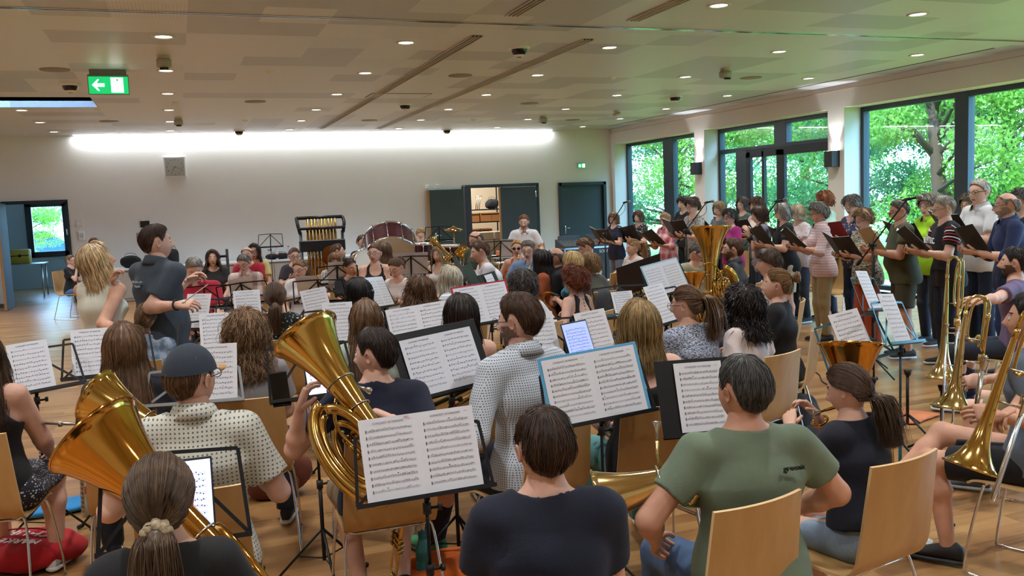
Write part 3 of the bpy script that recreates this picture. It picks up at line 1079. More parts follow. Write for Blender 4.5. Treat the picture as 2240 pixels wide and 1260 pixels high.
    if bk in ('skirt', 'dress'):
        a = (leg[1][0] + leg[-1][0]) / 2; b = (leg[1][1] + leg[-1][1]) / 2
        T.cap(a, a + (b - a) * 1.0, .088 * wb + .012, .066 * wb + .02, X1, 2.3, k=.05, cut=1)
    else:
        for q in (1, -1):
            h, kn, an = leg[q]
            if bk in ('shorts', 'dshorts'):
                fr = .82 if bk == 'shorts' else .55
                T.cap(h, h + (kn - h) * fr, .085 * wb + .015, .066 * wb + .018, k=.03, cut=1)
            else:
                lo2 = .02 if bk == 'wide' else .012
                T.cap(h, kn, .083 * wb + .012, .054 * wb + lo2, k=.03)
                T.cap(kn, kn + (an - kn) * (.98 if bk != 'capri' else .6), .054 * wb + lo2, (.042 if bk != 'wide' else .065) * wb + lo2, k=.03, cut=1)
    T.plane(hip + U * .07 * s, U)
    T.folds(.0025, int(rg.randint(999)), 13)
    V, Q = T.mesh()
    nm = {'pants': 'trousers', 'jeans': 'jeans', 'shorts': 'shorts', 'dshorts': 'denim_shorts', 'skirt': 'skirt', 'dress': 'skirt', 'wide': 'trousers', 'capri': 'trousers'}[bk]
    MB().add(V, Q, 0).build(nm, [bmt], E)
    for q in (1, -1):
        h, kn, an = leg[q]
        sm = MB()
        fw = (q * .12, 1.0, 0.0)
        if legs == 'cross' and q == 1: fw = (-.3, .75, .55)
        shoe_mesh(sm, an, fw, s)
        sm.build('shoe', [plain('shoe', shoes[0], .7), plain('sole', shoes[1], .7)], E)
    # hair
    if hair:
        hm = make_hair(hair, rg, near)
        hm.V = [xf(HM, v) for v in hm.V]
        hm.build('hair', [hairmat(hc), hairmat(hc, 1.5), hairmat(hc, .65)], E)
    if glasses:
        gm = MB()
        for q in (1, -1):
            ring = np.array([[q * .032 + .022 * math.cos(a), .100 - .05 * abs(.022 * math.cos(a)), .012 + .018 * math.sin(a)] for a in np.linspace(0, 2 * PI, 15)])
            gm.tube(xf(HM, ring), .0017 if near else .0026, 4, 0, False)
            gm.tube(xf(HM, [[q * .054, .098, .016], [q * .076, .05, .016], [q * .080, -.01, .014], [q * .078, -.035, -.002]]), .0018 if near else .0028, 4)
            if glasses == 2:
                gm.grid(np.stack([xf(HM, ring), xf(HM, ring * .0 + [q * .032, .101, .012])]), 0)
        gm.tube(xf(HM, [[-.011, .101, .014], [0, .104, .018], [.011, .101, .014]]), .0016, 4)
        gm.build('sunglasses' if glasses == 2 else 'glasses', [GLASSM], E)
    A = np.eye(4); A[:3, :3] = Rz; A[:3, 3] = root
    info = dict(E=E, M=A, s=s, hip=hip, hd=hd, sc=sc0, arm=arm, U=U, root=root, phi=phi, sd=sd, dist=dist, HM=HM, nb=nb, sh=sh, lo=lo, hi=hi, vs=vs, leg=leg, wb=wb, near=near, key=key)
    PEOPLE[key] = info
    if sit and chair:
        chair_at(root[0] + cshift * RI[0], root[1] + cshift * RI[1], phi if cal is None else R(cal + azr), 'wooden chair under the ' + sd)
    return info
def toW(p, v):
    return p['M'][:3, :3] @ np.asarray(v, float) + p['M'][:3, 3]

# ---------------------------------------------------------------- the stacking chair
def make_chair():
    E = empty('stacking_chair')
    prof = smoothpath([(-.275, .885), (-.25, .74), (-.225, .60), (-.195, .50), (-.13, .452), (0, .447), (.12, .455), (.19, .452), (.225, .435)], 4)
    W = np.interp(np.linspace(0, 1, len(prof)), [0, .3, .5, .7, 1], [.186, .205, .200, .205, .195])
    T = np.gradient(prof, axis=0); T /= np.linalg.norm(T, axis=1)[:, None]
    N = np.stack([-T[:, 1], T[:, 0]], 1)
    xs = np.linspace(-1, 1, 11)
    top, bot = [], []
    for p, w, n, i in zip(prof, W, N, range(len(prof))):
        cv = .028 * max(0, 1 - i / (len(prof) * .45))
        cs = .006
        for lst, sgn in ((top, .5), (bot, -.5)):
            lst.append([[x * w, p[0] + n[0] * .011 * sgn + cv * x * x, p[1] + n[1] * .011 * sgn + cs * x * x * (i > len(prof) * .5)] for x in xs])
    top, bot = np.array(top), np.array(bot)
    mb = MB()
    mb.grid(top[:, ::-1], 0).grid(bot, 0)
    mb.grid(np.stack([top[0], bot[0]]), 1).grid(np.stack([bot[-1], top[-1]]), 1)
    mb.grid(np.stack([top[:, -1], bot[:, -1]]), 1).grid(np.stack([bot[:, 0], top[:, 0]]), 1)
    mb.build('seat_shell', [BEECH, EDGE], E, smooth='auto')
    for q in (1, -1):
        fm = MB()
        P = [(q * .15, .15, .438), (q * .19, .155, .432), (q * .215, .20, .22), (q * .225, .225, .03), (q * .225, .20, .012), (q * .225, 0, .010), (q * .225, -.22, .012), (q * .225, -.245, .03), (q * .212, -.19, .22), (q * .19, -.135, .432), (q * .15, -.13, .438)]
        fm.tube(smoothpath(P, 4), .0065, 7)
        fm.build('leg_frame', [CHROME], E)
    fm = MB()
    for y in (.15, -.13):
        fm.tube([(-.15, y, .438), (.15, y, .438)], .0065, 7)
    fm.tube([(0, .15, .436), (0, -.13, .436)], .0065, 7)
    fm.build('under_seat_bar', [CHROME], E)
    return E
CHAIR0 = [None]
CHAIRS = []
def chair_at(x, y, phi, label, group=None):
    if CHAIR0[0] is None:
        CHAIR0[0] = make_chair(); o = CHAIR0[0]
    else:
        o = copy_tree(CHAIR0[0])
    o.location = (x, y + 0, 0)
    o.rotation_euler = (0, 0, -phi)
    dx, dy = math.sin(phi) * .02, math.cos(phi) * .02
    o.location = (x + dx, y + dy, 0)
    tag(o, label, 'chair', group or 'light wooden stacking chairs of the band')
    CHAIRS.append(o)
    return o
# ---------------------------------------------------------------- the hall
def floor_mat():
    t = NT('oak_floor')
    co = t.coords((1, 1, 1))
    b = t.n('ShaderNodeTexBrick')
    b.offset = .37; b.inputs['Scale'].default_value = 1.0
    b.inputs['Brick Width'].default_value = 1.15; b.inputs['Row Height'].default_value = .115
    b.inputs['Mortar Size'].default_value = .0012; b.inputs['Mortar Smooth'].default_value = .4; b.inputs['Bias'].default_value = 0
    b.inputs['Color1'].default_value = (0, 0, 0, 1); b.inputs['Color2'].default_value = (1, 1, 1, 1); b.inputs['Mortar'].default_value = (.1, .1, .1, 1)
    t.l(co, b.inputs['Vector'])
    g = t.noise(t.coords((.35, 6, 1)), 3.2, 7, .62)
    f = t.math('ADD', t.math('MULTIPLY', b.outputs['Color'], .42), t.math('MULTIPLY', g, .62))
    c = t.ramp(f, [(0.18, srgb('#72502f')), (0.42, srgb('#966c41')), (0.62, srgb('#a87e4e')), (0.9, srgb('#bb925f'))])
    mx = t.n('ShaderNodeMix', data_type='RGBA'); mx.inputs['B'].default_value = srgb('#5c3c20')
    t.l(b.outputs['Fac'], mx.inputs['Factor']); t.l(c, mx.inputs['A'])
    t.l(mx.outputs['Result'], t.b.inputs['Base Color'])
    t.l(t.ramp(g, [(0.2, (.24,) * 3 + (1,)), (0.8, (.36,) * 3 + (1,))]), t.b.inputs['Roughness'])
    t.bump(f, .06, .002)
    return t.m
def ceil_mat():
    t = NT('perforated_ceiling_panels')
    co = t.coords()
    mp = t.n('ShaderNodeMapping'); mp.inputs['Location'].default_value = (-.216, -.29, 0); t.l(co, mp.inputs[0])
    sn = t.n('ShaderNodeVectorMath', operation='SNAP'); sn.inputs[1].default_value = (1.28, .664, 10)
    t.l(mp.outputs[0], sn.inputs[0])
    wn = t.n('ShaderNodeTexWhiteNoise', noise_dimensions='3D'); t.l(sn.outputs[0], wn.inputs[0])
    sn2 = t.n('ShaderNodeVectorMath', operation='SNAP'); sn2.inputs[1].default_value = (.64, .664, 10)
    t.l(mp.outputs[0], sn2.inputs[0])
    wn2 = t.n('ShaderNodeTexWhiteNoise', noise_dimensions='3D'); t.l(sn2.outputs[0], wn2.inputs[0])
    r = t.math('ADD', t.math('MULTIPLY', wn.outputs['Value'], .6), t.math('MULTIPLY', wn2.outputs['Value'], .4))
    sep = t.n('ShaderNodeSeparateXYZ'); t.l(co, sep.inputs[0])
    ln = t.math('GREATER_THAN', t.math('SINE', t.math('MULTIPLY', sep.outputs[0], 2 * PI / .03)), .55)
    perf = t.math('MULTIPLY', ln, t.math('GREATER_THAN', r, .58))
    f = t.math('SUBTRACT', t.math('GREATER_THAN', t.math('SUBTRACT', .62, r), 0), t.math('MULTIPLY', perf, .55))
    t.l(t.ramp(f, [(0.0, srgb('#bbbfc4')), (1.0, srgb('#d5dae0'))]), t.b.inputs['Base Color'])
    t.set(Roughness=.42)
    return t.m
def wall_mat(c='#e6e4df'):
    t = NT('painted_plaster')
    co = t.coords()
    n = t.noise(co, 1.2, 3)
    c = srgb(c)
    t.l(t.ramp(n, [(0.3, dim(c, .97)), (0.7, dim(c, 1.0))]), t.b.inputs['Base Color'])
    t.set(Roughness=.85)
    t.bump(t.noise(co, 160, 2), .08, .001)
    return t.m
FLOORM, CEILM, WALLM = floor_mat(), ceil_mat(), wall_mat()
FRAME = plain('window_frame_metal', '#3a4650', .4, .3)
DOORC = plain('door_laminate', '#34424b', .55)
DOORG = plain('green_door_laminate', '#38443f', .55)
EDGEW = plain('door_edge_wood', '#a77d4c', .5)
t = NT('window_glass')
t.t.nodes.remove(t.b)
_tr = t.n('ShaderNodeBsdfTransparent'); _tr.inputs[0].default_value = (.93, .96, .95, 1)
_gl = t.n('ShaderNodeBsdfGlossy'); _gl.inputs['Roughness'].default_value = .01
_fr = t.n('ShaderNodeLayerWeight'); _fr.inputs[0].default_value = .5
_fo = t.math('ADD', t.math('MULTIPLY', t.math('POWER', _fr.outputs['Facing'], 4.0), .5), .035)
_mx = t.n('ShaderNodeMixShader')
t.l(_fo, _mx.inputs[0]); t.l(_tr.outputs[0], _mx.inputs[1]); t.l(_gl.outputs[0], _mx.inputs[2])
t.l(_mx.outputs[0], t.t.nodes['Material Output'].inputs[0])
GLASS = t.m

m = MB(); m.box(((XL + 13) / 2, (YF + 27.2) / 2, -.05), (13 - XL, 27.2 - YF, .1)); m.box((11.2, 10, -.05), (.5, 27, .1))
struct(m.build('floor', [FLOORM], smooth=False))
# ceiling slabs around the skylight shaft
sx, sy0, sy1 = -.655 * SK, 8.92 * SK, 9.72 * SK
m = MB()
for x0, x1, y0, y1 in ((XL, XR + .5, YF, sy0), (XL, XR + .5, sy1, DB + 5.6), (sx, XR + .5, sy0, sy1)):
    m.box(((x0 + x1) / 2, (y0 + y1) / 2, HC + .1), (x1 - x0, y1 - y0, .2))
struct(m.build('ceiling', [CEILM], smooth=False))
m = MB()
for c, s_ in (((XL / 2 + sx / 2, sy0 - .02, HC + .6), (sx - XL, .04, 1.0)), ((XL / 2 + sx / 2, sy1 + .02, HC + .6), (sx - XL, .04, 1.0)), ((sx + .02, (sy0 + sy1) / 2, HC + .6), (.04, sy1 - sy0, 1.0))):
    m.box(c, s_)
struct(m.build('trim_1', [plain('skylight_shaft_white', '#f0f2f5', .6)], smooth=False))
m = MB(); m.box((-7.5, (sy0 + sy1) / 2 - .8, HC + 2.6), (17, 4.6, .2)); struct(m.build('sun_blocker', [WALLM], smooth=False))  # unseen slab added above the skylight to keep direct sun out of the shaft
# back wall with its three openings
ax0, ax1, az1 = -3.46, -2.228, 2.215       # doorway to the side room
dx0, dx1, dz1 = aty(1013, 408, DB)[0], aty(1175, 403, DB)[0], 2.235
ex0, ex1, ez1 = aty(1221, 402, DB)[0], aty(1323, 397, DB)[0], 2.245
m = MB()
xs = [XL, ax0, ax1, dx0, dx1, ex0, ex1, XR + .5]
for i in range(0, 8, 2):
    m.box(((xs[i] + xs[i + 1]) / 2, DB + .12, HC / 2), (xs[i + 1] - xs[i], .24, HC))
for a, b, z in ((ax0, ax1, az1), (dx0, dx1, dz1), (ex0, ex1, ez1)):
    m.box(((a + b) / 2, DB + .12, (z + HC) / 2), (b - a, .24, HC - z))
struct(m.build('wall_back', [WALLM], smooth=False))
m = MB(); m.box((XL - .1, 9, HC / 2), (.2, 26, HC)); struct(m.build('wall_left', [WALLM], smooth=False))
m = MB(); m.box((1, YF - .1, HC / 2), (22, .2, HC)); struct(m.build('wall_front', [WALLM], smooth=False))
# right wall: lintel, piers, low sills
WIN = [(17.49, 21.41, 'w1'), (13.09, 17.08, 'w2'), (7.6, 12.67, 'w3'), (2.2, 7.0, 'w4')]
ZT = 3.225
m = MB()
m.box((XR + .25, (YF + DB) / 2, (ZT + HC) / 2), (.5, DB - YF, HC - ZT))
pe = [YF, 2.2, 7.0, 7.6, 12.67, 13.09, 17.08, 17.49, 21.41, DB + .2]
for i in range(0, 10, 2):
    m.box((XR + .25, (pe[i] + pe[i + 1]) / 2, ZT / 2), (.5, pe[i + 1] - pe[i], ZT))
struct(m.build('wall_right', [WALLM], smooth=False))
m = MB(); m.box((XR - .006, (YF + DB) / 2, HC - .09), (.012, DB - YF, .008)); m.box((XR - .55, 14.9, HC - .003), (.03, 11.5, .006), mi=1)
struct(m.build('trim_2', [plain('warm_joint', '#c9a784', .6), plain('dark_joint', '#55504a', .6)], smooth=False))
XG = 11.40
def yat(px):      # where a pixel column near the eye line meets the glass plane
    return atx(px, 400, XG)[1]
def wframe(name, y0, y1, verticals, horizontals=(), z0=.05, z1=ZT):
    """verticals: (ya, yb, za, zb) dark members; horizontals: (y0, y1, z, h)"""
    m = MB()
    for ya, yb, za, zb in [(y0, y0 + .07, z0, z1), (y1 - .07, y1, z0, z1)] + list(verticals):
        m.rbox((XG, (ya + yb) / 2, (za + zb) / 2), (.14, abs(yb - ya), zb - za), .006)
    for ya, yb, z, h in [(y0, y1, z0 + .04, .08), (y0, y1, z1 - .04, .08)] + list(horizontals):
        m.rbox((XG, (ya + yb) / 2, z), (.13, yb - ya, h), .006)
    o = struct(m.build(name, [FRAME], smooth=False))
    g = MB(); g.box((XG + .01, (y0 + y1) / 2, (z0 + z1) / 2), (.008, y1 - y0 - .1, z1 - z0 - .1))
    g.build('pane', [GLASS], o, smooth=False)
    return o
def zat(px, py): return atx(px, py, XG)[2]
a, b = yat(1457), yat(1479)
wframe('window_1', 17.49, 21.41, [(b, a, .05, ZT)])
a, b = yat(1700), yat(1727)
zt = zat(1650, 325)
w2 = wframe('window_2', 13.09, 17.08, [(b, a, zt, ZT), (yat(1640), yat(1616), .05, zt)], [(13.09, 17.08, zt, .09)])
c, d_ = yat(1685), yat(1679)
door = MB()
ya, yb = yat(1640), 13.16
ym = yat(1715)
for p, q in ((ya, ya - .14), (ym + .12, ym - .12), (yb, yb + .12)):
    door.rbox((XG - .05, (p + q) / 2, zt / 2 - .02), (.08, abs(p - q), zt - .1), .006)
door.rbox((XG - .05, (ya + ym) / 2, zt / 2 - .02), (.08, .07, zt - .1), .006)
for z, h in ((zt - .11, .16), (.14, .2)):
    door.rbox((XG - .05, (ya + yb) / 2, z), (.08, abs(ya - yb), h), .006)
do = struct(door.build('door_1', [plain('glazed_door_frame', '#1f242c', .4, .3)], smooth=False))
hm = MB(); hm.tube([(XG - .1, ym - .17, 1.35), (XG - .13, ym - .17, 1.3), (XG - .13, ym - .17, .75), (XG - .1, ym - .17, .7)], .012, 8)
hm.build('door_handle', [CHROME], do)
a, b = yat(2094), yat(2124)
wframe('window_3', 7.6, 12.67, [(b, a, .05, ZT)])
wframe('added_window_4', 2.2, 7.0, [(4.6, 4.7, .05, ZT)])  # out of view, added to let more daylight in
# baseboards
m = MB()
for i in range(0, 8, 2):
    m.box(((xs[i] + xs[i + 1]) / 2, DB - .008, .04), (xs[i + 1] - xs[i], .016, .08))
struct(m.build('baseboard_back', [plain('dark_skirting', '#4b4b4d', .6)], smooth=False))
# side room behind the left doorway
m = MB()
fx0, fz1 = aty(52, 500, 26.9)[0], aty(100, 444, 26.9)[2]
wx0, wx1 = aty(58, 500, 26.9)[0], aty(152, 500, 26.9)[0]
wz0, wz1 = aty(105, 562, 26.9)[2], aty(105, 440, 26.9)[2]
GREYW = wall_mat('#aab4bb')
m.box(((XL + wx0) / 2, 27.0, 1.8), (wx0 - XL, .2, 3.6)); m.box(((wx1 + 1.5) / 2, 27.0, 1.8), (1.5 - wx1, .2, 3.6))
m.box(((wx0 + wx1) / 2, 27.0, wz0 / 2), (wx1 - wx0, .2, wz0)); m.box(((wx0 + wx1) / 2, 27.0, (wz1 + 3.6) / 2), (wx1 - wx0, .2, 3.6 - wz1))
m.box((1.5, 24.4, .4), (.2, 5.0, .8)); m.box((XL, 24.4, 1.8), (.2, 5.0, 3.6))  # unseen right side left open above a low wall, to add sky light
struct(m.build('wall_side_room', [GREYW], smooth=False))
def small_window(name, x0, x1, z0, z1, y):
    m = MB(); t = .15
    for c, s_ in ((((x0 + x1) / 2, y, z0 + t / 2), (x1 - x0, .12, t)), (((x0 + x1) / 2, y, z1 - t / 2), (x1 - x0, .12, t)), ((x0 + t / 2, y, (z0 + z1) / 2), (t, .12, z1 - z0)), ((x1 - t / 2, y, (z0 + z1) / 2), (t, .12, z1 - z0))):
        m.rbox(c, s_, .01)
    o = struct(m.build(name, [plain('dark_window_frame', '#20262c', .4)], smooth=False))
    g = MB(); g.box(((x0 + x1) / 2, y, (z0 + z1) / 2), (x1 - x0 - .2, .01, z1 - z0 - .2)); g.build('pane', [GLASS], o, smooth=False)
    h = MB(); h.rbox((x1 - .06, y - .09, (z0 + z1) / 2 - .1), (.03, .05, .16), .008); h.build('window_handle', [WHITE], o)
    return o
small_window('window_5', wx0, wx1, wz0, wz1, 26.92)
# door frame and open leaf of the side room
m = MB()
m.box((ax1 - .0, DB - .01, az1 / 2), (.05, .06, az1)); m.box(((ax0 + ax1) / 2, DB - .01, az1 + .0), (ax1 - ax0 + .05, .06, .07)); m.box((ax0 + .02, DB - .01, az1 / 2), (.06, .06, az1))
struct(m.build('trim_3', [plain('dark_door_frame', '#22282e', .5)], smooth=False))
m = MB(); m.rbox((ax0 + .04, DB - .47, az1 / 2), (.05, .92, az1 - .02), .004); m.box((ax0 + .04, DB - .935, az1 / 2), (.05, .012, az1 - .02), mi=1)
dd = struct(m.build('door_2', [DOORC, EDGEW], smooth=False))
# store room doors
m = MB()
m.box((dx0 - .02, DB - .01, dz1 / 2), (.06, .05, dz1)); m.box((dx1, DB - .01, dz1 / 2), (.06, .05, dz1)); m.box(((dx0 + dx1) / 2, DB - .01, dz1), (dx1 - dx0 + .06, .05, .08))
struct(m.build('trim_4', [plain('blue_grey_door_frame', '#26333b', .5)], smooth=False))
lx0, lx1 = aty(936, 415, DB)[0], aty(1011, 412, DB)[0]
m = MB(); m.rbox(((lx0 + lx1) / 2, DB - .09, 1.10), (lx1 - lx0, .05, 2.16), .004); m.box((lx0 - .03, DB - .09, 1.10), (.06, .05, 2.16), mi=1)
do = struct(m.build('door_3', [DOORG, EDGEW], smooth=False))
def handle(x, y, z, par, q=1):
    h = MB(); h.rbox((x, y, z - .04), (.03, .012, .22), .004); h.tube([(x, y - .01, z), (x, y - .05, z), (x + .13 * q, y - .052, z)], .011, 7)
    h.build('door_handle', [CHROME], par)
handle(lx0 + .12, DB - .125, 1.05, do)
rx0 = aty(1091, 410, DB)[0]
m = MB(); m.rbox(((rx0 + dx1) / 2, DB + .0, 1.10), (dx1 - rx0 - .04, .05, 2.18), .004); m.box((rx0 + .01, DB, 1.10), (.04, .052, 2.18), mi=1)
do = struct(m.build('door_4', [plain('grey_blue_door', '#3a444c', .5), EDGEW], smooth=False))
hm = MB(); hm.box((dx1 - .06, DB - .04, 1.98), (.03, .03, .16)); hm.build('hinge', [CHROME], do)
m = MB()
m.rbox(((ex0 + ex1) / 2, DB + .06, ez1 / 2), (ex1 - ex0 - .1, .05, ez1 - .06), .004)
do = struct(m.build('door_5', [DOORC], smooth=False))
handle(ex0 + .18, DB + .03, 1.06, do)
m = MB()
for c, s_ in (((ex0 + .03, DB + .0, ez1 / 2), (.08, .12, ez1)), ((ex1 - .03, DB + .0, ez1 / 2), (.08, .12, ez1)), (((ex0 + ex1) / 2, DB, ez1 - .03), (ex1 - ex0, .12, .08))):
    m.box(c, s_)
struct(m.build('trim_5', [plain('blue_grey_door_frame', '#26333b', .5)], smooth=False))
# store room shell
m = MB()
m.box(((dx0 + dx1) / 2, DB + 3.1, HC / 2), (4.4, .1, HC)); m.box((dx0 - .6, DB + 1.7, HC / 2), (.1, 2.8, HC)); m.box((dx1 + .9, DB + 1.7, HC / 2), (.1, 2.8, HC))
struct(m.build('wall_store_room', [wall_mat('#cfc8bb')], smooth=False))
add_light('store_room_lamp', 'AREA', ((dx0 + rx0) / 2, DB + 1.3, 3.4), 55, (1, .86, .68), size=.6)
# partition rail in the ceiling, slot diffusers
m = MB(); y = 5.19 * SK
m.box((1, y - .022, HC - .004), (20, .02, .012)); m.box((1, y + .022, HC - .004), (20, .02, .012)); m.box((1, y, HC - .001), (20, .024, .004), mi=1)
struct(m.build('trim_6', [plain('polished_rail', '#d5d2cc', .16, 1.0), plain('slot_black', '#101010', .8)], smooth=False))
for x, y0, y1 in ((1.90, 5.59, 12.3), (2.70, 5.6, 12.4), (1.90, 1.5, 4.96), (2.70, 1.5, 4.97)):
    m = MB(); x *= SK; y0 *= SK; y1 *= SK
    m.box((x, (y0 + y1) / 2, HC - .004), (.13, y1 - y0, .004), mi=1)
    for k in (-.062, -.02, .02, .062):
        m.box((x + k, (y0 + y1) / 2, HC - .010), (.012, y1 - y0, .014))
    tag(m.build('air_diffuser', [plain('diffuser_white', '#cfc8be', .5), plain('slot_black', '#101010', .8)], smooth=False), {5.59 * SK: 'long slotted air diffuser running to the back wall, next to the skylight side', 5.6 * SK: 'long slotted air diffuser running to the back wall, on the window side', }.get(y0, 'slotted air diffuser near the photographer, %s one' % ('window-side' if x > 4 else 'skylight-side')), 'air vent', 'slotted air diffusers in the ceiling')
# ---------------------------------------------------------------- downlights
LG = emit('lamp_lens', '#fff6ec', 6)
RIM = plain('lamp_rim', '#d8d4cc', .4)
def dl_proto():
    m = MB(); m.lathe([(.115, HC - .001), (.115, HC - .010), (.085, HC - .012), (.08, HC - .002)], 20)
    o = m.build('downlight', [RIM])
    m = MB(); m.lathe([(.081, HC - .004), (.001, HC - .0041)], 20); m.build('lens', [LG], o)
    return o
P0 = None
cols = {-1.35: 'by the skylight', 0.0: 'above the conductor side', 1.5: 'skylight-side of the air slots', 3.0: 'window-side of the air slots', 4.47: 'between slots and window wall', 5.85: 'closest to the window wall'}
rows = [4.49, 5.88, 7.25, 8.62, 9.96, 11.2, 12.42]
rn = ['first', 'second', 'third', 'fourth', 'fifth', 'sixth', 'seventh']
for ci, (cx, cn) in enumerate(cols.items()):
    for ri_, ry in enumerate(rows):
        x, y = cx * SK, ry * SK
        if cx < 0 and ry < 9.9: continue
        if P0 is None: P0 = dl_proto(); o = P0
        else: o = copy_tree(P0)
        o.location = (x, y, 0)
        tag(o, 'small round ceiling downlight %s, %s row counted from the photographer' % (cn, rn[ri_]), 'ceiling light', 'recessed round downlights in the ceiling')
for cx in (-4.2, -2.8, -1.35, 0, 1.5, 3.0, 4.47, 5.85):
    for ry in (-.9, .45, 1.8, 3.1, 4.49, 5.88, 7.25, 8.62, 9.96, 11.2, 12.42):
        if (cx < 0 and 8.5 < ry < 9.9) or ry > 12: continue
        l = add_light('downlight_beam', 'SPOT', (cx * SK, ry * SK, HC - .02), 75, (.985, .99, 1.0), shadow_soft_size=.07, spot_size=R(125), spot_blend=.9)
# wall washer cove along the back wall
x0, x1 = -1.19 * SK, 5.57 * SK
m = MB(); m.box(((x0 + x1) / 2, DB - .07, HC - .004), (x1 - x0, .05, .01))
tag(m.build('cove_lamp', [emit('cove_lens', '#f4f8ff', 6)], smooth=False), 'long thin bright light strip where ceiling meets the back wall', 'ceiling light')
add_light('cove_beam', 'AREA', ((x0 + x1) / 2, DB - .10, HC - .02), 44, (.90, .95, 1.0), (R(-6), 0, 0), shape='RECTANGLE', size=x1 - x0, size_y=.05)
# sconces on the window piers
for (pxa, pya, pxb, pyb, Y, nm) in ((1511, 355, 1535, 382, 17.29, 'far'), (1805, 330, 1836, 365, 12.88, 'near')):
    z1_, z0_ = aty(pxb - 8, pya, Y)[2], aty(pxb - 8, pyb, Y)[2]
    m = MB(); m.rbox((XR - .09, Y, (z0_ + z1_) / 2), (.18, .20, z1_ - z0_), .004)
    o = m.build('wall_sconce', [plain('anthracite', '#26272b', .5)], smooth=False)
    tag(o, 'dark square wall lamp shining up the white pier %s the glazed door' % ('beyond' if nm == 'far' else 'before'), 'wall lamp', 'square up-lights on the window piers')
    m = MB(); m.box((XR - .09, Y, z1_ - .004), (.12, .14, .012)); m.build('lamp_lens', [emit('sconce_lens', '#ffffff', 12)], o, smooth=False)
    add_light('sconce_beam', 'SPOT', (XR - .07, Y, z1_ + .03), 26, (.96, .97, 1), (R(180), 0, 0), spot_size=R(62), spot_blend=.35, shadow_soft_size=.03)
# ceiling fittings
def at_c(cx, cy): return (cx * SK, cy * SK, HC)
def ceil_item(name, mb_fn, spots, cat, labels, group, mats):
    p = None
    for (cx, cy), lb in zip(spots, labels):
        if p is None:
            m = MB(); mb_fn(m); o = p = m.build(name, mats)
        else: o = copy_tree(p)
        o.location = at_c(cx, cy)
        tag(o, lb, cat, group)
ceil_item('ceiling_speaker', lambda m: (m.lathe([(.17, 0), (.168, -.008), (.15, -.010), (.001, -.008)], 24)), [(-.75, 7.28), (.8, 9.23), (2.33, 7.34), (3.77, 9.38), (5.2, 7.27), (-.64, 11.13), (2.34, 11.22), (5.19, 11.34)], 'ceiling speaker',
          ['flush round ceiling speaker ' + x for x in ('beside the green exit sign', 'right of the row of downlights past the exit sign', 'between the two long air slots, nearer one', 'just window-side of the air slots, far half', 'near the window wall, nearer one', 'just past the skylight', 'between the two air slots near the back wall', 'near the window wall by the back wall')], 'flush round speakers in the ceiling', [plain('speaker_grille', '#8f867b', .7)])
ceil_item('dome_camera', lambda m: (m.lathe([(.13, 0), (.13, -.02), (.10, -.026)], 20, 0), m.lathe([(.098, -.02), (.09, -.06), (.06, -.095), (.001, -.108)], 20, 1), m.lathe([(.07, -.088), (.05, -.104), (.03, -.112)], 16, 0)), [(-.73, 8.06), (2.37, 9.47), (2.34, 5.98), (5.22, 8.69), (.85, 12.49), (3.78, 12.68)], 'camera',
          ['black domed ceiling camera ' + x for x in ('before the skylight', 'between the air slots by the ceiling hatch', 'near the top between the air slots', 'near the window wall', 'at the back wall left of the air slots', 'at the back wall right of the air slots')], 'black dome cameras on the ceiling', [WHITE, plain('dome_black', '#0b0b0d', .12)])
ceil_item('smoke_detector', lambda m: (m.lathe([(.07, 0), (.07, -.03), (.05, -.035)], 16, 0), m.rbox((0, 0, -.085), (.16, .13, .11), .02, mi=0), m.box((0, -.05, -.15), (.09, .04, .02), mi=1)), [(-.01, 6.6), (.09, 10.81), (4.57, 6.76), (4.53, 10.82)], 'detector',
          ['boxy ceiling detector hanging ' + x for x in ('right of the green exit sign', 'above the wall clock, near the back wall', 'before the window wall', 'beyond the air slots near the back wall')], 'boxy detectors hanging from the ceiling', [plain('detector_grey', '#b6aea4', .5), DARK])
ceil_item('motion_sensor', lambda m: m.lathe([(.055, 0), (.055, -.012), (.03, -.035), (.001, -.04)], 14), [(.06, 9.28), (-.67, 9.95), (.75, 7.24), (3.76, 7.32), (.83, 11.12), (3.72, 11.25)], 'sensor',
          ['small round white ceiling sensor ' + x for x in ('two lamps before the back wall', 'at the corner of the skylight', 'right of the exit sign row', 'right of the window-side air slot', 'near the back wall left of the slots', 'near the back wall right of the slots')], 'small round sensors on the ceiling', [WHITE])
m = MB(); m.lathe([(.05, 0), (.05, -.03)], 12, 0, None, False, True); m.tube([(0, 0, -.03), (0, 0, -.07)], .015, 6); m.tube([(-.06, -.02, -.09), (.09, .03, -.05)], .035, 10)
o = m.build('ceiling_spotlight', [plain('detector_grey', '#b6aea4', .5)]); o.location = at_c(5.26, 10.18); tag(o, 'small tilted ceiling spotlight near the window wall', 'ceiling light')
m = MB(); m.box((0, 0, -.002), (1.0, .55, .006)); m.box((0, 0, -.0035), (.96, .51, .006), mi=1)
o = m.build('ceiling_hatch', [plain('joint', '#6e675f', .6), CEILM], smooth=False); o.location = at_c(2.12, 8.72); tag(o, 'flush rectangular access hatch between the air slots', 'hatch')
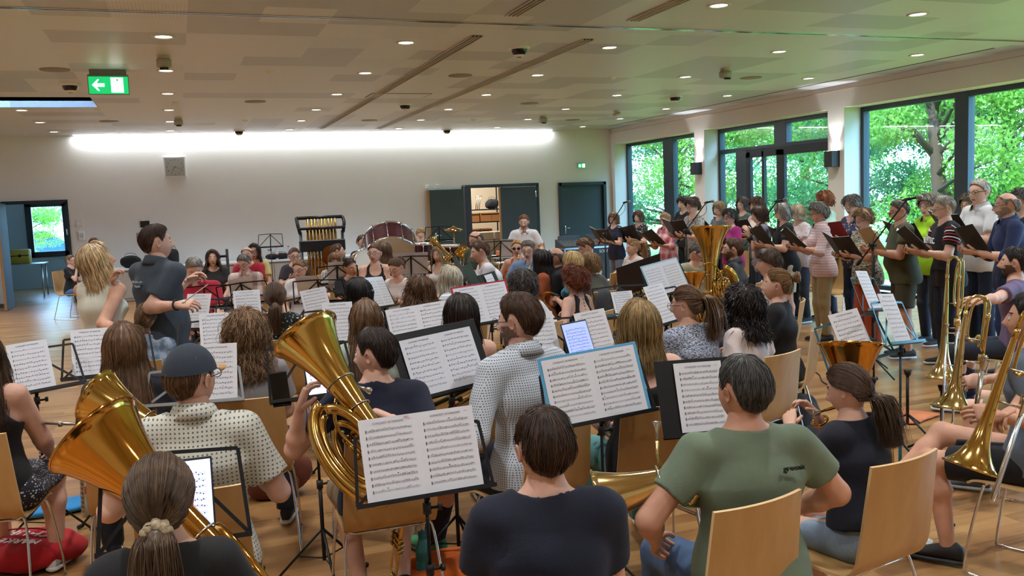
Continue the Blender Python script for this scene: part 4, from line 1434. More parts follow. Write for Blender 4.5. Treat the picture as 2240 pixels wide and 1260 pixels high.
# running-man exit signs
SIGNG = emit('sign_green', '#0f9a54', .9); SIGNW = emit('sign_white', '#dff6ee', 1.6)
def exit_sign(c, w, h, arrow, label, lit=True):
    E = empty('exit_sign', c)
    tag(E, label, 'exit sign', 'green running-man exit signs')
    m = MB(); m.rbox((0, 0, 0), (w, .04, h), .004)
    if lit and w > .3: m.rbox((0, .02, h / 2 + .03), (w * .9, .05, .10), .004)
    m.build('housing', [plain('sign_grey', '#7d837f', .5)], E, smooth=False)
    m = MB(); m.box((0, -.022, -.04 * h), (w * .96, .006, h * .86)); m.build('face', [SIGNG], E, smooth=False)
    m = MB(); y = -.027
    def poly(pts, mi=0, yy=y): m.add([[p[0] * w, yy, p[1] * h] for p in pts], [list(range(len(pts)))], mi)
    if arrow == 'l': poly([(-.40, -.03), (-.26, .25), (-.22, .25), (-.29, .05), (-.10, .05), (-.10, -.12), (-.29, -.12), (-.22, -.32), (-.26, -.32)])
    else: poly([(-.26, -.36), (-.42, -.05), (-.42, .03), (-.30, -.10), (-.30, .28), (-.22, .28), (-.22, -.10), (-.10, .03), (-.10, -.05)])
    poly([(.06, -.40), (.36, -.40), (.36, .34), (.06, .34)])
    m.build('arrow_and_doorway', [SIGNW], E, smooth=False)
    m = MB(); y = -.030
    m.ball((.22 * w, y, .22 * h), (.028 * w, .002, .06 * h), 5)
    for pts, r in (([(.22, .14), (.20, -.08)], .022), ([(.20, .10), (.12, .02), (.10, -.06)], .013), ([(.21, .11), (.29, .04), (.33, .08)], .013), ([(.20, -.08), (.27, -.16), (.27, -.32)], .015), ([(.20, -.08), (.15, -.2), (.07, -.24)], .015)):
        m.tube([(a * w, y, b * h) for a, b in pts], r * w, 5, flat=.15)
    m.build('running_man', [SIGNG], E)
c = (aty(235, 152, 7.26 * SK)[0], 7.26 * SK, HC - .18)
exit_sign(c, .46, .24, 'l', 'lit green exit sign with arrow hanging from the ceiling')
c = aty(1272, 362, DB - .04)
exit_sign(c, .23, .13, 'd', 'small green exit sign on the back wall above the closed door')
# things on the back wall
def wallbox(name, x0, y0, x1, y1, label, cat, mat, dep=.03, inset=None):
    a, b = aty(x0, y0, DB), aty(x1, y1, DB)
    m = MB(); m.rbox(((a[0] + b[0]) / 2, DB - dep / 2, (a[2] + b[2]) / 2), (abs(b[0] - a[0]), dep, abs(a[2] - b[2])), .004)
    o = tag(m.build(name, [mat], smooth=False), label, cat)
    if inset:
        m = MB(); m.box(((a[0] + b[0]) / 2, DB - dep - .002, (a[2] + b[2]) / 2), (abs(b[0] - a[0]) * .7, .004, abs(a[2] - b[2]) * .5)); m.build('cover', [inset], o, smooth=False)
    return o
PLW = plain('switch_white', '#e9e9e6', .4)
wallbox('control_panel', 165, 480, 182, 496, 'flat white wall panel right of the small window', 'panel', plain('panel_white', '#d9d7d2', .5), .02, plain('panel_light', '#e4e2de', .5))
wallbox('wall_phone', 172, 506, 186, 525, 'white wall box below the flat panel', 'wall box', PLW, .06, plain('panel_grey', '#c4c2be', .5))
wallbox('wall_screen', 306, 483, 328, 497, 'small black screen on the back wall', 'screen', plain('screen_black', '#0a0a0c', .15), .03)
wallbox('switch_plate', 298, 509, 322, 528, 'grey metal switch plate under the small black screen', 'switch', plain('brushed_plate', '#9b9fa3', .35, .6), .02, plain('panel_light2', '#b5b8ba', .4))
wallbox('light_switch', 931, 405, 938, 413, 'small white box above the open green door, over its wooden edge', 'switch', PLW, .05)
wallbox('light_switch', 952, 404, 960, 412, 'small white box above the middle of the open green door', 'switch', PLW, .05)
# clock
cc = aty(382.5, 366, DB)
E = empty('wall_clock', (cc[0], DB, cc[2])); tag(E, 'square white wall clock with black hands showing about twenty past seven', 'clock')
m = MB(); W_ = .235
m.rbox((0, -.04, 0), (2 * W_, .08, 2 * W_), .008); m.build('case', [plain('clock_white', '#e8eaec', .4)], E, smooth=False)
m = MB(); m.box((0, -.083, 0), (W_ * 1.72, .006, W_ * 1.72)); m.build('dial', [plain('dial_grey', '#b9bab8', .5)], E, smooth=False)
m = MB()
for a_, L, w in ((R(108), .17, .012), (R(218), .11, .016)):
    d = np.array([math.sin(a_), 0, math.cos(a_)])
    m.tube([-d * .035 + [0, -.092, 0], d * L + [0, -.092, 0]], w * .6, 4, flat=.3)
m.build('hands', [DARK], E)
def text_mesh(s, size, M, name, mat, parent=None, extrude=0.0, align='CENTER'):
    cu = bpy.data.curves.new('txt', 'FONT'); cu.body = s; cu.size = size; cu.align_x = align; cu.align_y = 'CENTER'; cu.extrude = extrude; cu.resolution_u = 2
    o = bpy.data.objects.new('txt', cu); COL.objects.link(o)
    dg = bpy.context.evaluated_depsgraph_get(); me = bpy.data.meshes.new_from_object(o.evaluated_get(dg))
    bpy.data.objects.remove(o); bpy.data.curves.remove(cu)
    me.transform(Matrix(np.asarray(M).tolist()))
    me.materials.clear(); me.materials.append(mat)
    r = bpy.data.objects.new(name, me); COL.objects.link(r)
    if parent is not None: r.parent = parent
    return r
dm = MB()
for i in range(12):
    a_ = R(30 * (i + 1))
    M = frame([.165 * math.sin(a_), -.088, .165 * math.cos(a_)], [1, 0, 0], [0, 0, 1], [0, -1, 0])
    o = text_mesh(str(i + 1), .052, M, 'numeral', plain('numeral_grey', '#3c3c3e', .6), E)
# ---------------------------------------------------------------- outside
t = NT('lawn'); co = t.coords(); t.l(t.ramp(t.noise(co, 3, 6), [(0.3, srgb('#3d6a1c')), (0.7, srgb('#7fae3a'))]), t.b.inputs['Base Color']); t.set(Roughness=.9); LAWN = t.m
m = MB(); m.box((61, 20, -.2), (98, 140, .1)); m.box((-20, 75, -.25), (64, 90, .1)); struct(m.build('ground', [LAWN], smooth=False))
def leafmat(c1, c2):
    t = NT('leaves'); co = t.coords()
    t.l(t.ramp(t.noise(co, 2.2, 4), [(0.3, srgb(c1)), (0.7, srgb(c2))]), t.b.inputs['Base Color'])
    t.set(Roughness=.55); t.b.inputs['Transmission Weight'].default_value = 0
    # light also passes through the thin leaves
    tl = t.n('ShaderNodeBsdfTranslucent'); tl.inputs[0].default_value = srgb(c2)
    mx = t.n('ShaderNodeMixShader'); mx.inputs[0].default_value = .45
    t.l(t.b.outputs[0], mx.inputs[1]); t.l(tl.outputs[0], mx.inputs[2]); t.l(mx.outputs[0], t.t.nodes['Material Output'].inputs[0])
    return t.m
LEAFS = [leafmat('#265a2a', '#5f9a3e'), leafmat('#1f4d32', '#4a8a52'), leafmat('#3a6e26', '#86b648')]
BARK = plain('bark', '#4a3c30', .9)
def tree_mesh(seed, H, Rr, n, leaf):
    rg = np.random.RandomState(seed)
    tm = MB()
    tm.tube([(0, 0, -.2), (.1, 0, H * .3), (0, .15, H * .6), (.1, .1, H * .9)], [.22, .17, .11, .03], 8)
    cl = []
    for i in range(26):
        a = rg.uniform(0, 2 * PI); z = rg.uniform(.14, 1.0) * H; r = Rr * math.sin(min(1, (1.08 - z / H) * 1.5) * PI / 2) * rg.uniform(.35, 1)
        c = np.array([r * math.cos(a), r * math.sin(a), z]); cl.append((c, rg.uniform(.5, 1.0) * Rr * .42))
        tm.tube([(0.05, .05, z * .75), c * [.5, .5, 1] - [0, 0, .2], c], [.06, .035, .01], 5)
    per = n // len(cl)
    P, S = [], []
    for c, r in cl:
        v = rg.randn(per, 3); v /= np.linalg.norm(v, axis=1)[:, None]
        P.append(c + v * (r * rg.uniform(.25, 1, (per, 1)) ** .5) * [1.2, 1.2, .8])
    P = np.concatenate(P); k = len(P)
    u = rg.randn(k, 3); u /= np.linalg.norm(u, axis=1)[:, None]
    w = np.cross(u, rg.randn(k, 3)); w /= np.linalg.norm(w, axis=1)[:, None]
    L = leaf * rg.uniform(.6, 1.3, (k, 1))
    G = np.stack([P - u * L, P + w * L * .55, P + u * L, P - w * L * .55], 1)
    lm = MB(); lm.add(G.reshape(-1, 3), np.arange(k * 4).reshape(-1, 4), 0)
    return tm, lm
TPROTO = []
for sd_, H, Rr, n, lf, mt in ((1, 9.5, 2.9, 28000, .052, 0), (2, 8.5, 2.6, 24000, .05, 1), (3, 6.5, 2.5, 24000, .048, 2)):
    tm, lm = tree_mesh(sd_, H, Rr, n, lf)
    o = tm.build('tree', [BARK]); l = lm.build('foliage', [LEAFS[mt]], o, smooth=False); l['kind'] = 'stuff'
    TPROTO.append(o)
tspots = [(17.5, 29, 0), (20.5, 25.5, 2), (18.5, 21.8, 2), (22, 19, 0), (19, 16.2, 1), (17.2, 12.6, 2), (22.5, 13.5, 0), (19.0, 9.2, 1), (16.5, 6.8, 2), (23, 8.5, 0), (26, 24, 1), (15.2, 25.5, 1), (27, 31, 0), (30, 16, 1), (16.5, 18.9, 1), (15.5, 15.0, 2), (25, 35, 1), (14.8, 22.8, 2)]
used = [0, 0, 0]
rank = {a: n for n, a in enumerate(sorted(range(len(tspots)), key=lambda a: -math.atan2(tspots[a][1], tspots[a][0])))}
ORD = 'first second third fourth fifth sixth seventh eighth ninth tenth eleventh twelfth thirteenth fourteenth fifteenth sixteenth seventeenth eighteenth'.split()
for i, (x, y, k) in enumerate(tspots):
    o = TPROTO[k] if not used[k] else copy_tree(TPROTO[k]); used[k] = 1
    o.location = (x, y, -.15); o.rotation_euler = (0, 0, i * 1.7); sc_ = .82 + .3 * ((i * 37) % 10) / 10; o.scale = (sc_,) * 3
    wn = 'far window pair' if math.atan2(y, x) > R(60) else ('glazed door' if math.atan2(y, x) > R(50) else ('large near window' if math.atan2(y, x) > R(33) else 'edge of the picture'))
    tag(o, '%s garden tree outside the %s, %s from the far corner' % (['tall bright green', 'bluish darker green', 'low yellow-green'][k], wn, ORD[rank[i]]), 'tree', 'garden trees outside the big windows')
o = copy_tree(TPROTO[2]); o.location = (-5.2, 36, -.2); o.scale = (.55, .55, .55); tag(o, 'bright green bush outside the small side-room window', 'bush')
o = copy_tree(TPROTO[1]); o.location = (-9.5, 58, -.2); o.scale = (1.5, 1.5, 1.1); tag(o, 'dark tree behind the parked car outside the small window', 'tree')
o = copy_tree(TPROTO[0]); o.location = (-5.0, 60, -.2); o.scale = (1.5, 1.5, 1.0); tag(o, 'tall tree above the parked car, seen in the small window', 'tree')
# ---------------------------------------------------------------- instruments
def flare(r0, r1, z0, z1, n=22, p=3.4, lin=.20):
    out = []
    for i in range(n):
        t_ = i / (n - 1)
        out.append((r0 + (r1 - r0) * (lin * t_ + (1 - lin) * t_ ** p), z0 + (z1 - z0) * t_))
    out.append((r1 + .004, z1 + .001)); out.append((r1 + .003, z1 - .004))
    return out
def bell_part(r0, r1, z0, z1, mat, par, M=None, n=36):
    pf = flare(r0, r1, z0, z1)
    m = MB(); m.lathe(pf, n, 0, M)
    inner = [(r - .0015, z) for r, z in pf[:-2]][::-1]
    m.lathe([(pf[-3][0], pf[-3][1])] + inner, n, 0, M)
    rr = pf[-3][0]
    th = np.linspace(0, 2 * PI, 41)
    P = np.array([[rr * math.cos(a), rr * math.sin(a), pf[-3][1]] for a in th])
    m.tube(P if M is None else xf(M, P), .004, 6, 0, False)
    return m.build('bell', [mat], par)
def valve(p, d, L, r, par, mat):
    d = nrm(d); m = MB(); p = np.asarray(p, float)
    m.tube([p, p + d * L], r, 12)
    for t_ in (0, .93):
        m.tube([p + d * L * t_, p + d * (L * t_ + .012)], r * 1.15, 12)
    m.tube([p + d * (L + .005), p + d * (L + .03)], r * .25, 6, 1)
    m.tube([p + d * (L + .03), p + d * (L + .036)], r * .62, 10, 1)
    m.build('valve', [mat, SILVER], par)
def mouthpiece(p, d, par, s=1.0):
    d = nrm(d); p = np.asarray(p, float); m = MB()
    m.tube([p, p + d * .05 * s, p + d * .062 * s, p + d * .075 * s, p + d * .078 * s], [.006 * s, .008 * s, .014 * s, .019 * s, .018 * s], 12)
    m.build('mouthpiece', [SILVER], par)
def low_brass(name, label, M, s=1.0, rim=.15, L=.62, mat=None, oval=False, tuba=False, mirror=1, group=None):
    """bell axis +Z from the origin (lowest bow at z=0); body spreads to +X*mirror; player at -Y"""
    mat = mat or BRASS
    A = np.array(M, float)
    E = empty(name, M=A); tag(E, label, name.replace('_', ' '), group)
    q = mirror
    a, b = (.085, .17) if not tuba else (.13, .21)
    if oval: a, b = .115, .22
    a *= s; b *= s; L = L * s; rim = rim * s
    cx = a * q
    zt = b + L + b * .2
    bell_part(.040 * s if not tuba else .058 * s, rim, b * 1.2, zt, mat, E)
    th = np.linspace(PI, PI * 2.5, 34)
    P = np.array([[cx + a * math.cos(t) * q * 1.0, .0, b * 1.2 + b * 1.1 * math.sin(t)] for t in th])
    P[:, 1] = np.linspace(0, .03 * s, len(P))
    m = MB(); m.tube(P, np.linspace(.041, .026, len(P)) * s * (1.45 if tuba else 1), 16); m.build('bow', [mat], E)
    m = MB()
    for k, (f, yo, r0, r1) in enumerate(((.78, .045, .022, .016), (.56, -.03, .014, .010))):
        th = np.linspace(PI * .5, PI * 2.45, 36)
        P = np.array([[cx + a * f * math.cos(t) * q, yo * s + .03 * s * math.cos(t * .5), b * 1.2 + b * f * 1.15 * math.sin(t)] for t in th])
        m.tube(P, np.linspace(r0, r1, len(P)) * s * (1.3 if tuba else 1), 12)
    m.build('tubing', [mat], E)
    nvv = 4 if tuba else 3
    for k in range(nvv):
        valve(((.03 + .044 * k) * q * s + (.02 * s if tuba else 0) * q, -.055 * s, b * 1.1), (0, -.2, 1), .11 * s, .017 * s, E, mat)
    m = MB()
    for k in range(nvv * (2 if tuba else 1)):
        x = (.02 + .040 * k * (.5 if tuba else 1)) * q * s; y = -.075 * s; z = b * (1.0 + (.16 * (k % 4) if tuba else 0))
        m.tube(smoothpath([(x, y, z + .05 * s), (x, y - .02 * s, z - .02 * s), (x + .015 * s * q, y - .022 * s, z - .045 * s), (x + .03 * s * q, y - .02 * s, z - .02 * s), (x + .03 * s * q, y, z + .05 * s)], 4), .0075 * s, 8)
    m.build('slide', [mat], E)
    P = smoothpath([(.10 * q * s, -.05 * s, b * 1.1), (.12 * q * s, -.06 * s, b * 1.9), (.03 * q * s, -.075 * s, b * 2.5), (-.02 * q * s, -.10 * s, b * 2.55), (-.05 * q * s, -.16 * s, b * 2.45)], 6)
    m = MB(); m.tube(P, .008 * s, 10); m.build('leadpipe', [mat], E)
    mouthpiece(P[-1], P[-1] - P[-3], E, s)
    m = MB()
    th = np.linspace(0, 2 * PI, 25)
    for zc, rr in ((b * 1.2 + L * .25, .055 * s), (b * 1.2 + L * .5, .068 * s)):
        m.tube([[rr * .98 * math.cos(t) * (1.25 if tuba else 1), rr * .98 * math.sin(t) * (1.25 if tuba else 1), zc] for t in th], .0035 * s, 5, 0, False)
    m.tube([(cx + a * .9 * q, .03 * s, b * 1.9), (.05 * q * s, .02 * s, b * 2.2)], .005 * s, 6)
    m.build('brace', [SILVER], E)
    return E
def bell_frame(rimc, axis, side, total, s=1.0):
    """matrix so that the bell rim centre sits at rimc with the bell pointing along axis"""
    Z = nrm(axis); X = nrm(np.asarray(side, float) - Z * np.dot(side, Z)); Y = np.cross(Z, X)
    return frame(np.asarray(rimc) - Z * total, X, Y, Z)
def trombone(label, top, bell, side, mat=None, F_=True, slide=.30):
    mat = mat or PALEB
    Zt = nrm(np.asarray(top) - np.asarray(bell)); L = np.linalg.norm(np.asarray(top) - np.asarray(bell))
    X = nrm(np.asarray(side, float) - Zt * np.dot(side, Zt)); Y = np.cross(Zt, X)
    E = empty('trombone', M=frame(bell, X, Y, Zt)); tag(E, label, 'trombone', 'trombones of the low brass row')
    rb = .11
    M = np.diag([1, 1, -1, 1.0])
    pf = flare(.011, rb, -L * .82, 0, 26, 8.0, .20)
    m = MB(); m.lathe([(r, -z) for r, z in pf], 30); m.lathe([(r - .0015, -z) for r, z in pf[:-2]][::-1], 30)
    m.tube([[rb * math.cos(a), rb * math.sin(a), 0] for a in np.linspace(0, 2 * PI, 33)], .0035, 5, 0, False)
    m.build('bell', [mat], E)
    r = .055
    th = np.linspace(0, PI, 14)
    P = [[0, 0, L * .82]] + [[r - r * math.cos(t), 0, L - r + r * math.sin(t)] for t in th] + [[2 * r, 0, L * .40]]
    m = MB(); m.tube(P, .0095, 10); m.tube([[0, 0, L * .80], [0, 0, L * .86]], .0125, 10); m.tube([[2 * r, 0, L * .80], [2 * r, 0, L * .86]], .0125, 10)
    m.build('tuning_slide', [mat], E)
    if F_:
        P = smoothpath([(2 * r, .01, L * .52), (2 * r - .01, .04, L * .6), (2 * r - .015, .045, L * .9), (1.4 * r, .045, L * .985), (.6 * r, .045, L * .9), (.5 * r, .04, L * .66), (r, .035, L * .60), (1.5 * r, .03, L * .66), (1.6 * r, .02, L * .56)], 5)
        m = MB(); m.tube(P, .008, 8); m.tube([(2 * r, .0, L * .44), (2 * r, .0, L * .50)], .022, 12); m.build('trigger_tubing', [mat], E)
    m = MB(); z0 = -slide
    x0, x1 = 2 * r, 2 * r
    y1 = -.085
    Q = [(x0, 0, L * .42)] + [(x0, 0, z0 + .04)] + [(x0, y1 / 2 + y1 / 2 * -math.cos(t), z0 + .04 - .04 * math.sin(t)) for t in np.linspace(0, PI, 9)] + [(x0, y1, L * .36)]
    m.tube(Q, .0075, 8); m.build('hand_slide', [SILVER if mat is not GOLD else mat], E)
    for z in (L * .38, L * .30, L * .12):
        m = MB(); m.tube([(x0, 0, z), (x0, y1, z)], .005, 6); m.build('brace', [SILVER], E)
    for z in (L * .62, L * .42):
        m = MB(); m.tube([(0, 0, z), (x0, 0, z)], .005, 6); m.build('brace', [SILVER], E)
    mouthpiece((x0, y1, L * .36), (0, 0, 1), E)
    return E
def saxophone(label, M, s=1.0, name='saxophone'):
    """neck end near +Z top, bell opens up at +Y"""
    E = empty(name, M=M); tag(E, label, 'saxophone', 'saxophones in the reed rows')
    P = smoothpath([(0, .0, .56), (0, 0, .30), (0, .0, .10), (0, .02, .02), (0, .07, -.015), (0, .12, .03), (0, .135, .12), (0, .15, .24)], 5) * s
    r = np.interp(np.linspace(0, 1, len(P)), [0, .4, .62, .8, .93, 1], [.013, .024, .034, .040, .050, .066]) * s
    m = MB(); m.tube(P, r, 16, 0, False); m.build('body_tube', [BRASS], E)
    N = smoothpath([(0, 0, .555), (0, -.005, .61), (0, -.045, .655), (0, -.11, .66), (0, -.15, .64)], 5) * s
    m = MB(); m.tube(N, np.linspace(.012, .007, len(N)) * s, 10); m.build('neck', [GOLD], E)
    m = MB(); m.tube([N[-1], N[-1] + [0, -.05 * s, -.012 * s]], [.011 * s, .006 * s], 8); m.build('mouthpiece', [DARK], E)
    m = MB()
    for k in range(11):
        z = (.08 + .042 * k) * s
        m.tube([(.022 * s, .012 * s, z), (.036 * s, .018 * s, z)], (.015 - .0007 * k) * s, 10)
    m.tube([(.032 * s, -.004, .05 * s), (.032 * s, -.004, .52 * s)], .0028 * s, 5); m.tube([(-.030 * s, .01, .05 * s), (-.026 * s, .01, .50 * s)], .0028 * s, 5)
    for k in range(3):
        m.tube([(.05 * s, .14 * s, (.06 + .05 * k) * s), (.066 * s, .14 * s, (.06 + .05 * k) * s)], .02 * s, 10)
    m.build('key', [BRASS], E)
    return E
def stick(name, label, a, b, kind='clarinet'):
    a, b = np.asarray(a, float), np.asarray(b, float)
    Z = nrm(a - b); L = np.linalg.norm(a - b); X = nrm(np.cross(Z, [.3, 1, .2])); Y = np.cross(Z, X)
    E = empty(name, M=frame(b, X, Y, Z)); tag(E, label, name.replace('_', ' '), {'clarinet': 'clarinets and other black reeds', 'flute': 'silver flutes', 'bassoon': None}.get(kind))
    m = MB()
    if kind == 'flute':
        m.tube([(0, 0, 0), (0, 0, L)], .0095, 12); m.build('tube', [SILVER], E)
        m = MB()
        for k in range(12): m.tube([(0, .006, L * (.06 + .05 * k)), (0, .014, L * (.06 + .05 * k))], .0075, 10)
        m.tube([(.01, .006, L * .05), (.01, .006, L * .62)], .002, 5); m.build('key', [SILVER], E)
        m = MB(); m.tube([(0, .006, L * .86), (0, .016, L * .86)], .012, 10); m.build('lip_plate', [SILVER], E)
    else:
        m = MB(); m.lathe([(.034, 0), (.033, .004), (.022, .03), (.0145, .08), (.0135, L * .80), (.016, L * .82), (.0135, L * .86), (.012, L * .88), (.004, L)], 14, 0, None, False, True)
        m.build('body_tube', [plain('grenadilla', '#141214', .3)], E)
        m = MB()
        for k in range(9): m.tube([(0, .012, L * (.12 + .075 * k)), (0, .021, L * (.12 + .075 * k))], .009, 10)
        m.tube([(.014, .006, L * .1), (.014, .006, L * .45)], .0025, 5); m.tube([(.013, -.006, L * .45), (.013, -.006, L * .78)], .0025, 5); m.tube([(-.014, .006, L * .15), (-.014, .006, L * .7)], .0025, 5)
        for z in (.004, .80, .50): m.tube([(0, 0, L * z), (0, 0, L * z + .008)], .035 if z < .01 else .0165, 12)
        m.build('key', [SILVER], E)
    return E
def trumpet(label, M, s=1.0, mat=None):
    mat = mat or BRASS
    E = empty('trumpet', M=M); tag(E, label, 'trumpet', 'trumpets and cornets')
    Mx = frame([0, .48, 0], [1, 0, 0], [0, 0, -1], [0, 1, 0])
    pf = flare(.006, .061, -.46, 0, 14, 6)
    m = MB(); m.lathe(pf, 22, 0, Mx); m.lathe([(r - .001, z) for r, z in pf[:-2]][::-1], 22, 0, Mx); m.build('bell', [mat], E)
    m = MB(); th = np.linspace(-PI / 2, PI / 2, 10)
    m.tube([(0, .02, 0)] + [(0, .02 - .035 * math.cos(t), -.035 + -.035 * math.sin(t)) for t in th] + [(0, .30, -.07)], .0062, 8)
    m.tube([(.0, .36, -.07), (0, .36, -.0), (0, .05, .0), (0, -.1, 0)], .006, 8)
    m.tube([(0, .36, -.07)] + [(0, .36 + .035 * math.cos(t), -.035 + .035 * math.sin(t)) for t in th] + [(0, -.08, 0)], .006, 8)
    m.build('tubing', [mat], E)
    for k in range(3): valve((.0, .13 + .026 * k, -.09), (0, 0, 1), .10, .011, E, mat)
    mouthpiece((0, -.08, 0), (0, -1, 0), E, .8)
    return E
# ---------------------------------------------------------------- stands, sheets, folders
PAPER = plain('paper', '#dfe0e6', .75)
INK = plain('ink', '#222226', .8); INKL = plain('staff_ink', '#6a6a70', .8); REDI = plain('red_ink', '#b03838', .8)
def notation(m, cx, z0, w, h, rg, fine=True):
    """staves on a page: centre cx, bottom z0, page size w x h; drawn on the plane y=-.0006"""
    y = -.0009
    ns = 10 if fine else 9
    top = z0 + h * .885
    def q(x0, x1, za, zb, mi=0, yy=y):
        m.add([[x0, yy, za], [x1, yy, za], [x1, yy, zb], [x0, yy, zb]], [[0, 1, 2, 3]], mi)
    for k in range(ns):
        zc = top - (k + .45) * h * .80 / ns
        x0, x1 = cx - w * .42, cx + w * .42
        sp = .0014 if fine else .0022
        if fine:
            for j in range(5): q(x0, x1, zc + (j - 2) * sp * 1.25 - .00018, zc + (j - 2) * sp * 1.25 + .00018, 1)
        else:
            for j in range(2): q(x0, x1, zc + (j - .5) * .004 - .0004, zc + (j - .5) * .004 + .0004, 1)
        q(x0 + .002, x0 + .0045, zc - .006, zc + .006)
        nn = 24 if fine else 12
        xs_ = x0 + .012 + (x1 - x0 - .016) * (np.arange(nn) + rg.rand(nn) * .5) / nn
        on = rg.rand(nn) < (.95 if rg.rand() > .25 else .3)
        for x, o_ in zip(xs_, on):
            if not o_: continue
            zz = zc + rg.randint(-3, 4) * sp * .62
            if fine:
                q(x, x + .0021, zz - .0008, zz + .0008, 0, y - .0001); q(x + .0018, x + .0022, zz, zz + .0052, 0, y - .0001)
                if rg.rand() < .35: q(x + .0018, x + .0022 + (x1 - x0) / nn, zz + .0048, zz + .0058, 0, y - .0001)
            else:
                q(x, x + .0036, zz - .0014, zz + .0022, 0, y - .0001)
        if rg.rand() < .5:
            xx = x0 + rg.rand() * (x1 - x0) * .8
            q(xx, xx + .005, zc + .008, zc + .0105)
def sheet(D, label, xs_=(0,), w=.205, h=.290, dist=5.0, title='CONQUEST OF PARADISE', zb=.004, cover=None, name='sheet_music', red=None, seed=1, curlx=0.0):
    E = empty(name, M=D); tag(E, label, 'sheet music', 'music sheets on the stands')
    rg = np.random.RandomState(seed)
    fine = dist < 4.2
    if cover:
        m = MB(); ww = (max(xs_) - min(xs_)) + w + .03
        m.rbox(((max(xs_) + min(xs_)) / 2, .001, zb + h / 2 + .004), (ww, .003, h + .018), .001); m.build('cover', [plain('cover', cover, .35)], E, smooth=False)
    for i, x in enumerate(xs_):
        m = MB(); G = []
        for zz in np.linspace(0, 1, 5):
            G.append([[x - w / 2 + w * u, -.0012 - .004 * math.sin(u * PI) * (.3 + curlx) - .002 * zz, zb + h * zz] for u in np.linspace(0, 1, 5)])
        m.grid(np.array(G), 0); G2 = np.array(G); G2[..., 1] += .0007; m.grid(G2[:, ::-1], 0)
        pg = m.build('page', [PAPER], E)
        m = MB(); notation(m, x, zb, w * .96, h, rg, fine)
        V = np.concatenate(m.V); u = (V[:, 0] - x + w / 2) / w; zz = (V[:, 2] - zb) / h
        V[:, 1] += -.0012 - .004 * np.sin(u * PI) * (.3 + curlx) - .002 * zz
        m.V = [V]
        nt = m.build('notation', [INK, INKL], pg, smooth=False)
        if dist < 7.5 and title:
            T = frame([x, -.0058 - .004 * curlx, zb + h * .935], [1, 0, 0], [0, 0, 1], [0, -1, 0])
            text_mesh(title, .0098, T, 'title', INK, pg)
            if dist < 4.2:
                T = frame([x + w * .40, -.0052, zb + h * .945], [1, 0, 0], [0, 0, 1], [0, -1, 0])
                text_mesh('Vangelis', .0042, T, 'composer_line', INK, pg, align='RIGHT')
            if red and i == 0:
                T = frame([x + w * .33, -.0052, zb + h * .965], [1, 0, 0], [0, 0, 1], [0, -1, 0])
                text_mesh(red, .014, T, 'red_number', REDI, pg)
    return E
def ms_matrix(p, phi, tilt, roll=0.0):
    Rm = rotz(-phi) @ rotx(-tilt) @ roty(roll)
    A = np.eye(4); A[:3, :3] = Rm; A[:3, 3] = p
    return A
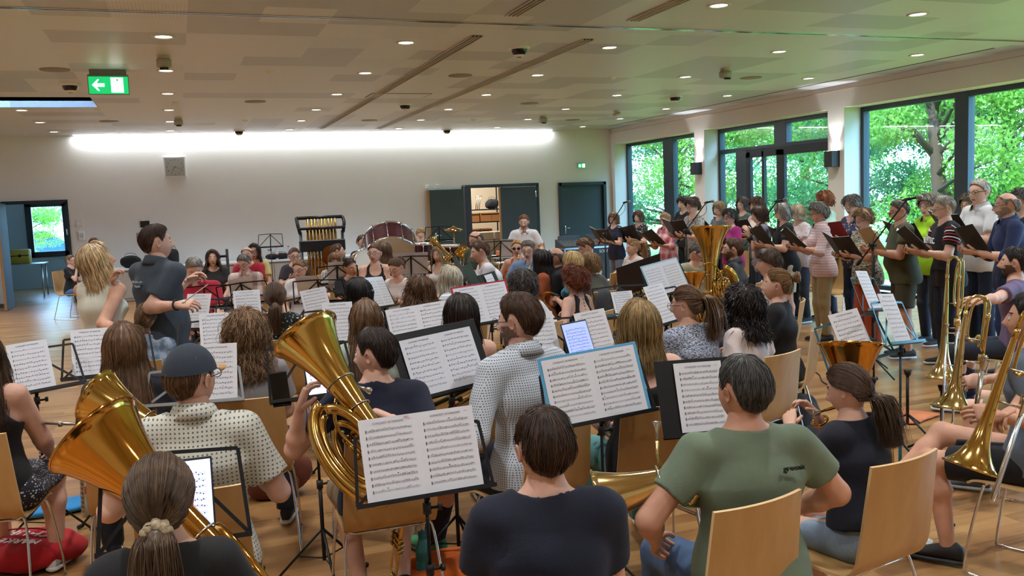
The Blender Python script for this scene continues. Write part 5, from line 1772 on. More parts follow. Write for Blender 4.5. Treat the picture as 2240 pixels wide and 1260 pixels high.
def music_stand(p, phi, tilt, label, kind='wire', mat=None, w=.50, h=.24, roll=0.0, legs=True):
    """p: lower centre of the desk in the world; phi: direction the reader looks"""
    mat = mat or BLACK
    p = np.asarray(p, float)
    E = empty('music_stand', (p[0], p[1], 0), -phi)
    tag(E, label, 'music stand', 'music stands of the band')
    D = np.eye(4); D[:3, :3] = rotx(-tilt) @ roty(roll); D[:3, 3] = [0, 0, p[2]]
    m = MB()
    if kind == 'wire':
        for a, b in (((-w / 2, 0, 0), (-w / 2 + .02, 0, h)), ((w / 2, 0, 0), (w / 2 - .02, 0, h)), ((-w / 2 + .02, 0, h), (0, 0, h + .01)), ((0, 0, h + .01), (w / 2 - .02, 0, h)), ((-w / 2, 0, 0), (0, 0, h * .98)), ((w / 2, 0, 0), (0, 0, h * .98))):
            a, b = xf(D, a) + [0, .006, 0], xf(D, b) + [0, .006, 0]
            d = nrm(b - a); nn = D[:3, 1]; sdv = np.cross(d, nn)
            m.add([a - sdv * .006, a + sdv * .006, b + sdv * .006, b - sdv * .006, a - sdv * .006 + nn * .003, a + sdv * .006 + nn * .003, b + sdv * .006 + nn * .003, b - sdv * .006 + nn * .003], [[0, 1, 2, 3], [7, 6, 5, 4], [0, 4, 5, 1], [1, 5, 6, 2], [2, 6, 7, 3], [3, 7, 4, 0]])
        m.box(xf(D, (0, .007, h * .5)), (.018, .006, h * 1.12), D[:3, :3])
        m.build('desk_frame', [mat], E, smooth=False)
    else:
        m.rbox(xf(D, (0, .008, h * .5 + .03)), (w, .004, h + .08), .001, D[:3, :3])
        if kind == 'plate': pass
        m.build('desk_plate', [mat], E, smooth=False)
    m = MB(); m.box(xf(D, (0, -.012, -.004)), (w + .01, .036, .003), D[:3, :3]); m.box(xf(D, (0, -.029, .003)), (w + .01, .003, .014), D[:3, :3])
    m.build('ledge', [mat], E, smooth=False)
    m = MB()
    z = p[2]
    m.tube([(0, .02, z - .02), (0, .02, .50)], .007, 8); m.tube([(0, .02, .52), (0, .02, .14)], .010, 8)
    m.tube([xf(D, (0, .012, .02)), (0, .02, z - .03)], .009, 8)
    m.build('pole', [mat], E)
    for zz in (z - .05, .52):
        k = MB(); k.tube([(0, .02, zz - .02), (0, .02, zz + .02)], .016, 8); k.tube([(0, .02, zz), (.045, .02, zz)], .006, 6); k.tube([(.04, .02, zz), (.055, .02, zz)], .014, 8); k.build('clamp', [DARK], E)
    for i in range(3):
        a = 2 * PI * i / 3 + .5
        d = np.array([math.cos(a), math.sin(a), 0])
        k = MB(); o_ = np.array([0, .02, 0])
        k.tube([o_ + [0, 0, .30], o_ + d * .27 + [0, 0, .016]], .007, 6); k.tube([o_ + [0, 0, .15], o_ + d * .14 + [0, 0, .16]], .004, 5)
        lg = k.build('leg', [mat], E)
        k = MB(); k.tube([o_ + d * .255 + [0, 0, .024], o_ + d * .29 + [0, 0, .010]], .012, 8); k.build('rubber_foot', [RUB], lg)
    W = empty('tmp', (p[0], p[1], 0), -phi); bpy.data.objects.remove(W)
    A = np.eye(4); A[:3, :3] = rotz(-phi); A[:3, 3] = [p[0], p[1], 0]
    return A @ D, E
def folder(M, label, col='#17171a', w=.25, h=.33, ang=R(14), paper=True, group='choir folders', name='choir_folder'):
    """spine along Z at the origin; pages face -Y"""
    E = empty(name, M=M); tag(E, label, 'folder', group)
    for q in (1, -1):
        X = np.array([q * math.cos(ang), -math.sin(ang), 0])
        Y = np.cross([0, 0, 1.0], X) * q
        A = frame([0, 0, 0], X, Y, [0, 0, 1.0])
        m = MB(); V = []
        m.rbox(np.array([w / 2, .0, 0]), (w, .004, h), .001); m.V = [v @ np.array([X, Y, [0, 0, 1]]) for v in m.V]
        m.build('cover', [plain('folder_cover', col, .55)], E, smooth=False)
        if paper:
            m = MB(); m.rbox(np.array([w / 2 - .004, -.006, .004 + (.008 if q > 0 else 0)]), (w - .02, .006, h - .015), .001); m.V = [v @ np.array([X, Y, [0, 0, 1]]) for v in m.V]
            m.build('pages', [PAPER], E, smooth=False)
    return E
def hold_folder(pk, label, col='#17171a', dx=0.0, dz=0.0, tilt=48, yaw=0, paper=True, dy=0.0, roll=0, ang=14, w=.25, h=.33):
    p = PEOPLE[pk]; s = p['s']
    c = p['sc'] + np.array([dx, .36 + dy, -.13 + dz]) * s
    A = np.eye(4); A[:3, :3] = rotz(R(yaw)) @ rotx(-R(tilt)) @ roty(R(roll)); A[:3, 3] = c
    return folder(p['M'] @ A, label, col, paper=paper, ang=R(ang), w=w, h=h)
def mic_stand(base, p_joint, p_tip, label):
    """black boom stand with a microphone on its tip"""
    base = np.asarray(base, float); E = empty('microphone_stand', base); tag(E, label, 'microphone stand', 'microphone stands before the choir')
    j = np.asarray(p_joint) - base; t_ = np.asarray(p_tip) - base
    m = MB(); m.tube([(0, 0, .05), (0, 0, .8), (0, 0, j[2])], [.012, .012, .009], 8); m.build('pole', [BLACK], E)
    d = nrm(t_ - j)
    m = MB(); m.tube([j - d * .28, t_], .0075, 7); m.tube([j - d * .30, j - d * .22], .016, 8); m.build('boom', [BLACK], E)
    m = MB(); m.tube([j - np.array([.03, 0, 0]), j + np.array([.03, 0, 0])], .025, 10); m.tube([j - [0, 0, .05], j + [0, 0, .02]], .016, 8); m.build('boom_clamp', [DARK], E)
    for i in range(3):
        a = 2 * PI * i / 3 + .4; dd_ = np.array([math.cos(a), math.sin(a), 0])
        m = MB(); m.tube([(0, 0, .18), dd_ * .33 + [0, 0, .012]], .008, 6); m.build('leg', [BLACK], E)
    m = MB(); m.tube(smoothpath([t_, t_ - [0, 0, .12] - d * .05, j + [.03, 0, .1], j + [.02, 0, -.2], (.02, 0, .5), (.03, .02, .03)], 5), .0035, 5); m.build('cable', [DARK], E)
    M = empty('microphone', base + t_); tag(M, label.replace('stand', 'microphone on its stand', 1) if 'stand' in label else label + ' microphone', 'microphone', 'microphones before the choir')
    hd_ = nrm([d[0], d[1], d[2] * .1 + .02])
    m = MB(); m.tube([-hd_ * .05, hd_ * .05, hd_ * .12], [.009, .011, .013], 8); m.build('handle', [BLACK], M)
    m = MB(); m.tube([hd_ * .12, hd_ * .14, hd_ * .165, hd_ * .18], [.013, .022, .021, .009], 10); m.build('grille', [plain('mic_grille', '#9a9a9c', .35, .9)], M)
    m = MB(); m.tube([-hd_ * .02, hd_ * .04], .015, 8); m.build('clip', [DARK], M)
    return E
# ---------------------------------------------------------------- everybody
def Pn(key, x, y, sd, tail, **kw):
    kw.setdefault('group', 'choir singers' if kw.get('pose') == 'stand' and key[0] == 'C' else ('band players' if key[0] == 'P' else None))
    return person(key, x, y, label=sd + ' ' + tail, sd=sd, **kw)
def camdir(r, u, f): return r * RI + u * UP + f * FW
JB = '#3a4d6b'
# the two who lead
Pn('P4', 345, 533, 'conductor in a slate polo shirt', 'standing and pointing a white baton', group='people standing by the front of the band', pose='stand', d=6.3, al=52, ah=74, hp=0, sex='m', w=1.12, hair='short', hc='#3b2417', top=('polo', '#3d4854'), bot=('pants', '#17181d'), hemz=-.14, belly=1,
   armW={1: atd(402, 664, 6.0), -1: atd(418, 606, 6.55)}, arms='horn', pole={1: (.15, -.6, -.9), -1: (-.1, -.3, -.9)}, curl=.7, lean=2)
Pn('P3', 214, 574, 'blonde woman in a white sleeveless top', 'standing with her hand at her chin', group='people standing by the front of the band', pose='stand', d=5.95, al=38, ah=88, hp=-16, hair='lob', hc='#c9ae84', top=('vest', '#d9dccf'), bot=('wide', '#b9cdc0'), sk=1, hemz=-.08, lean=-4,
   armW={-1: atd(243, 606, 5.9), 1: atd(274, 738, 5.58)}, pole={-1: (-.2, .4, -.9), 1: (.1, -.6, -.6)}, arms='chin', curl=.7)
m = MB(); a, b = atd(403, 660, 5.95), atd(455, 622, 5.9); m.tube([a, a + (b - a) * .9, b], [.004, .003, .0015], 8); m.tube([a - (b - a) * .08, a, a + (b - a) * .06], [.006, .011, .005], 8)
tag(m.build('baton', [plain('baton_white', '#f2eee6', .4)]), 'thin white baton in the right hand of the conductor', 'baton')
# by the wall on the left
Pn('K1', 155, 571, 'boy with glasses in a black shirt', 'sitting on a chair by the side room', d=16.4, al=125, ah=120, sex='m', hair='short', hc='#6e5234', glasses=1, top=('tee', '#17181c'), bot=('shorts', '#4d6c94'), arms='chin', w=.8, seatz=.43)
Pn('K2', 206, 536, 'brown-haired person sitting by the wall', 'mostly hidden behind the blonde woman', d=17.4, al=175, glasses=1, hair='back', hc='#5c3d28', top=('tee', '#b8aca2'), w=.9)
# reeds and flutes, facing the photographer
Pn('P5', 425, 590, 'grey-haired man in a red polo', 'sitting bent over the paper on his lap', hz=1.24, al=178, ah=180, hp=38, lean=10, sex='m', hair='short', hc='#8b8780', top=('polo', '#b01f38'), bot=('jeans', JB), arms='lap', w=1.15, belly=1)
Pn('P6', 465, 566, 'smiling young woman with long dark hair', 'sitting behind the red polo', hz=1.2, al=180, hair='long', hc='#3d2a20', top=('tee', '#2a282b'), arms='lap', bot=('pants', '#333'[0:4] + '333'))
Pn('P7', 534, 577, 'grey-haired man in a pale plaid shirt', 'looking down with his clarinet', hz=1.17, al=-165, ah=-150, hp=28, sex='m', hair='short', hc='#6f6c69', glasses=1, top=('long', '#cfbcb4', 'plaid', '#8d7378', .6), bot=('jeans', '#3b4454'), arms='clar')
Pn('P8', 541, 558, 'balding man in a red shirt', 'sitting behind the plaid shirt', hz=1.2, al=-160, hp=10, sex='m', hair='fringe', hc='#77706a', top=('tee', '#b3263a'), arms='clar', s=1.0)
Pn('P9', 556, 552, 'dark-haired woman in a pale yellow top', 'sitting in the far row', hz=1.22, al=-170, glasses=1, hair='long', hc='#2e211b', top=('tee', '#cfc07a'), arms='lap')
Pn('P10', 644, 561, 'woman with purple-rimmed glasses in a dark top', 'sitting behind the woman in white', hz=1.17, al=170, hp=8, glasses=1, hair='updo', hc='#604636', top=('tee', '#37333c'), arms='phone')
Pn('P11', 656, 590, 'young woman in a white shirt', 'sitting with glasses and a blond ponytail', hz=1.15, al=-165, ah=-150, hp=14, glasses=1, hair='pony', hc='#8a6a48', top=('tee', '#dfe0e6'), bot=('jeans', '#27303f'), arms='lap')
Pn('P12', 732, 572, 'girl with long light brown hair and bangs', 'sitting in the far clarinet row', hz=1.14, al=175, hair='bangs', hc='#8a6746', top=('tee', '#bfbab6', 'dots', '#6b6b70', .5), arms='clar')
Pn('P13', 740, 552, 'short-haired person in a bright red shirt', 'turned aside in the far row', hz=1.2, al=95, ah=85, sex='m', hair='crop', hc='#5e3f28', top=('tee', '#b02035'), arms='lap')
Pn('P14', 766, 586, 'woman with tied dark hair', 'tilting her head beside the girl with bangs', hz=1.14, al=165, ah=140, hp=14, hr=14, hair='back', hc='#2b1e18', top=('tee', '#23252e'), arms='clar', sk=1)
Pn('P15', 793, 532, 'boy in a dark shirt', 'sitting beside the bass drum', d=15.4, al=175, ah=160, sex='m', hair='tousle', hc='#4a3626', top=('tee', '#1d2233'), arms='drum', w=.8)
Pn('P16', 819, 556, 'woman with glasses in a black tank top', 'sitting upright before the bass drum', hz=1.23, al=-178, ah=-160, glasses=1, hair='back', hc='#5a3d2a', top=('tank', '#16161a'), arms='clar', bot=('pants', '#202228'), w=1.05)
Pn('P17', 840, 549, 'woman with long brown hair', 'seen from behind against the bass drum', hz=1.2, al=-30, ah=-40, hair='long', hc='#5b3b26', top=('tee', '#39302c'), arms='lap')
Pn('P18', 867, 588, 'woman in a cream lace top', 'looking at the phone in her hands', hz=1.15, al=-145, ah=-140, hp=26, glasses=1, hair='updo', hc='#6a4a34', top=('tee', '#d8cfca'), arms='phone', bot=('pants', '#1e2026'))
Pn('K3', 920, 513, 'blond boy in a white shirt', 'standing behind the small drums', pose='stand', d=16.3, al=180, sex='m', hair='bowl', hc='#a98554', top=('tee', '#d6d8dc'), arms='drum', w=.85, group='percussion players')
Pn('P20', 959, 558, 'long-haired blonde woman in a white tank', 'resting with a dark bracelet on her wrist', hz=1.17, al=-150, hp=8, hair='long', hc='#b39a74', top=('tank', '#d9d5d2'), arms='lap')
Pn('P21', 1040, 525, 'bald man in a camouflage shirt', 'sitting behind the man in white', hz=1.28, al=-135, ah=-125, hp=24, sex='m', hair='fringe', hc='#5a4c40', glasses=1, beard='#54483e', top=('tee', '#59614f', 'blotch', '#343a30'), arms='sax')
Pn('P22', 1049, 553, 'dark-blond man in a white t-shirt', 'bending over his stand in profile', hz=1.24, al=-100, ah=-95, hp=14, lean=20, sex='m', hair='short', hc='#5a3f2d', top=('tee', '#dcdde3'), bot=('pants', '#242a3c'), arms='lap', w=1.12)
Pn('P23', 1146, 487, 'bearded man in a white open polo', 'standing behind the saxophones', pose='stand', d=14.0, al=175, ah=-170, hp=14, lean=12, sex='m', hair='short', hc='#7a5534', beard='#6e4b30', top=('polo', '#e3dedd'), bot=('pants', '#30343e'), arms='drum', group='percussion players')
Pn('P24', 1131, 545, 'woman in orange overalls and sunglasses', 'playing a silver bass clarinet', hz=1.18, al=178, ah=-175, glasses=2, hair='bun', hc='#b48c52', top=('tank', '#d8552a'), bot=('pants', '#d8552a'), arms='sax')
Pn('P25', 1155, 549, 'grey-haired man in a light blue polo', 'sitting among the saxophones', hz=1.2, al=-170, ah=-165, hp=10, sex='m', hair='tousle', hc='#7d7771', glasses=1, top=('polo', '#7c9cc8'), bot=('pants', '#2d3340'), arms='sax')
Pn('P26', 1184, 572, 'dark-haired woman in profile', 'blowing into a gold saxophone', hz=1.18, al=-85, ah=-82, hp=4, hair='long', hc='#1e1516', sk=2, top=('tee', '#a4532e'), arms='sax')
Pn('P27', 1215, 566, 'balding man in a dark polo', 'sitting in profile by the blonde bob', hz=1.2, al=-85, ah=-80, hp=4, sex='m', hair='fringe', hc='#6b625c', top=('polo', '#14171f'), arms='sax', sk=1)
Pn('P28', 1252, 576, 'woman with a thick blonde bob', 'sitting in a turquoise and navy top', hz=1.17, al=-70, ah=-62, hair='bob', hc='#cdb27e', top=('tee', '#1c2433', 'blotch', '#4aa0bd', .35), arms='sax', bot=('pants', '#22262f'))
Pn('P33', 1281, 543, 'young man with wavy brown hair in white', 'sitting with his head bowed', hz=1.2, al=-75, ah=-100, hp=34, lean=10, sex='m', hair='tousle', hc='#6b4a30', top=('tee', '#dad6d2'), bot=('pants', '#191a1e'), arms='lap')
Pn('P34', 1290, 580, 'sandy-haired person behind the blonde bob', 'wearing a grey-green shirt', hz=1.14, al=-40, ah=-50, hair='puff', hc='#96754e', top=('tee', '#5c5a50'), arms='sax')
Pn('P35', 1383, 543, 'blonde girl in a white t-shirt', 'sitting with an upright baritone horn', hz=1.15, al=-128, ah=-115, hp=10, hair='pony', hc='#a97e50', top=('tee', '#d9d2d0'), bot=('jeans', '#4a5f82'), arms='horn')
Pn('P36', 1524, 556, 'grey man in an olive-cream t-shirt', 'bowed over his euphonium', hz=1.12, al=150, ah=110, hp=38, lean=14, sex='m', hair='crop', hc='#55504b', glasses=1, top=('tee', '#a9a88e'), bot=('jeans', JB), arms='horn', w=1.1)
Pn('P37', 1601, 548, 'bearded man in a charcoal shirt', 'sitting behind the big tuba', hz=1.22, al=-80, ah=-88, sex='m', hair='short', hc='#604430', beard='#5a4030', glasses=1, top=('roll', '#3a3d46'), bot=('jeans', '#28344a'), arms='horn', w=1.1)
Pn('P38', 1680, 578, 'boy with a brown bowl haircut', 'sitting in a white shirt past the bun', hz=1.2, al=-85, ah=-95, hp=4, sex='m', hair='bowl', hc='#4a3322', top=('tee', '#d3d4d6', 'blotch', '#a8abb0', .8), arms='sax', w=.9)
Pn('P39', 1697, 626, 'young woman with a messy blond bun', 'sitting in a black t-shirt', hz=1.17, al=-78, ah=-82, hp=-2, hair='bun', hc='#8a6844', top=('tee', '#121216'), bot=('jeans', '#2c3850'), arms='lap', near=1)
Pn('P40', 1626, 672, 'woman with dark curls in a pale blouse', 'sitting in front of the messy bun', hz=1.14, al=-55, ah=-62, hair='curlbob', hc='#241b1a', top=('tee', '#d8cac6'), arms='horn', near=1, bot=('pants', '#42382f'))
# rows with their backs to the photographer
Pn('P30', 984, 612, 'woman with long white-blonde hair', 'sitting in a striped shirt, face turned away', hz=1.16, al=-60, ah=-70, glasses=1, hair='long', hc='#cfc6b2', top=('tee', '#b9c4d2', 'stripes', '#e8ecf2', .6), arms='lap')
Pn('P31', 920, 640, 'woman with very long wavy brown hair', 'resting her cheek on her hand', hz=1.15, al=-30, ah=-55, lean=6, hair='wavy', hc='#6b4c35', top=('tee', '#d9c9c2'), arms='chin')
Pn('P46', 783, 644, 'black-haired woman with a pearl hair clip', 'sitting in a pale grey shirt', hz=1.17, al=-30, ah=-70, glasses=1, hair='long', hc='#1c1719', top=('tee', '#c6c3c4'), arms='lap')
Pn('P47', 602, 652, 'woman with a low brown ponytail', 'in a black dress with white flowers', hz=1.17, al=6, ah=2, hair='lowpony', hc='#5a4230', top=('tee', '#1a2527', 'floral', '#cfd6cf', .9), bot=('skirt', '#1a2527', 'floral', '#cfd6cf', .9), arms='lap')
Pn('P32', 1143, 628, 'person with grey curls in a white blouse', 'playing with back to the photographer', hz=1.15, al=-35, ah=-30, hair='curly', hc='#4e4848', top=('blouse', '#dcdad8'), arms='sax')
Pn('P29', 1256, 616, 'red-haired woman in a black strappy top', 'holding a saxophone, back tattooed', hz=1.13, al=-50, ah=-75, hp=2, hair='curly', hc='#7a3a20', top=('strap', '#141417'), arms='horn', sk=0)
Pn('P49', 328, 697, 'girl in a blue tie-dye shirt', 'with a low ponytail beside the conductor', hz=1.13, al=25, ah=42, glasses=1, hair='lowpony', hc='#7b6044', top=('tee', '#6d8dad', 'blotch', '#b3c4d6', .8), arms='lap', w=.95)
Pn('P50', 272, 764, 'woman with straight brown hair to her waist', 'sitting in a dark top', hz=1.2, al=2, ah=-2, hair='vlong', hc='#73543a', top=('tee', '#23232b'), arms='lap', near=2)
Pn('P48', 538, 736, 'woman with shoulder-length light brown curls', 'sitting in a grey t-shirt', hz=1.17, al=4, ah=0, hair='curlbob', hc='#8c6c4e', top=('tee', '#9c9a9c'), arms='lap', near=2, w=1.12)
Pn('P45', 802, 704, 'woman with very straight long brown hair', 'sitting right behind the shiny bell', hz=1.19, al=6, ah=3, hair='vlong', hc='#6f5238', top=('tee', '#a9b2a6'), arms='lap')
Pn('P44', 1008, 694, 'woman with a dark straight bob', 'with a bare back and black straps', hz=1.2, al=-12, ah=-14, hair='lob', hc='#2b1c18', top=('strap', '#161618'), arms='clar')
Pn('P43', 1133, 706, 'bearded man with glasses in a checked shirt', 'sitting tall with a horn', hz=1.27, al=-38, ah=-58, hp=6, sex='m', hair='short', hc='#4f3626', beard='#5b4a40', glasses=1, sk=0, top=('roll', '#c8d0d8', 'check', '#2a3550', 1.0), bot=('jeans', '#1d2433'), shoes=('#3c8a5c', '#4a3d33'), arms='horn', near=2, w=1.05, legs='out')
Pn('P42', 1398, 716, 'woman with shoulder-length blond hair', 'sitting in a black tank top and patterned trousers', hz=1.21, al=-18, ah=-14, hair='lob', hc='#a08457', top=('tank', '#131316'), bot=('wide', '#5d9a98', 'floral', '#2d5f7e', .35), arms='lap', near=2, w=1.08)
Pn('P41', 1500, 670, 'woman with a ponytail in a blue-white woven top', 'leaning forward with glasses', hz=1.17, al=-42, ah=-66, hp=6, lean=10, glasses=1, hair='pony', hc='#6b5038', top=('tee', '#c3ccdc', 'streak', '#26344f', 1.0), bot=('pants', '#18191d'), arms='lap', near=1, w=1.12)
Pn('P51', 421, 832, 'man in a dark cap and grid-check shirt', 'sitting with his horn', hz=1.22, al=8, ah=40, sex='m', hair='crop', hc='#6b4d36', glasses=1, top=('polo', '#c9c8bc', 'check', '#55605a', .7), bot=('shorts', '#a9a99c', 'check', '#55605a', .7), shoes=('#27435f', '#d8d4c8'), arms='horn', near=2, legs='cross', w=1.05)
Pn('P52', 818, 779, 'dark-haired man in a navy t-shirt', 'holding an oval baritone horn', hz=1.18, w=1.1, al=-9, ah=-58, hp=4, sex='m', hair='short', hc='#2e2019', top=('tee', '#161d33'), bot=('shorts', '#8a7556'), arms='horn', near=2, armW={-1: atd(664, 872, 3.75), 1: atd(840, 905, 3.75)}, pole={-1: (-.8, -.2, -.5)}, legs='tuck', shoes=('#141416', '#1c1c1e'))
Pn('P53', 1190, 985, 'young man with short brown hair in navy', 'sitting closest to the photographer', hz=1.155, al=-6, ah=-16, sex='m', hair='short', hc='#3a271c', top=('tee', '#131a2e'), bot=('jeans', '#42597a'), arms='lap', near=2, w=1.0)
Pn('P54', 352, 1094, 'woman with a ponytail and beige scrunchie', 'sitting in a black t-shirt', hz=1.14, al=2, ah=8, hair='lowpony', hc='#54402e', top=('tee', '#0f1013'), arms='horn', near=2, bot=('jeans', '#222a38'))
Pn('P55', 1622, 858, 'grey-haired man in a sage green t-shirt', 'sitting with his horn laid aside', hz=1.175, al=-30, ah=-42, cal=-44, cshift=-.14, sex='m', hair='short', hc='#4b4a48', sk=1, top=('tee', '#6b7b66'), bot=('jeans', '#42597a'), arms=((.22, .22, -.36), (-.26, .20, -.40)), near=2, w=1.16, pole={1: (.9, -.5, -.3), -1: (-.9, -.4, -.4)})
Pn('P56', 1852, 856, 'girl with a side ponytail in navy', 'leaning on her hands over denim shorts', hz=1.07, al=-52, ah=-66, hp=16, lean=8, cshift=-.06, hair='lowpony', hc='#4f3a2a', hemz=.05, top=('cap', '#121726'), bot=('dshorts', '#8296aa'), arms=((.02, .26, .08), (-.10, .28, .04)), near=2, w=.98)
Pn('P57', -42, 782, 'woman in a black top and flowered skirt', 'sitting at the edge of the picture', hz=1.2, al=22, hair='long', hc='#4a3526', top=('tank', '#121216'), bot=('skirt', '#20202a', 'floral', '#c6c4cc', 1.2), shoes=('#e2e2e0', '#e8e8e8'), arms='thigh', near=2, w=1.1)
Pn('P58', 2216, 577, 'bearded young man in a mauve t-shirt', 'holding up a trombone', hz=1.2, al=-80, ah=-84, sex='m', hair='short', hc='#1d1817', beard='#2a211d', top=('tee', '#6c5a7c'), bot=('jeans', '#232c3c'), shoes=('#1f3f7c', '#dcdcdc'), near=1, armW={-1: atd(2122, 662, 6.45), 1: atd(2100, 690, 6.3)}, arms='trom', w=1.05)
Pn('P59', 2296, 640, 'seated man in khaki shorts', 'holding the second trombone', hz=1.2, al=-78, ah=-80, sex='m', hair='short', hc='#1b1615', top=('tee', '#8d8f96'), bot=('shorts', '#9a8c6c'), shoes=('#4d545c', '#9a9a98'), near=2, armW={-1: atd(2132, 838, 5.0), 1: atd(2124, 868, 4.85)}, arms='trom')
Pn('P60', 2250, 702, 'dark-haired man in black sports shorts', 'with the nearest trombone on his knee', hz=1.2, al=-74, ah=-78, sex='m', hair='short', hc='#1d1816', sk=1, top=('tee', '#5d6a78'), bot=('shorts', '#15161a'), shoes=('#17171a', '#2a2a2c'), near=2, armW={-1: atd(2160, 905, 3.85), 1: atd(2168, 975, 3.7)}, arms='trom', legs='cross')
# the choir, three rows along the windows
X1_, X2_, X3_ = 7.15, 7.95, 8.7
def Ch(key, x, y, row, sd, tail, **kw):
    kw.setdefault('arms', 'folder'); kw.setdefault('al', -128); kw.setdefault('hp', 8)
    Pn(key, x, y, sd, tail, pose='stand', X={1: X1_, 2: X2_, 3: X3_}[row] + kw.pop('dx', 0), chair=False, **kw)
Ch('C1', 1342, 480, 1, 'singer in a plain navy t-shirt and grey jeans', 'nearest the back doors', ah=-150, glasses=1, hair='bob', hc='#7a5a3c', top=('tee', '#1d2238'), bot=('jeans', '#6b7480'))
Ch('C2', 1396, 476, 2, 'singer with a brown bob and white-trimmed top', 'holding a wide black folder', ah=-150, hair='bob', hc='#5c4432', top=('blouse', '#2a2426', 'floral', '#d5cfc8', .5), dx=-.4)
Ch('C3', 1454, 482, 1, 'singer in a pink plaid shirt over green', 'with pinned-up blond hair', ah=-150, hp=12, hair='updo', hc='#a98a5c', top=('roll', '#c86a78', 'plaid', '#e8c4c4', .8), bot=('pants', '#14161d'), sk=1)
Ch('C4', 1514, 453, 2, 'brown-haired singer with red-rimmed glasses', 'in a black and white speckled top', ah=-135, hp=16, glasses=1, hair='puff', hc='#4a3022', top=('blouse', '#d9d5cf', 'streak', '#1c1a1a', .7), dx=-.6)
Ch('C4b', 1494, 447, 3, 'dark-haired singer in black', 'mostly hidden behind the speckled top', ah=-130, hair='puff', hc='#2a1e1a', top=('tee', '#16161a'))
Ch('C5', 1573, 459, 2, 'singer with a blond-brown bob', 'in a grey top just past the tuba bell', ah=-135, hair='bob', hc='#8e7048', top=('tee', '#5b5f62'))
Ch('C6', 1596, 477, 1, 'singer in a magenta blouse', 'behind the big tuba bell', ah=-130, glasses=1, hair='puff', hc='#3a3432', top=('blouse', '#a8287e'), dx=.2)
Ch('C7', 1624, 449, 3, 'singer with glasses and a dark bob', 'in a grey-green sweater at the glass door', ah=-140, hp=2, glasses=1, hair='bob', hc='#3e2d24', top=('tee', '#4d5a52'))
Ch('C8', 1654, 452, 2, 'singer in a pale sleeveless top', 'half hidden behind the mauve t-shirt', ah=-130, hp=14, hair='puff', hc='#5e4030', top=('vest', '#d9bfb2'), dx=.2)
Ch('C9', 1660, 472, 1, 'singer in a greyish mauve t-shirt', 'touching her face with one hand', ah=-105, hp=12, al=-100, hair='bob', hc='#4c3428', top=('tee', '#7d7a8c'), bot=('jeans', '#2a3550'), arms=((.25, .05, -.46), (.02, .18, .03)))
Ch('C10', 1712, 467, 1, 'singer with a grey bob in a black t-shirt', 'in pale knee-length shorts', ah=-112, hp=14, al=-105, hair='bob', hc='#8f8880', top=('tee', '#14151b'), bot=('shorts', '#c6c3ae'), w=1.1, dx=.1)
Ch('C11', 1744, 468, 2, 'singer with blond-grey hair and glasses', 'in a floral blouse, behind the black t-shirt', ah=-120, glasses=1, hair='bob', hc='#b09c7c', top=('tee', '#cbb8b4', 'floral', '#74707e', .6))
Ch('C12', 1789, 468, 1, 'grey-haired singer in a fringed pink-white shirt', 'and khaki trousers', ah=-115, al=-108, hp=10, glasses=1, hair='puff', hc='#77726c', top=('roll', '#d9c3c4', 'stripes', '#c7a6ac', .5), bot=('pants', '#94805c'), w=1.1, shoes=('#1a1a1c', '#1a1a1c'), sk=1)
Ch('C13', 1803, 441, 3, 'auburn-haired singer in a mint sleeveless top', 'looking away at the window pier', al=-60, ah=-55, hp=8, hair='puff', hc='#8a4c26', top=('vest', '#b9cbb4'), dx=-.2)
Ch('C14', 1863, 451, 2, 'singer with glasses in a dark floral blouse', 'holding a red folder', ah=-140, hp=14, glasses=1, hair='puff', hc='#6c655e', top=('blouse', '#2b3350', 'floral', '#d0a8a0', .45), bot=('jeans', '#1e2840'))
Ch('C15', 1888, 482, 1, 'singer in rust-orange trousers', 'and a cream patterned blouse', ah=-130, hp=16, al=-125, glasses=1, hair='puff', hc='#8a6844', top=('tee', '#cfc6ae', 'streak', '#4c4a40', .35), bot=('wide', '#a5431c'), w=1.1)
Ch('C16', 1966, 463, 1, 'grey singer in an olive shirt and olive shorts', 'behind the nearest microphone', al=-105, ah=-104, hp=18, sex='m', glasses=1, hair='crop', hc='#5a554f', sk=1, top=('tee', '#4a4c38'), bot=('shorts', '#45412f'), w=1.15, belly=1)
Ch('C17', 2028, 452, 2, 'singer in a neon green shirt', 'between the olive shirt and the jersey', ah=-150, hp=6, glasses=1, hair='puff', hc='#7d746a', top=('polo', '#a6d81c'))
Ch('C18', 2063, 458, 1, 'grey-haired singer in a black sports jersey', 'with striped red and white shoulders', al=-112, ah=-110, hp=12, sex='m', glasses=1, hair='short', hc='#a9a49c', top=('tee', '#14141a'), bot=('jeans', '#171c2c'), w=1.1)
Ch('C19', 2140, 422, 2, 'tall white-haired singer in a white polo', 'with dark-rimmed glasses', al=-125, ah=-140, hp=4, sex='m', glasses=1, hair='short', hc='#bdb8b0', top=('polo', '#d9dadc'), bot=('jeans', '#1b2438'), w=1.05)
Ch('C20', 2118, 450, 3, 'singer hidden behind the tall white polo', 'with only glasses and hair showing', ah=-150, glasses=1, hair='puff', hc='#6e6258', top=('tee', '#55565e'), s=None)
Ch('C21', 2200, 451, 1, 'bald singer with glasses in a dark blue shirt', 'at the near end of the choir', al=-108, ah=-100, hp=6, sex='m', glasses=1, hair='fringe', hc='#8d857c', beard='#9b9288', top=('roll', '#1c2b55'), bot=('jeans', '#1f3a66'), w=1.12)
Ch('C22', 2234, 442, 3, 'grey-haired singer behind the bald man', 'in a dark top', ah=-130, hair='puff', hc='#4e4a48', top=('tee', '#1d2434'), dx=-.3)
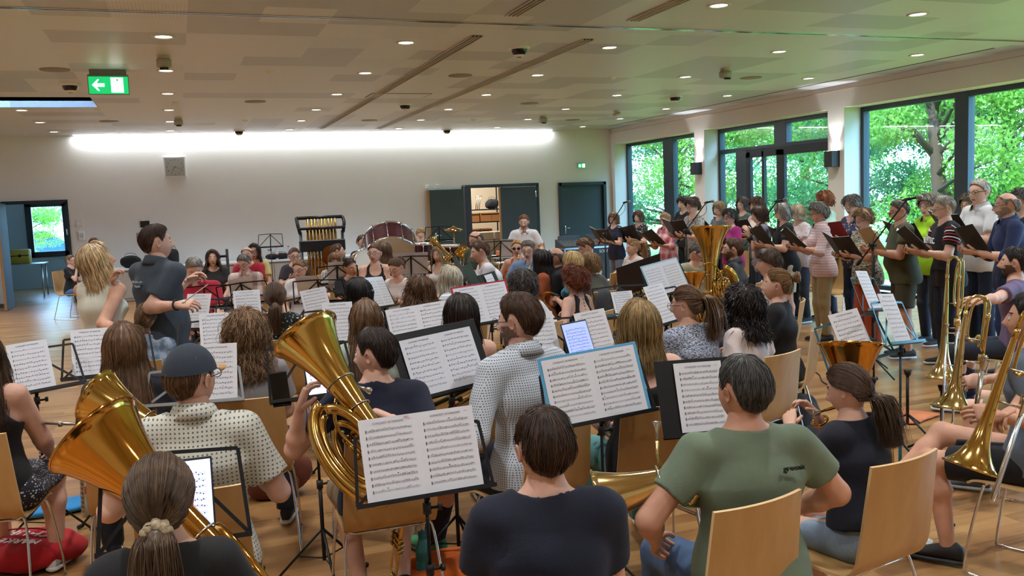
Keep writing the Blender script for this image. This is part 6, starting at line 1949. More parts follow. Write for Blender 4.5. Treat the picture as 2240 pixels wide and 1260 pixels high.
# extras worn or held
def sub(p, name, mb, mats, **k):
    return mb.build(name, mats, p['E'], **k)
p = PEOPLE['P51']; s = p['s']; HM = p['HM']
m = MB()
A_ = np.linspace(0, 2 * PI, 40, endpoint=False)
G = []
for e in np.linspace(R(8), R(88), 12):
    G.append([HC0 + hdir(np.array(e), np.array(a)) * (ELL + .010) + [0, 0, .008] for a in A_])
m.grid(np.array(G)[:, ::-1], 0, True, False, True)
G = []
for t_ in np.linspace(0, 1, 5):
    G.append([[(.074 - .012 * t_ ** 2) * math.sin(a), .06 + (.045 + .075 * t_) * math.cos(a), .040 - .012 * t_ - .01 * math.sin(a) ** 2] for a in np.linspace(-1.35, 1.35, 13)])
m.grid(np.array(G), 1)
m.V = [xf(HM, v) for v in m.V]
o = sub(p, 'cap', m, [cloth('#2b3440'), cloth('#b98a52')]); o['label'] = 'dark baseball cap with a tan peak'
p = PEOPLE['P54']; HM = p['HM']
m = MB(); th = np.linspace(0, 2 * PI, 49)
c0 = np.array([0, -.128, -.048])
for k in range(2):
    m.tube(xf(HM, [c0 + [(.024 + .006 * math.sin(9 * a + k)) * math.cos(a), .012 * math.sin(7 * a + k * 2), (.022 + .006 * math.cos(8 * a)) * math.sin(a)] for a in th]), .0105 + .002 * k, 8, 0, False)
o = sub(p, 'scrunchie', m, [cloth('#b9a88c')])
for k_, c_ in (('P56', '#111111'), ('P41', '#1a1a1a'), ('P47', '#8a6a48')):
    p = PEOPLE[k_]
    c0 = {'P56': (0, -.126, -.046), 'P41': (0, -.148, .03), 'P47': (0, -.126, -.046)}[k_]
    m = MB(); m.tube(xf(p['HM'], [np.array(c0) + [.019 * math.cos(a), 0, .019 * math.sin(a)] for a in np.linspace(0, 2 * PI, 17)]), .006, 6, 0, False); sub(p, 'hair_tie', m, [cloth(c_)])
def band(p, q, t_, r, mat, name='bracelet', wdt=.006):
    el, wr = p['arm'][q]; c = wr + (el - wr) * t_; d = nrm(wr - el); X = nrm(np.cross(d, [0, .3, 1])); Y = np.cross(d, X)
    m = MB(); m.tube([c + r * (math.cos(a) * X + math.sin(a) * Y) for a in np.linspace(0, 2 * PI, 25)], wdt, 6, 0, False); return sub(p, name, m, [mat])
band(PEOPLE['P56'], -1, .18, .033, GOLD); band(PEOPLE['P56'], 1, .18, .033, GOLD)
band(PEOPLE['P4'], 1, .05, .034, DARK); band(PEOPLE['P3'], -1, .1, .03, DARK, 'watch'); band(PEOPLE['P20'], 1, .08, .031, DARK); band(PEOPLE['P5'], 1, .05, .034, DARK, 'watch')
band(PEOPLE['P18'], -1, .05, .03, DARK, 'watch'); band(PEOPLE['P54'], 1, .1, .032, SILVER, 'watch')
# jersey print
p = PEOPLE['C18']
def back_print(pk, txt, size, up, side, mat, front=True, name='print', dep=None, x=0):
    p = PEOPLE[pk]; s = p['s']; q = 1 if front else -1
    c = p['hip'] + p['U'] * up * s + np.array([side, q * ((dep or .150) * p['wb']), 0])
    M = frame(c, [-q, 0, 0], p['U'], np.cross([-q, 0, 0], p['U']))
    return text_mesh(txt, size, M, name, mat, p['E'], .004)
WPR = plain('print_white', '#e6e6ea', .7)
back_print('C18', 'LEITEC', .085, .36, 0, WPR, dep=.155); back_print('C18', 'N', .06, .22, .0, WPR, dep=.14); back_print('C18', 'erima', .03, .46, .03, WPR, dep=.145)
for q in (1, -1):
    m = MB(); sh = p['sh'][q]; el, wr = p['arm'][q]
    for k in range(5):
        a = sh + np.array([0, 0, .052 * 1.1]) + (el - sh) * (.02 + .10 * k)
        c = sh + (el - sh) * (.04 + .11 * k); d = nrm(el - sh); X = nrm(np.cross(d, [0, 1, .1])); Y = np.cross(d, X)
        m.tube([c + .068 * p['wb'] * (math.cos(t_) * X + math.sin(t_) * Y) for t_ in np.linspace(0, 2 * PI, 21)], .0065, 5, k % 2, False)
    sub(p, 'sleeve_stripes', m, [plain('stripe_red', '#a82030', .8), plain('stripe_white', '#dcdce0', .8)])
back_print('P55', 'greenit', .028, .43, .09, plain('print_dark', '#2c332c', .8), front=False, dep=.128)
PRW = plain('print_pale', '#b8c0c8', .8)
back_print('P4', 'Musikverein', .022, .42, -.02, PRW, front=False, dep=.128); back_print('P4', 'Kapelle', .020, .39, -.02, PRW, front=False, dep=.126)
for pk, c_ in (('P43', '#e8e8e2'), ('P51', '#e8e8e2')):
    p = PEOPLE[pk]; s = p['s']
    for q in (1, -1):
        an = p['leg'][q][2]; fw = nrm([-.3, .75, .55] if (pk == 'P51' and q == 1) else [q * .12, 1, 0]); Z = np.array([0, 0, 1.0]); X = nrm(np.cross(fw, Z)); Z = np.cross(X, fw); o_ = an - Z * .075 * s
        m = MB()
        for k in range(3):
            for w_ in (1, -1):
                m.tube([o_ + fw * (.03 + .025 * k) + X * w_ * .046 + Z * .03, o_ + fw * (.012 + .025 * k) + X * w_ * .040 + Z * .07], .0045, 5)
        sub(p, 'shoe_stripes', m, [plain('stripe', c_, .7)])
# tattoo on the bare back, below the neck
p = PEOPLE['P29']; m = MB()
for k in range(4):
    c = p['nb'] - p['U'] * (.02 + .028 * k) + np.array([0, -.072 - .006 * k, 0]); m.tube([c + [-.006, 0, 0], c + [.006, .0, -.012]], .003, 5)
sub(p, 'tattoo', m, [plain('tattoo_ink', '#2c3038', .8)])
m = MB(); c = xf(PEOPLE['P46']['HM'], np.array([[-.05, -.10, .03], [.0, -.125, .03], [.04, -.115, .03]])); m.tube(c, .008, 8); sub(PEOPLE['P46'], 'hair_clip', m, [plain('pearl', '#e6d8cc', .3)])
# ---------------------------------------------------------------- choir folders
FOLD = [('C1', '#17171a', {}), ('C2', '#151518', dict(w=.27)), ('C3', '#18181b', {}), ('C4', '#151518', {}), ('C6', '#1a1a1d', {}), ('C10', '#131316', dict(w=.25)), ('C12', '#141417', dict(w=.25)), ('C14', '#8a1420', {}), ('C15', '#151518', dict(w=.25)), ('C16', '#b39a72', dict(w=.24)), ('C18', '#141417', {}), ('C17', '#17171b', {}), ('C19', '#16161a', {}), ('C21', '#131316', dict(w=.25)), ('C5', '#1a1a1d', {}), ('C8', '#1a1a1e', {}), ('C11', '#17171a', {}), ('C7', '#1d1d20', {})]
for i, (k, c, kw) in enumerate(FOLD):
    cn = {'#8a1420': 'red', '#b39a72': 'tan paper'}.get(c, 'black')
    hold_folder(k, '%s folder held by the %s' % (cn, ' '.join(PEOPLE[k]['sd'].split()[:12])), c, roll=(-6, 4, 8, -3)[i % 4], tilt=(38, 32, 44, 36)[i % 4], yaw=(0, 8, -6, 4)[i % 4], **kw)
m = MB(); p = PEOPLE['C18']
A = np.eye(4); A[:3, :3] = rotx(-R(46)); A[:3, 3] = p['sc'] + np.array([0, .36, -.15])
for k in range(3):
    pass
# ---------------------------------------------------------------- brass
def horn(name, label, px, py, d, axis, side, **kw):
    s = kw.get('s', 1.0); tuba = kw.get('tuba', False); oval = kw.get('oval', False)
    b = (.22 if oval else (.21 if tuba else .17)) * s
    tot = b * 1.2 + kw.get('L', .62) * s
    return low_brass(name, label, bell_frame(atd(px, py, d), axis, side, tot), **kw)
horn('baritone_horn', 'oval brass baritone horn held by the dark-haired man in navy', 668, 732, 3.62, camdir(-.60, .72, .30), camdir(-.75, -.6, -.2), s=.92, oval=True, L=.56, rim=.155, group='baritone horns and euphoniums')
horn('baritone_horn', 'brass baritone horn resting on the man in the dark cap', 212, 866, 3.95, camdir(-.88, .42, .12), camdir(.42, .88, .1), s=.85, rim=.15, mat=BRASS, group='baritone horns and euphoniums')
horn('baritone_horn', 'large brass horn bell in front of the woman with the scrunchie', 206, 950, 2.75, camdir(-.72, .62, .12), camdir(.05, .65, -.76), mirror=-1, s=1.0, rim=.155, mat=GOLD, group='baritone horns and euphoniums')
horn('baritone_horn', 'brass horn lying across the lap of the checked shirt', 885, 930, 4.45, camdir(-.87, -.45, -.05), camdir(.4, -.8, .1), s=.85, rim=.13, mat=PALEB, group='baritone horns and euphoniums')
horn('baritone_horn', 'brass horn pointing at the navy back, beside the sage green shirt', 1310, 1092, 2.98, camdir(-.93, -.27, .05), camdir(.1, -.6, .5), s=.85, rim=.115, L=.5, mat=PALEB, group='baritone horns and euphoniums')
horn('tenor_horn', 'upright brass horn in the lap of the girl in navy', 1861, 752, 3.62, camdir(.03, .98, .12), camdir(.5, 0, -.6), s=.8, rim=.16, L=.55, mat=GOLD, group='baritone horns and euphoniums')
horn('tuba', 'big upright brass tuba towering before the charcoal shirt', 1554, 497, 9.3, camdir(.0, .99, .02), camdir(.9, 0, -.3), s=1.0, rim=.215, L=.66, tuba=True)
horn('euphonium', 'upright brass euphonium beside the big tuba', 1514, 597, 8.9, camdir(-.02, .99, .05), camdir(.8, 0, -.4), s=.95, rim=.16, L=.42, mat=GOLD, group='baritone horns and euphoniums')
horn('euphonium', 'upright brass euphonium in the lap of the blonde girl', 1385, 592, 10.6, camdir(.1, .98, .05), camdir(.7, 0, -.5), s=.95, rim=.15, L=.40, group='baritone horns and euphoniums')
trombone('trombone with brown-gold bell held by the bearded man in mauve', atd(2074, 562, 6.15), atd(2062, 828, 6.15), camdir(-.25, 0, .9) * -1, mat=PALEB, slide=.32)
trombone('shiny yellow trombone of the seated man in khaki shorts', atd(2118, 645, 4.85), atd(2083, 892, 4.85), camdir(.9, 0, -.35), mat=PALEB, slide=.05)
trombone('nearest trombone, tilted over the knee of the man in black shorts', atd(2243, 668, 3.65), atd(2124, 1024, 3.65), camdir(.8, 0, -.5), mat=BRASS, slide=.10)
E_ = trumpet('brass trumpet standing on the floor at the lower edge', frame(atz(866, 1262, .16) + [0, 0, -.0], [1, 0, 0], [0.25, -.15, .95], np.cross([1, 0, 0], nrm([0.25, -.15, .95]))))
p = PEOPLE['P20']
trumpet('trumpet held up beside the long-haired blonde woman', frame(atd(1003, 575, 11.6), camdir(.2, -.3, .9), nrm(camdir(-.75, .62, .1)), nrm(np.cross(camdir(.2, -.3, .9), camdir(-.75, .62, .1)))))
# saxophones: in the frame of each player
def sax_at(pk, label, loc=(.16, .18, -.62), yaw=0, tilt=18, s=1.0, **k):
    p = PEOPLE[pk]; A = np.eye(4); A[:3, :3] = rotz(R(yaw)) @ rotx(R(-tilt * .2)) @ roty(R(-tilt)); A[:3, 3] = p['sc'] + np.array(loc) * p['s']
    return saxophone(label, p['M'] @ A, s, **k)
sax_at('P26', 'gold saxophone played by the dark-haired woman in profile', (.13, .30, -.56), s=.95)
sax_at('P29', 'gold saxophone held by the red-haired woman', (.10, .30, -.62), s=1.0)
sax_at('P32', 'gold saxophone by the grey curls', (.16, .26, -.60), s=1.0)
sax_at('P27', 'gold saxophone of the balding man in the dark polo', (.12, .30, -.58), s=1.0)
sax_at('P24', 'silver bass clarinet of the woman in orange overalls', (.04, .30, -.60), tilt=4, s=1.05, name='bass_clarinet')
sax_at('P25', 'saxophone of the grey-haired man in light blue', (.14, .28, -.62), s=1.0)
def stick_at(pk, kind, label, a, b, name=None):
    p = PEOPLE[pk]
    return stick(name or kind, label, toW(p, p['sc'] + np.array(a) * p['s']), toW(p, p['sc'] + np.array(b) * p['s']), kind)
stick_at('P7', 'clarinet', 'black clarinet held upright by the plaid shirt', (.0, .26, .0), (.04, .42, -.55))
stick_at('P5', 'clarinet', 'silver-keyed clarinet standing by the red polo', (.22, .42, -.42), (.24, .46, -.95))
stick_at('P11', 'clarinet', 'black clarinet across the lap of the young woman in white', (-.2, .34, -.34), (.26, .40, -.5))
stick_at('P12', 'clarinet', 'black clarinet of the girl with bangs', (.0, .24, .0), (.04, .40, -.55))
stick_at('P14', 'clarinet', 'black clarinet of the woman with tied dark hair', (.0, .24, -.02), (.04, .42, -.55))
stick_at('P16', 'clarinet', 'black clarinet of the woman in the black tank top', (.0, .28, -.1), (.05, .44, -.6))
stick_at('P18', 'clarinet', 'long black reed instrument leaning on the lace-top woman', (-.12, .40, -.24), (-.18, .52, -.9))
stick_at('P44', 'clarinet', 'black clarinet in front of the dark bob', (.04, .28, -.04), (.10, .46, -.55))
stick_at('P46', 'flute', 'silver flute in the lap of the black-haired woman', (-.25, .34, -.34), (.32, .38, -.40))
stick_at('P50', 'flute', 'silver flute sticking out beside the waist-long hair', (-.42, .18, -.16), (.22, .34, -.30))
stick_at('P45', 'flute', 'silver flute on the lap behind the shiny bell', (-.3, .34, -.38), (.3, .36, -.38))
stick('flute', 'silver flute standing upright next to the flowered skirt', atd(173, 905, 4.45), atz(184, 1130, .04), 'flute')
stick('bassoon', 'dark reed instrument leaning beside the checked shirt', atd(1183, 752, 4.5), atz(1225, 1010, .1), 'bassoon')
# ---------------------------------------------------------------- stands with their sheets
def ST(px, py, z, al, sdp, pages='1', kind='wire', tilt=24, roll=0, mat=None, cover=None, w=.50, h=.24, pw=.205, ph=.290, red=None, lb=None, zb=.004, xo=0.0, curlx=0.0):
    p = atz(px, py, z); phi = R(al + azim(px, py)); d = float(np.dot(p - C0, FW))
    who = sdp
    col = {None: 'black', 'teal': 'teal', 'silver': 'silver', 'brown': 'dark brown'}[mat]
    mt = {None: BLACK, 'teal': plain('teal_metal', '#2f5f70', .4, .3), 'silver': plain('dull_silver', '#8f9294', .4, .6), 'brown': plain('brown_plate', '#2e241f', .5)}[mat]
    D, E = music_stand(p, phi, R(tilt), '%s %s music stand %s' % (col, 'wire' if kind == 'wire' else 'flat-plate', who), kind, mt, w, h, R(roll))
    DM = D
    if pages:
        xs_ = {'1': (0,), '2': (-.5 * pw, .5 * pw), '1l': (-.09,), '1r': (.10,), '3': (-pw, 0, pw)}[pages]
        xs_ = tuple(x + xo for x in xs_)
        sheet(DM, '%s %s' % ({1: 'single music sheet', 2: 'pair of music sheets', 3: 'three music sheets'}[len(xs_)] if not cover else 'music sheets in a coloured cover', who), xs_, pw, ph, d, cover=cover, seed=int(px + py), red=red, zb=zb, curlx=curlx)
    return DM, E
ST(80, 858, .90, -4, 'beside the flowered skirt', '1', roll=-4)
ST(935, 1086, .80, -10, 'just before the navy back, nearest spread', '2', pw=.213, ph=.30, roll=-2, red='501', tilt=20)
D3, _ = ST(385, 1192, .84, 4, 'in front of the scrunchie ponytail', None, w=.44, h=.27, tilt=18)
ST(992, 856, .93, -30, 'before the checked shirt, black board', '2', kind='plate', w=.50, h=.27, pw=.205, roll=-4, zb=.012)
ST(1318, 920, .88, -16, 'by the black tank top, blue cover', '2', kind='wire', cover='#5aa3cc', roll=-6, pw=.215, ph=.30, tilt=20)
ST(1562, 948, .88, -22, 'before the sage green shirt', '1', kind='plate', w=.42, xo=-.03, tilt=20)
ST(932, 762, .93, -14, 'before the bare back', '2', roll=-5)
ST(1078, 706, .98, -22, 'in front of the grey curls, red cover', '2', cover='#a81c34', roll=-4, xo=-.03)
ST(1196, 786, .90, -26, 'between grey curls and checked shirt', '1')
D10, _ = ST(1318, 782, .90, -24, 'before the blond hair and black tank', '1', mat='teal', w=.42, roll=-6)
ST(1372, 694, .95, -30, 'beside the red-haired woman', '1', pw=.18, ph=.2)
ST(1462, 708, .95, -48, 'before the woven blue-white top', '1', roll=-5)
ST(1470, 642, .98, -40, 'before the tuba', '2', cover='#9fc4d6', roll=-8)
ST(1400, 632, 1.0, 150, 'of the blonde girl with the euphonium', None, kind='plate', mat='brown', w=.44, h=.24, roll=16)
ST(704, 708, .95, -8, 'before the straight long hair', '1', roll=-8)
ST(545, 712, .95, -2, 'before the light brown curls', '1', xo=.0)
ST(478, 780, .93, 0, 'left of the light brown curls', '1')
ST(746, 752, .93, -6, 'behind the shiny bell', '1')
ST(240, 822, .93, 2, 'before the waist-long hair', '1l')
ST(425, 884, .93, 10, 'before the man in the cap', '1r', mat='silver', w=.46, h=.17)
D21, _ = ST(690, 870, .95, -14, 'before the oval baritone horn', None, w=.42, h=.26)
ST(448, 676, .95, 176, 'of the red polo', None)
ST(540, 668, .95, -170, 'of the plaid shirt', '1', roll=6)
ST(592, 541, 1.15, 175, 'standing alone before the wall', None, h=.27, w=.46)
ST(702, 662, .95, -170, 'of the young woman in white', '1r')
ST(738, 622, .95, 175, 'of the girl with bangs', '1')
ST(846, 672, .95, -70, 'of the lace-top woman', '2', roll=4)
ST(961, 527, 1.2, 178, 'behind the small drums', None, h=.27)
ST(1094, 562, 1.0, 170, 'of the silver bass clarinet', '1l', h=.26)
ST(900, 600, 1.0, 178, 'before the blonde woman in the white tank', '2')
ST(1020, 612, .96, -85, 'of the man in the white t-shirt', None, kind='plate', w=.46)
ST(1052, 640, .96, -80, 'next to the bending man', None, kind='plate', w=.46)
ST(1098, 668, .95, -72, 'behind the grey curls', '1', kind='plate', w=.46)
ST(1918, 680, 1.0, -72, 'of the mauve t-shirt', '1', roll=6, mat=None, w=.46)
ST(1978, 752, .98, -70, 'of the second trombone', '1', mat='teal', roll=6, w=.44)
ST(1888, 792, .90, -40, 'before the girl in navy', '1', mat='teal', w=.46, roll=-8)
ST(425, 722, .95, 30, 'of the blue tie-dye girl', '1')
# tablets and phones
def tablet(D, label, x=0.0, w=.165, h=.235, scr='#b9c2ee', name='tablet', notes=True, zb=.006):
    E = empty(name, M=D); tag(E, label, name)
    m = MB(); m.rbox((x, -.004, zb + h / 2), (w, .007, h), .003); m.build('case', [DARK], E, smooth=False)
    m = MB(); m.box((x, -.0080, zb + h / 2), (w * .93, .0006, h * .94)); m.build('screen', [emit('tablet_screen', scr, .9) if notes else plain('dark_screen', '#08080a', .08)], E, smooth=False)
    if notes:
        m = MB(); notation(m, x, zb + .01, w * .9, h * .9, np.random.RandomState(3), False); m.V = [v - [0, .008, 0] for v in m.V]; m.build('notation', [INK, INKL], E, smooth=False)
tablet(D3, 'bright tablet on the stand of the scrunchie ponytail', .035, .17, .25)
tablet(D10, 'tablet behind the paper on the teal stand', -.12, .17, .24, '#7a88d8')
tablet(D21, 'tablet with bluish music page before the oval baritone horn', .06, .19, .25, '#c2c8f2')
tablet(D21, 'black smartphone clipped to the left of the tablet', -.16, .085, .165, name='smartphone', notes=False, zb=-.02)
p = PEOPLE['P18']; A = np.eye(4); A[:3, :3] = rotx(-R(30)); A[:3, 3] = p['sc'] + [0, .37, -.08]
E = empty('smartphone', M=p['M'] @ A); tag(E, 'black phone in the hand of the lace-top woman', 'smartphone'); m = MB(); m.rbox((0, 0, 0), (.075, .009, .15), .003); m.build('case', [DARK], E, smooth=False); m = MB(); m.box((0, -.005, 0), (.068, .001, .14)); m.build('screen', [plain('dark_screen', '#08080a', .08)], E, smooth=False)
p = PEOPLE['P5']; A = np.eye(4); A[:3, :3] = rotx(-R(80)); A[:3, 3] = p['sc'] + [0.0, .36, -.36]
sheet(p['M'] @ A, 'white paper in the lap of the red polo', (0,), .21, .28, 9, None, zb=-.14, seed=4, curlx=3)
# ---------------------------------------------------------------- microphones
def MS(tip, joint, base_px, X, who):
    t_ = atx(tip[0], tip[1], X); j = atx(joint[0], joint[1], X + .0)
    mic_stand((j[0], j[1], 0), j, t_, 'black microphone stand ' + who)
MS((1366, 443), (1323, 512), None, 6.55, 'before the singer in plain navy')
MS((1545, 443), (1500, 505), None, 6.5, 'before the speckled top')
MS((1700, 440), (1640, 522), None, 6.45, 'before the singer touching her face')
MS((1984, 436), (1909, 535), None, 6.3, 'before the olive shirt')
# ---------------------------------------------------------------- percussion
MAH = wood('dark_mahogany_shell', '#33151a', '#4b2228', (1, 1, 1), .22, 5)
SKINW = plain('drum_skin', '#dcdad2', .5)
def drum(name, label, c, r, dep, axis, lugs=8, mat=None, z_leg=True, group='drums'):
    Z = nrm(axis); X = nrm(np.cross([0.1, 0, 1], Z)); Y = np.cross(Z, X)
    c = np.asarray(c, float)
    E = empty(name, (c[0], c[1], 0)); tag(E, label, 'drum', group)
    M = frame(c - [c[0], c[1], 0], X, Y, Z)
    m = MB(); m.lathe([(r, -dep / 2), (r, dep / 2)], 40, 0, M); m.build('shell', [mat or MAH], E)
    for q in (1, -1):
        m = MB(); m.lathe([(.001, q * dep / 2 + q * .003), (r * .97, q * dep / 2 + q * .002)], 40, 0, M); m.build('drumhead', [SKINW], E)
        m = MB(); m.lathe([(r * .96, q * (dep / 2 + .012)), (r * 1.02, q * (dep / 2 + .014)), (r * 1.03, q * (dep / 2 - .022)), (r * 1.0, q * (dep / 2 - .024))], 40, 0, M); m.build('hoop', [CHROME], E)
    for i in range(lugs):
        a = 2 * PI * i / lugs + .3; u = np.array([math.cos(a), math.sin(a), 0])
        m = MB(); m.tube(xf(M, [u * r * 1.045 + [0, 0, -dep / 2], u * r * 1.045 + [0, 0, dep / 2]]), .004, 5)
        for q in (1, -1):
            m.tube(xf(M, [u * r * 1.04 + [0, 0, q * dep * .30], u * r * 1.04 + [0, 0, q * dep * .42]]), .011, 8)
            m.tube(xf(M, [u * r * 1.0 + [0, 0, q * (dep / 2 + .005)], u * r * 1.09 + [0, 0, q * (dep / 2 + .005)]]), .008, 6)
        m.build('tuning_rod', [CHROME], E)
    for q in (1, -1):
        for w_ in (1, -1):
            m = MB(); m.tube([(q * r * .55, w_ * .16, 0), (q * r * .7, w_ * .05, max(c[2] - r * .75, .05))], .012, 7); m.build('leg', [CHROME], E)
    return E
drum('bass_drum', 'very large dark red concert bass drum at the back wall', aty(853, 548, 15.0), .46, .42, (.12, .78, .62), 12)
drum('tom_drum', 'small dark red drum before the blond boy', aty(927, 552, 14.2) , .155, .30, (0, -.05, 1), 6)
drum('tom_drum', 'small dark red drum right of the wire stand', aty(985, 556, 14.4), .175, .30, (0, -.05, 1), 6)
drum('kettledrum', 'copper kettledrum between the bass drum and the singers', aty(1122, 598, 13.0), .30, .35, (0, 0, 1), 6, plain('copper', '#b0714e', .3, 1.0))
drum('snare_drum', 'drum with a pale gold rim in front of the bass drum', aty(800, 578, 14.0), .24, .2, (.3, -.9, .3), 8, plain('pale_wood_shell', '#b98c4c', .4))
def cymbal(label, c, r, tilt):
    c = np.asarray(c, float); E = empty('cymbal_stand', (c[0], c[1], 0)); tag(E, label, 'cymbal', 'cymbals on stands')
    M = np.eye(4); M[:3, :3] = rotx(R(tilt)); M[:3, 3] = [0, 0, c[2]]
    m = MB(); m.lathe([(.005, .03), (.03, .028), (.05, .008), (r * .6, -.003), (r, -.018), (r, -.020), (.05, .004), (.005, .02)], 36, 0, M); m.build('cymbal', [GOLD], E)
    m = MB(); m.tube([(0, 0, .1), (0, 0, c[2] + .05)], .011, 8); m.build('pole', [CHROME], E)
    for i in range(3):
        a = i * 2.094; m = MB(); m.tube([(0, 0, .45), (.28 * math.cos(a), .28 * math.sin(a), .01)], .009, 6); m.build('leg', [CHROME], E)
cymbal('bronze cymbal tilted beside the bald man in camouflage', aty(1012, 548, 14.2), .15, 50)
cymbal('shiny cymbal stand at the right of the small drums', aty(992, 500, 14.6), .16, 8)
# tubular bells
def chimes():
    Y = 14.6
    a, b = aty(650, 478, Y), aty(752, 475, Y); zt = a[2]; zb_ = aty(700, 537, Y)[2]
    x0, x1 = a[0], b[0]; c = (x0 + x1) / 2
    E = empty('tubular_bells', (c, Y, 0)); tag(E, 'tall black rack of brass tubular bells against the white wall', 'tubular bells')
    w_ = (x1 - x0) / 2
    m = MB()
    for q in (1, -1):
        m.tube([(q * w_ * .9, 0, .06), (q * w_ * .9, 0, zt - .22)], .026, 8); m.rbox((q * w_ * .9, 0, .05), (.06, .6, .06), .01)
    m.build('upright', [plain('grey_blue_post', '#59656c', .4, .5)], E)
    m = MB()
    m.tube([(-w_, .12, zt), (w_, .12, zt)], .028, 8); m.tube([(-w_, -.05, zt - .17), (w_, -.05, zt - .17)], .022, 8)
    for q in (1, -1): m.tube(smoothpath([(q * w_, .12, zt), (q * w_, .0, zt - .10), (q * w_ * .92, -.03, zt - .25)], 4), .028, 8)
    m.build('top_rail', [BLACK], E)
    m = MB(); m.rbox((0, 0, zb_), (2 * w_ * .97, .16, .18), .01); m.build('damper_box', [DARK], E, smooth=False)
    for k in range(18):
        x = -w_ * .62 + w_ * 1.26 * k / 17; y = .08 if k % 2 else -.03
        m = MB(); m.tube([(x, y, zt - (.02 if k % 2 else .19)), (x, y, .55 + .018 * k)], .018, 10); m.build('bell_tube', [brassmat('dull_brass', '#b08a3e', .25)], E)
    m = MB(); m.lathe([(.001, 0), (.10, .002), (.17, -.01)], 30, 0, frame([w_ * .35, -.12, zt - .62], [1, 0, 0], [0, 0, 1], [0, -1, 0])); m.build('gong', [brassmat('gong_bronze', '#8c5a30', .35)], E)
chimes()
# tall black column
c = aty(1021, 406, 17.5); m = MB(); m.rbox((c[0], 17.5, c[2] / 2 + .0), (.13, .13, c[2]), .008)
o = m.build('column_speaker', [plain('column_black', '#1b1c20', .5)], smooth=False); tag(o, 'tall thin black column in front of the open store room', 'column')
m = MB(); m.rbox((c[0], 17.5, .015), (.45, .45, .03), .01); m.build('base', [BLACK], o)
# ---------------------------------------------------------------- low white counter and the things on it
def counter():
    x0, x1 = aty(225, 585, DB - .9)[0], aty(870, 560, DB - .9)[0]; y0 = DB - .72
    zc = aty(450, 578, y0)[2]
    E = empty('counter', ((x0 + x1) / 2, y0 + .35, 0)); tag(E, 'long low white counter along the back wall', 'counter')
    w_ = x1 - x0
    m = MB(); m.rbox((0, -.0, zc - .02), (w_, .70, .045), .006); m.build('worktop', [plain('counter_white', '#e4e6ea', .35)], E, smooth=False)
    m = MB(); m.box((0, .02, zc / 2 - .02), (w_ - .1, .62, zc - .06)); m.build('body', [plain('counter_grey', '#a9a49b', .5)], E, smooth=False)
    n = 9
    for k in range(n):
        m = MB(); m.rbox((-w_ / 2 + w_ * (k + .5) / n, -.30, zc / 2), (w_ / n - .012, .02, zc - .14), .003); m.build('door', [plain('counter_door', '#b8b3a9', .5)], E, smooth=False)
    return zc, x0, x1, y0
ZCN, CX0, CX1, CY0 = counter()
def bag_mesh(m, c, size, mi=0, seed=1, n=2.6, amp=.06):
    rg = np.random.RandomState(seed); ph = rg.rand(6) * 6
    el = np.linspace(-PI / 2, PI / 2, 17); az = np.linspace(0, 2 * PI, 28, endpoint=False)
    G = []
    for e in el:
        row = []
        for a in az:
            f = lambda t_: math.copysign(abs(t_) ** (2 / n), t_)
            v = np.array([f(math.cos(e)) * f(math.cos(a)), f(math.cos(e)) * f(math.sin(a)), f(math.sin(e))])
            k = 1 + amp * (math.sin(3 * a + ph[0] + 2 * e) + math.sin(5 * a + ph[1] - 3 * e) * .6 + math.sin(8 * a + 5 * e + ph[2]) * .35)
            v = v * k * np.asarray(size) / 2
            row.append(np.asarray(c) + v + [0, 0, size[2] / 2])
        G.append(row)
    G = np.array(G); G[..., 2] = np.maximum(G[..., 2], c[2] + .002)
    m.grid(G, mi, True)
def bag(name, label, c, size, col, seed=1, rz=0.0, strap=True, cat='bag', pocket=None, n=2.6, amp=.06, pat=None, grp=None):
    E = empty(name, c, rz); tag(E, label, cat, grp)
    m = MB(); bag_mesh(m, (0, 0, 0), size, 0, seed, n, amp); m.build('body', [cloth(col) if pat is None else pat], E)
    if strap:
        m = MB(); w_, h_ = size[0] * .3, size[2]
        m.tube(smoothpath([(-w_, 0, h_ * .8), (-w_ * .8, -.02, h_ * 1.15), (0, -.03, h_ * 1.25), (w_ * .8, -.02, h_ * 1.12), (w_, 0, h_ * .8)], 5), .011, 6, flat=.4); m.build('handle', [cloth(col)], E)
    if pocket:
        m = MB(); bag_mesh(m, (0, -size[1] * .38, 0), (size[0] * .7, size[1] * .4, size[2] * .55), 0, seed + 1, n, amp * .5); m.build('pocket', [cloth(pocket)], E)
    return E
c = aty(288, 592, DB - .5); bag('instrument_case', 'black bag on the white counter behind the conductor', (c[0], CY0 + .3, ZCN), (.42, .26, .26), '#121214', 3)
c = aty(610, 560, DB - .5); bag('instrument_case', 'dark open case on the counter behind the lone wire stand', (c[0], CY0 + .3, ZCN), (.6, .3, .14), '#17181c', 5)
c = aty(378, 560, DB - .5); bag('shoulder_bag', 'black bag on the counter at the right of the conductor', (c[0], CY0 + .3, ZCN), (.26, .24, .36), '#1d1f26', 7)
for px_, lb in ((606, 'clear water bottle with red label on the counter'), (632, 'second clear water bottle on the counter')):
    c = aty(px_, 565, DB - .5); E = empty('bottle', (c[0], CY0 + .2, ZCN)); tag(E, lb, 'bottle')
    m = MB(); m.lathe([(.001, 0), (.042, .003), (.042, .20), (.016, .26), (.016, .28)], 14, 0); m.build('body', [plain('clear_plastic', '#d6dde2', .15)], E)
    m = MB(); m.lathe([(.017, .275), (.017, .30), (.001, .30)], 12); m.build('cap', [plain('red_cap', '#a8202c', .5)], E)
    m = MB(); m.lathe([(.0425, .08), (.0425, .13)], 14); m.build('label_band', [plain('red_band', '#b8283a', .5)], E)
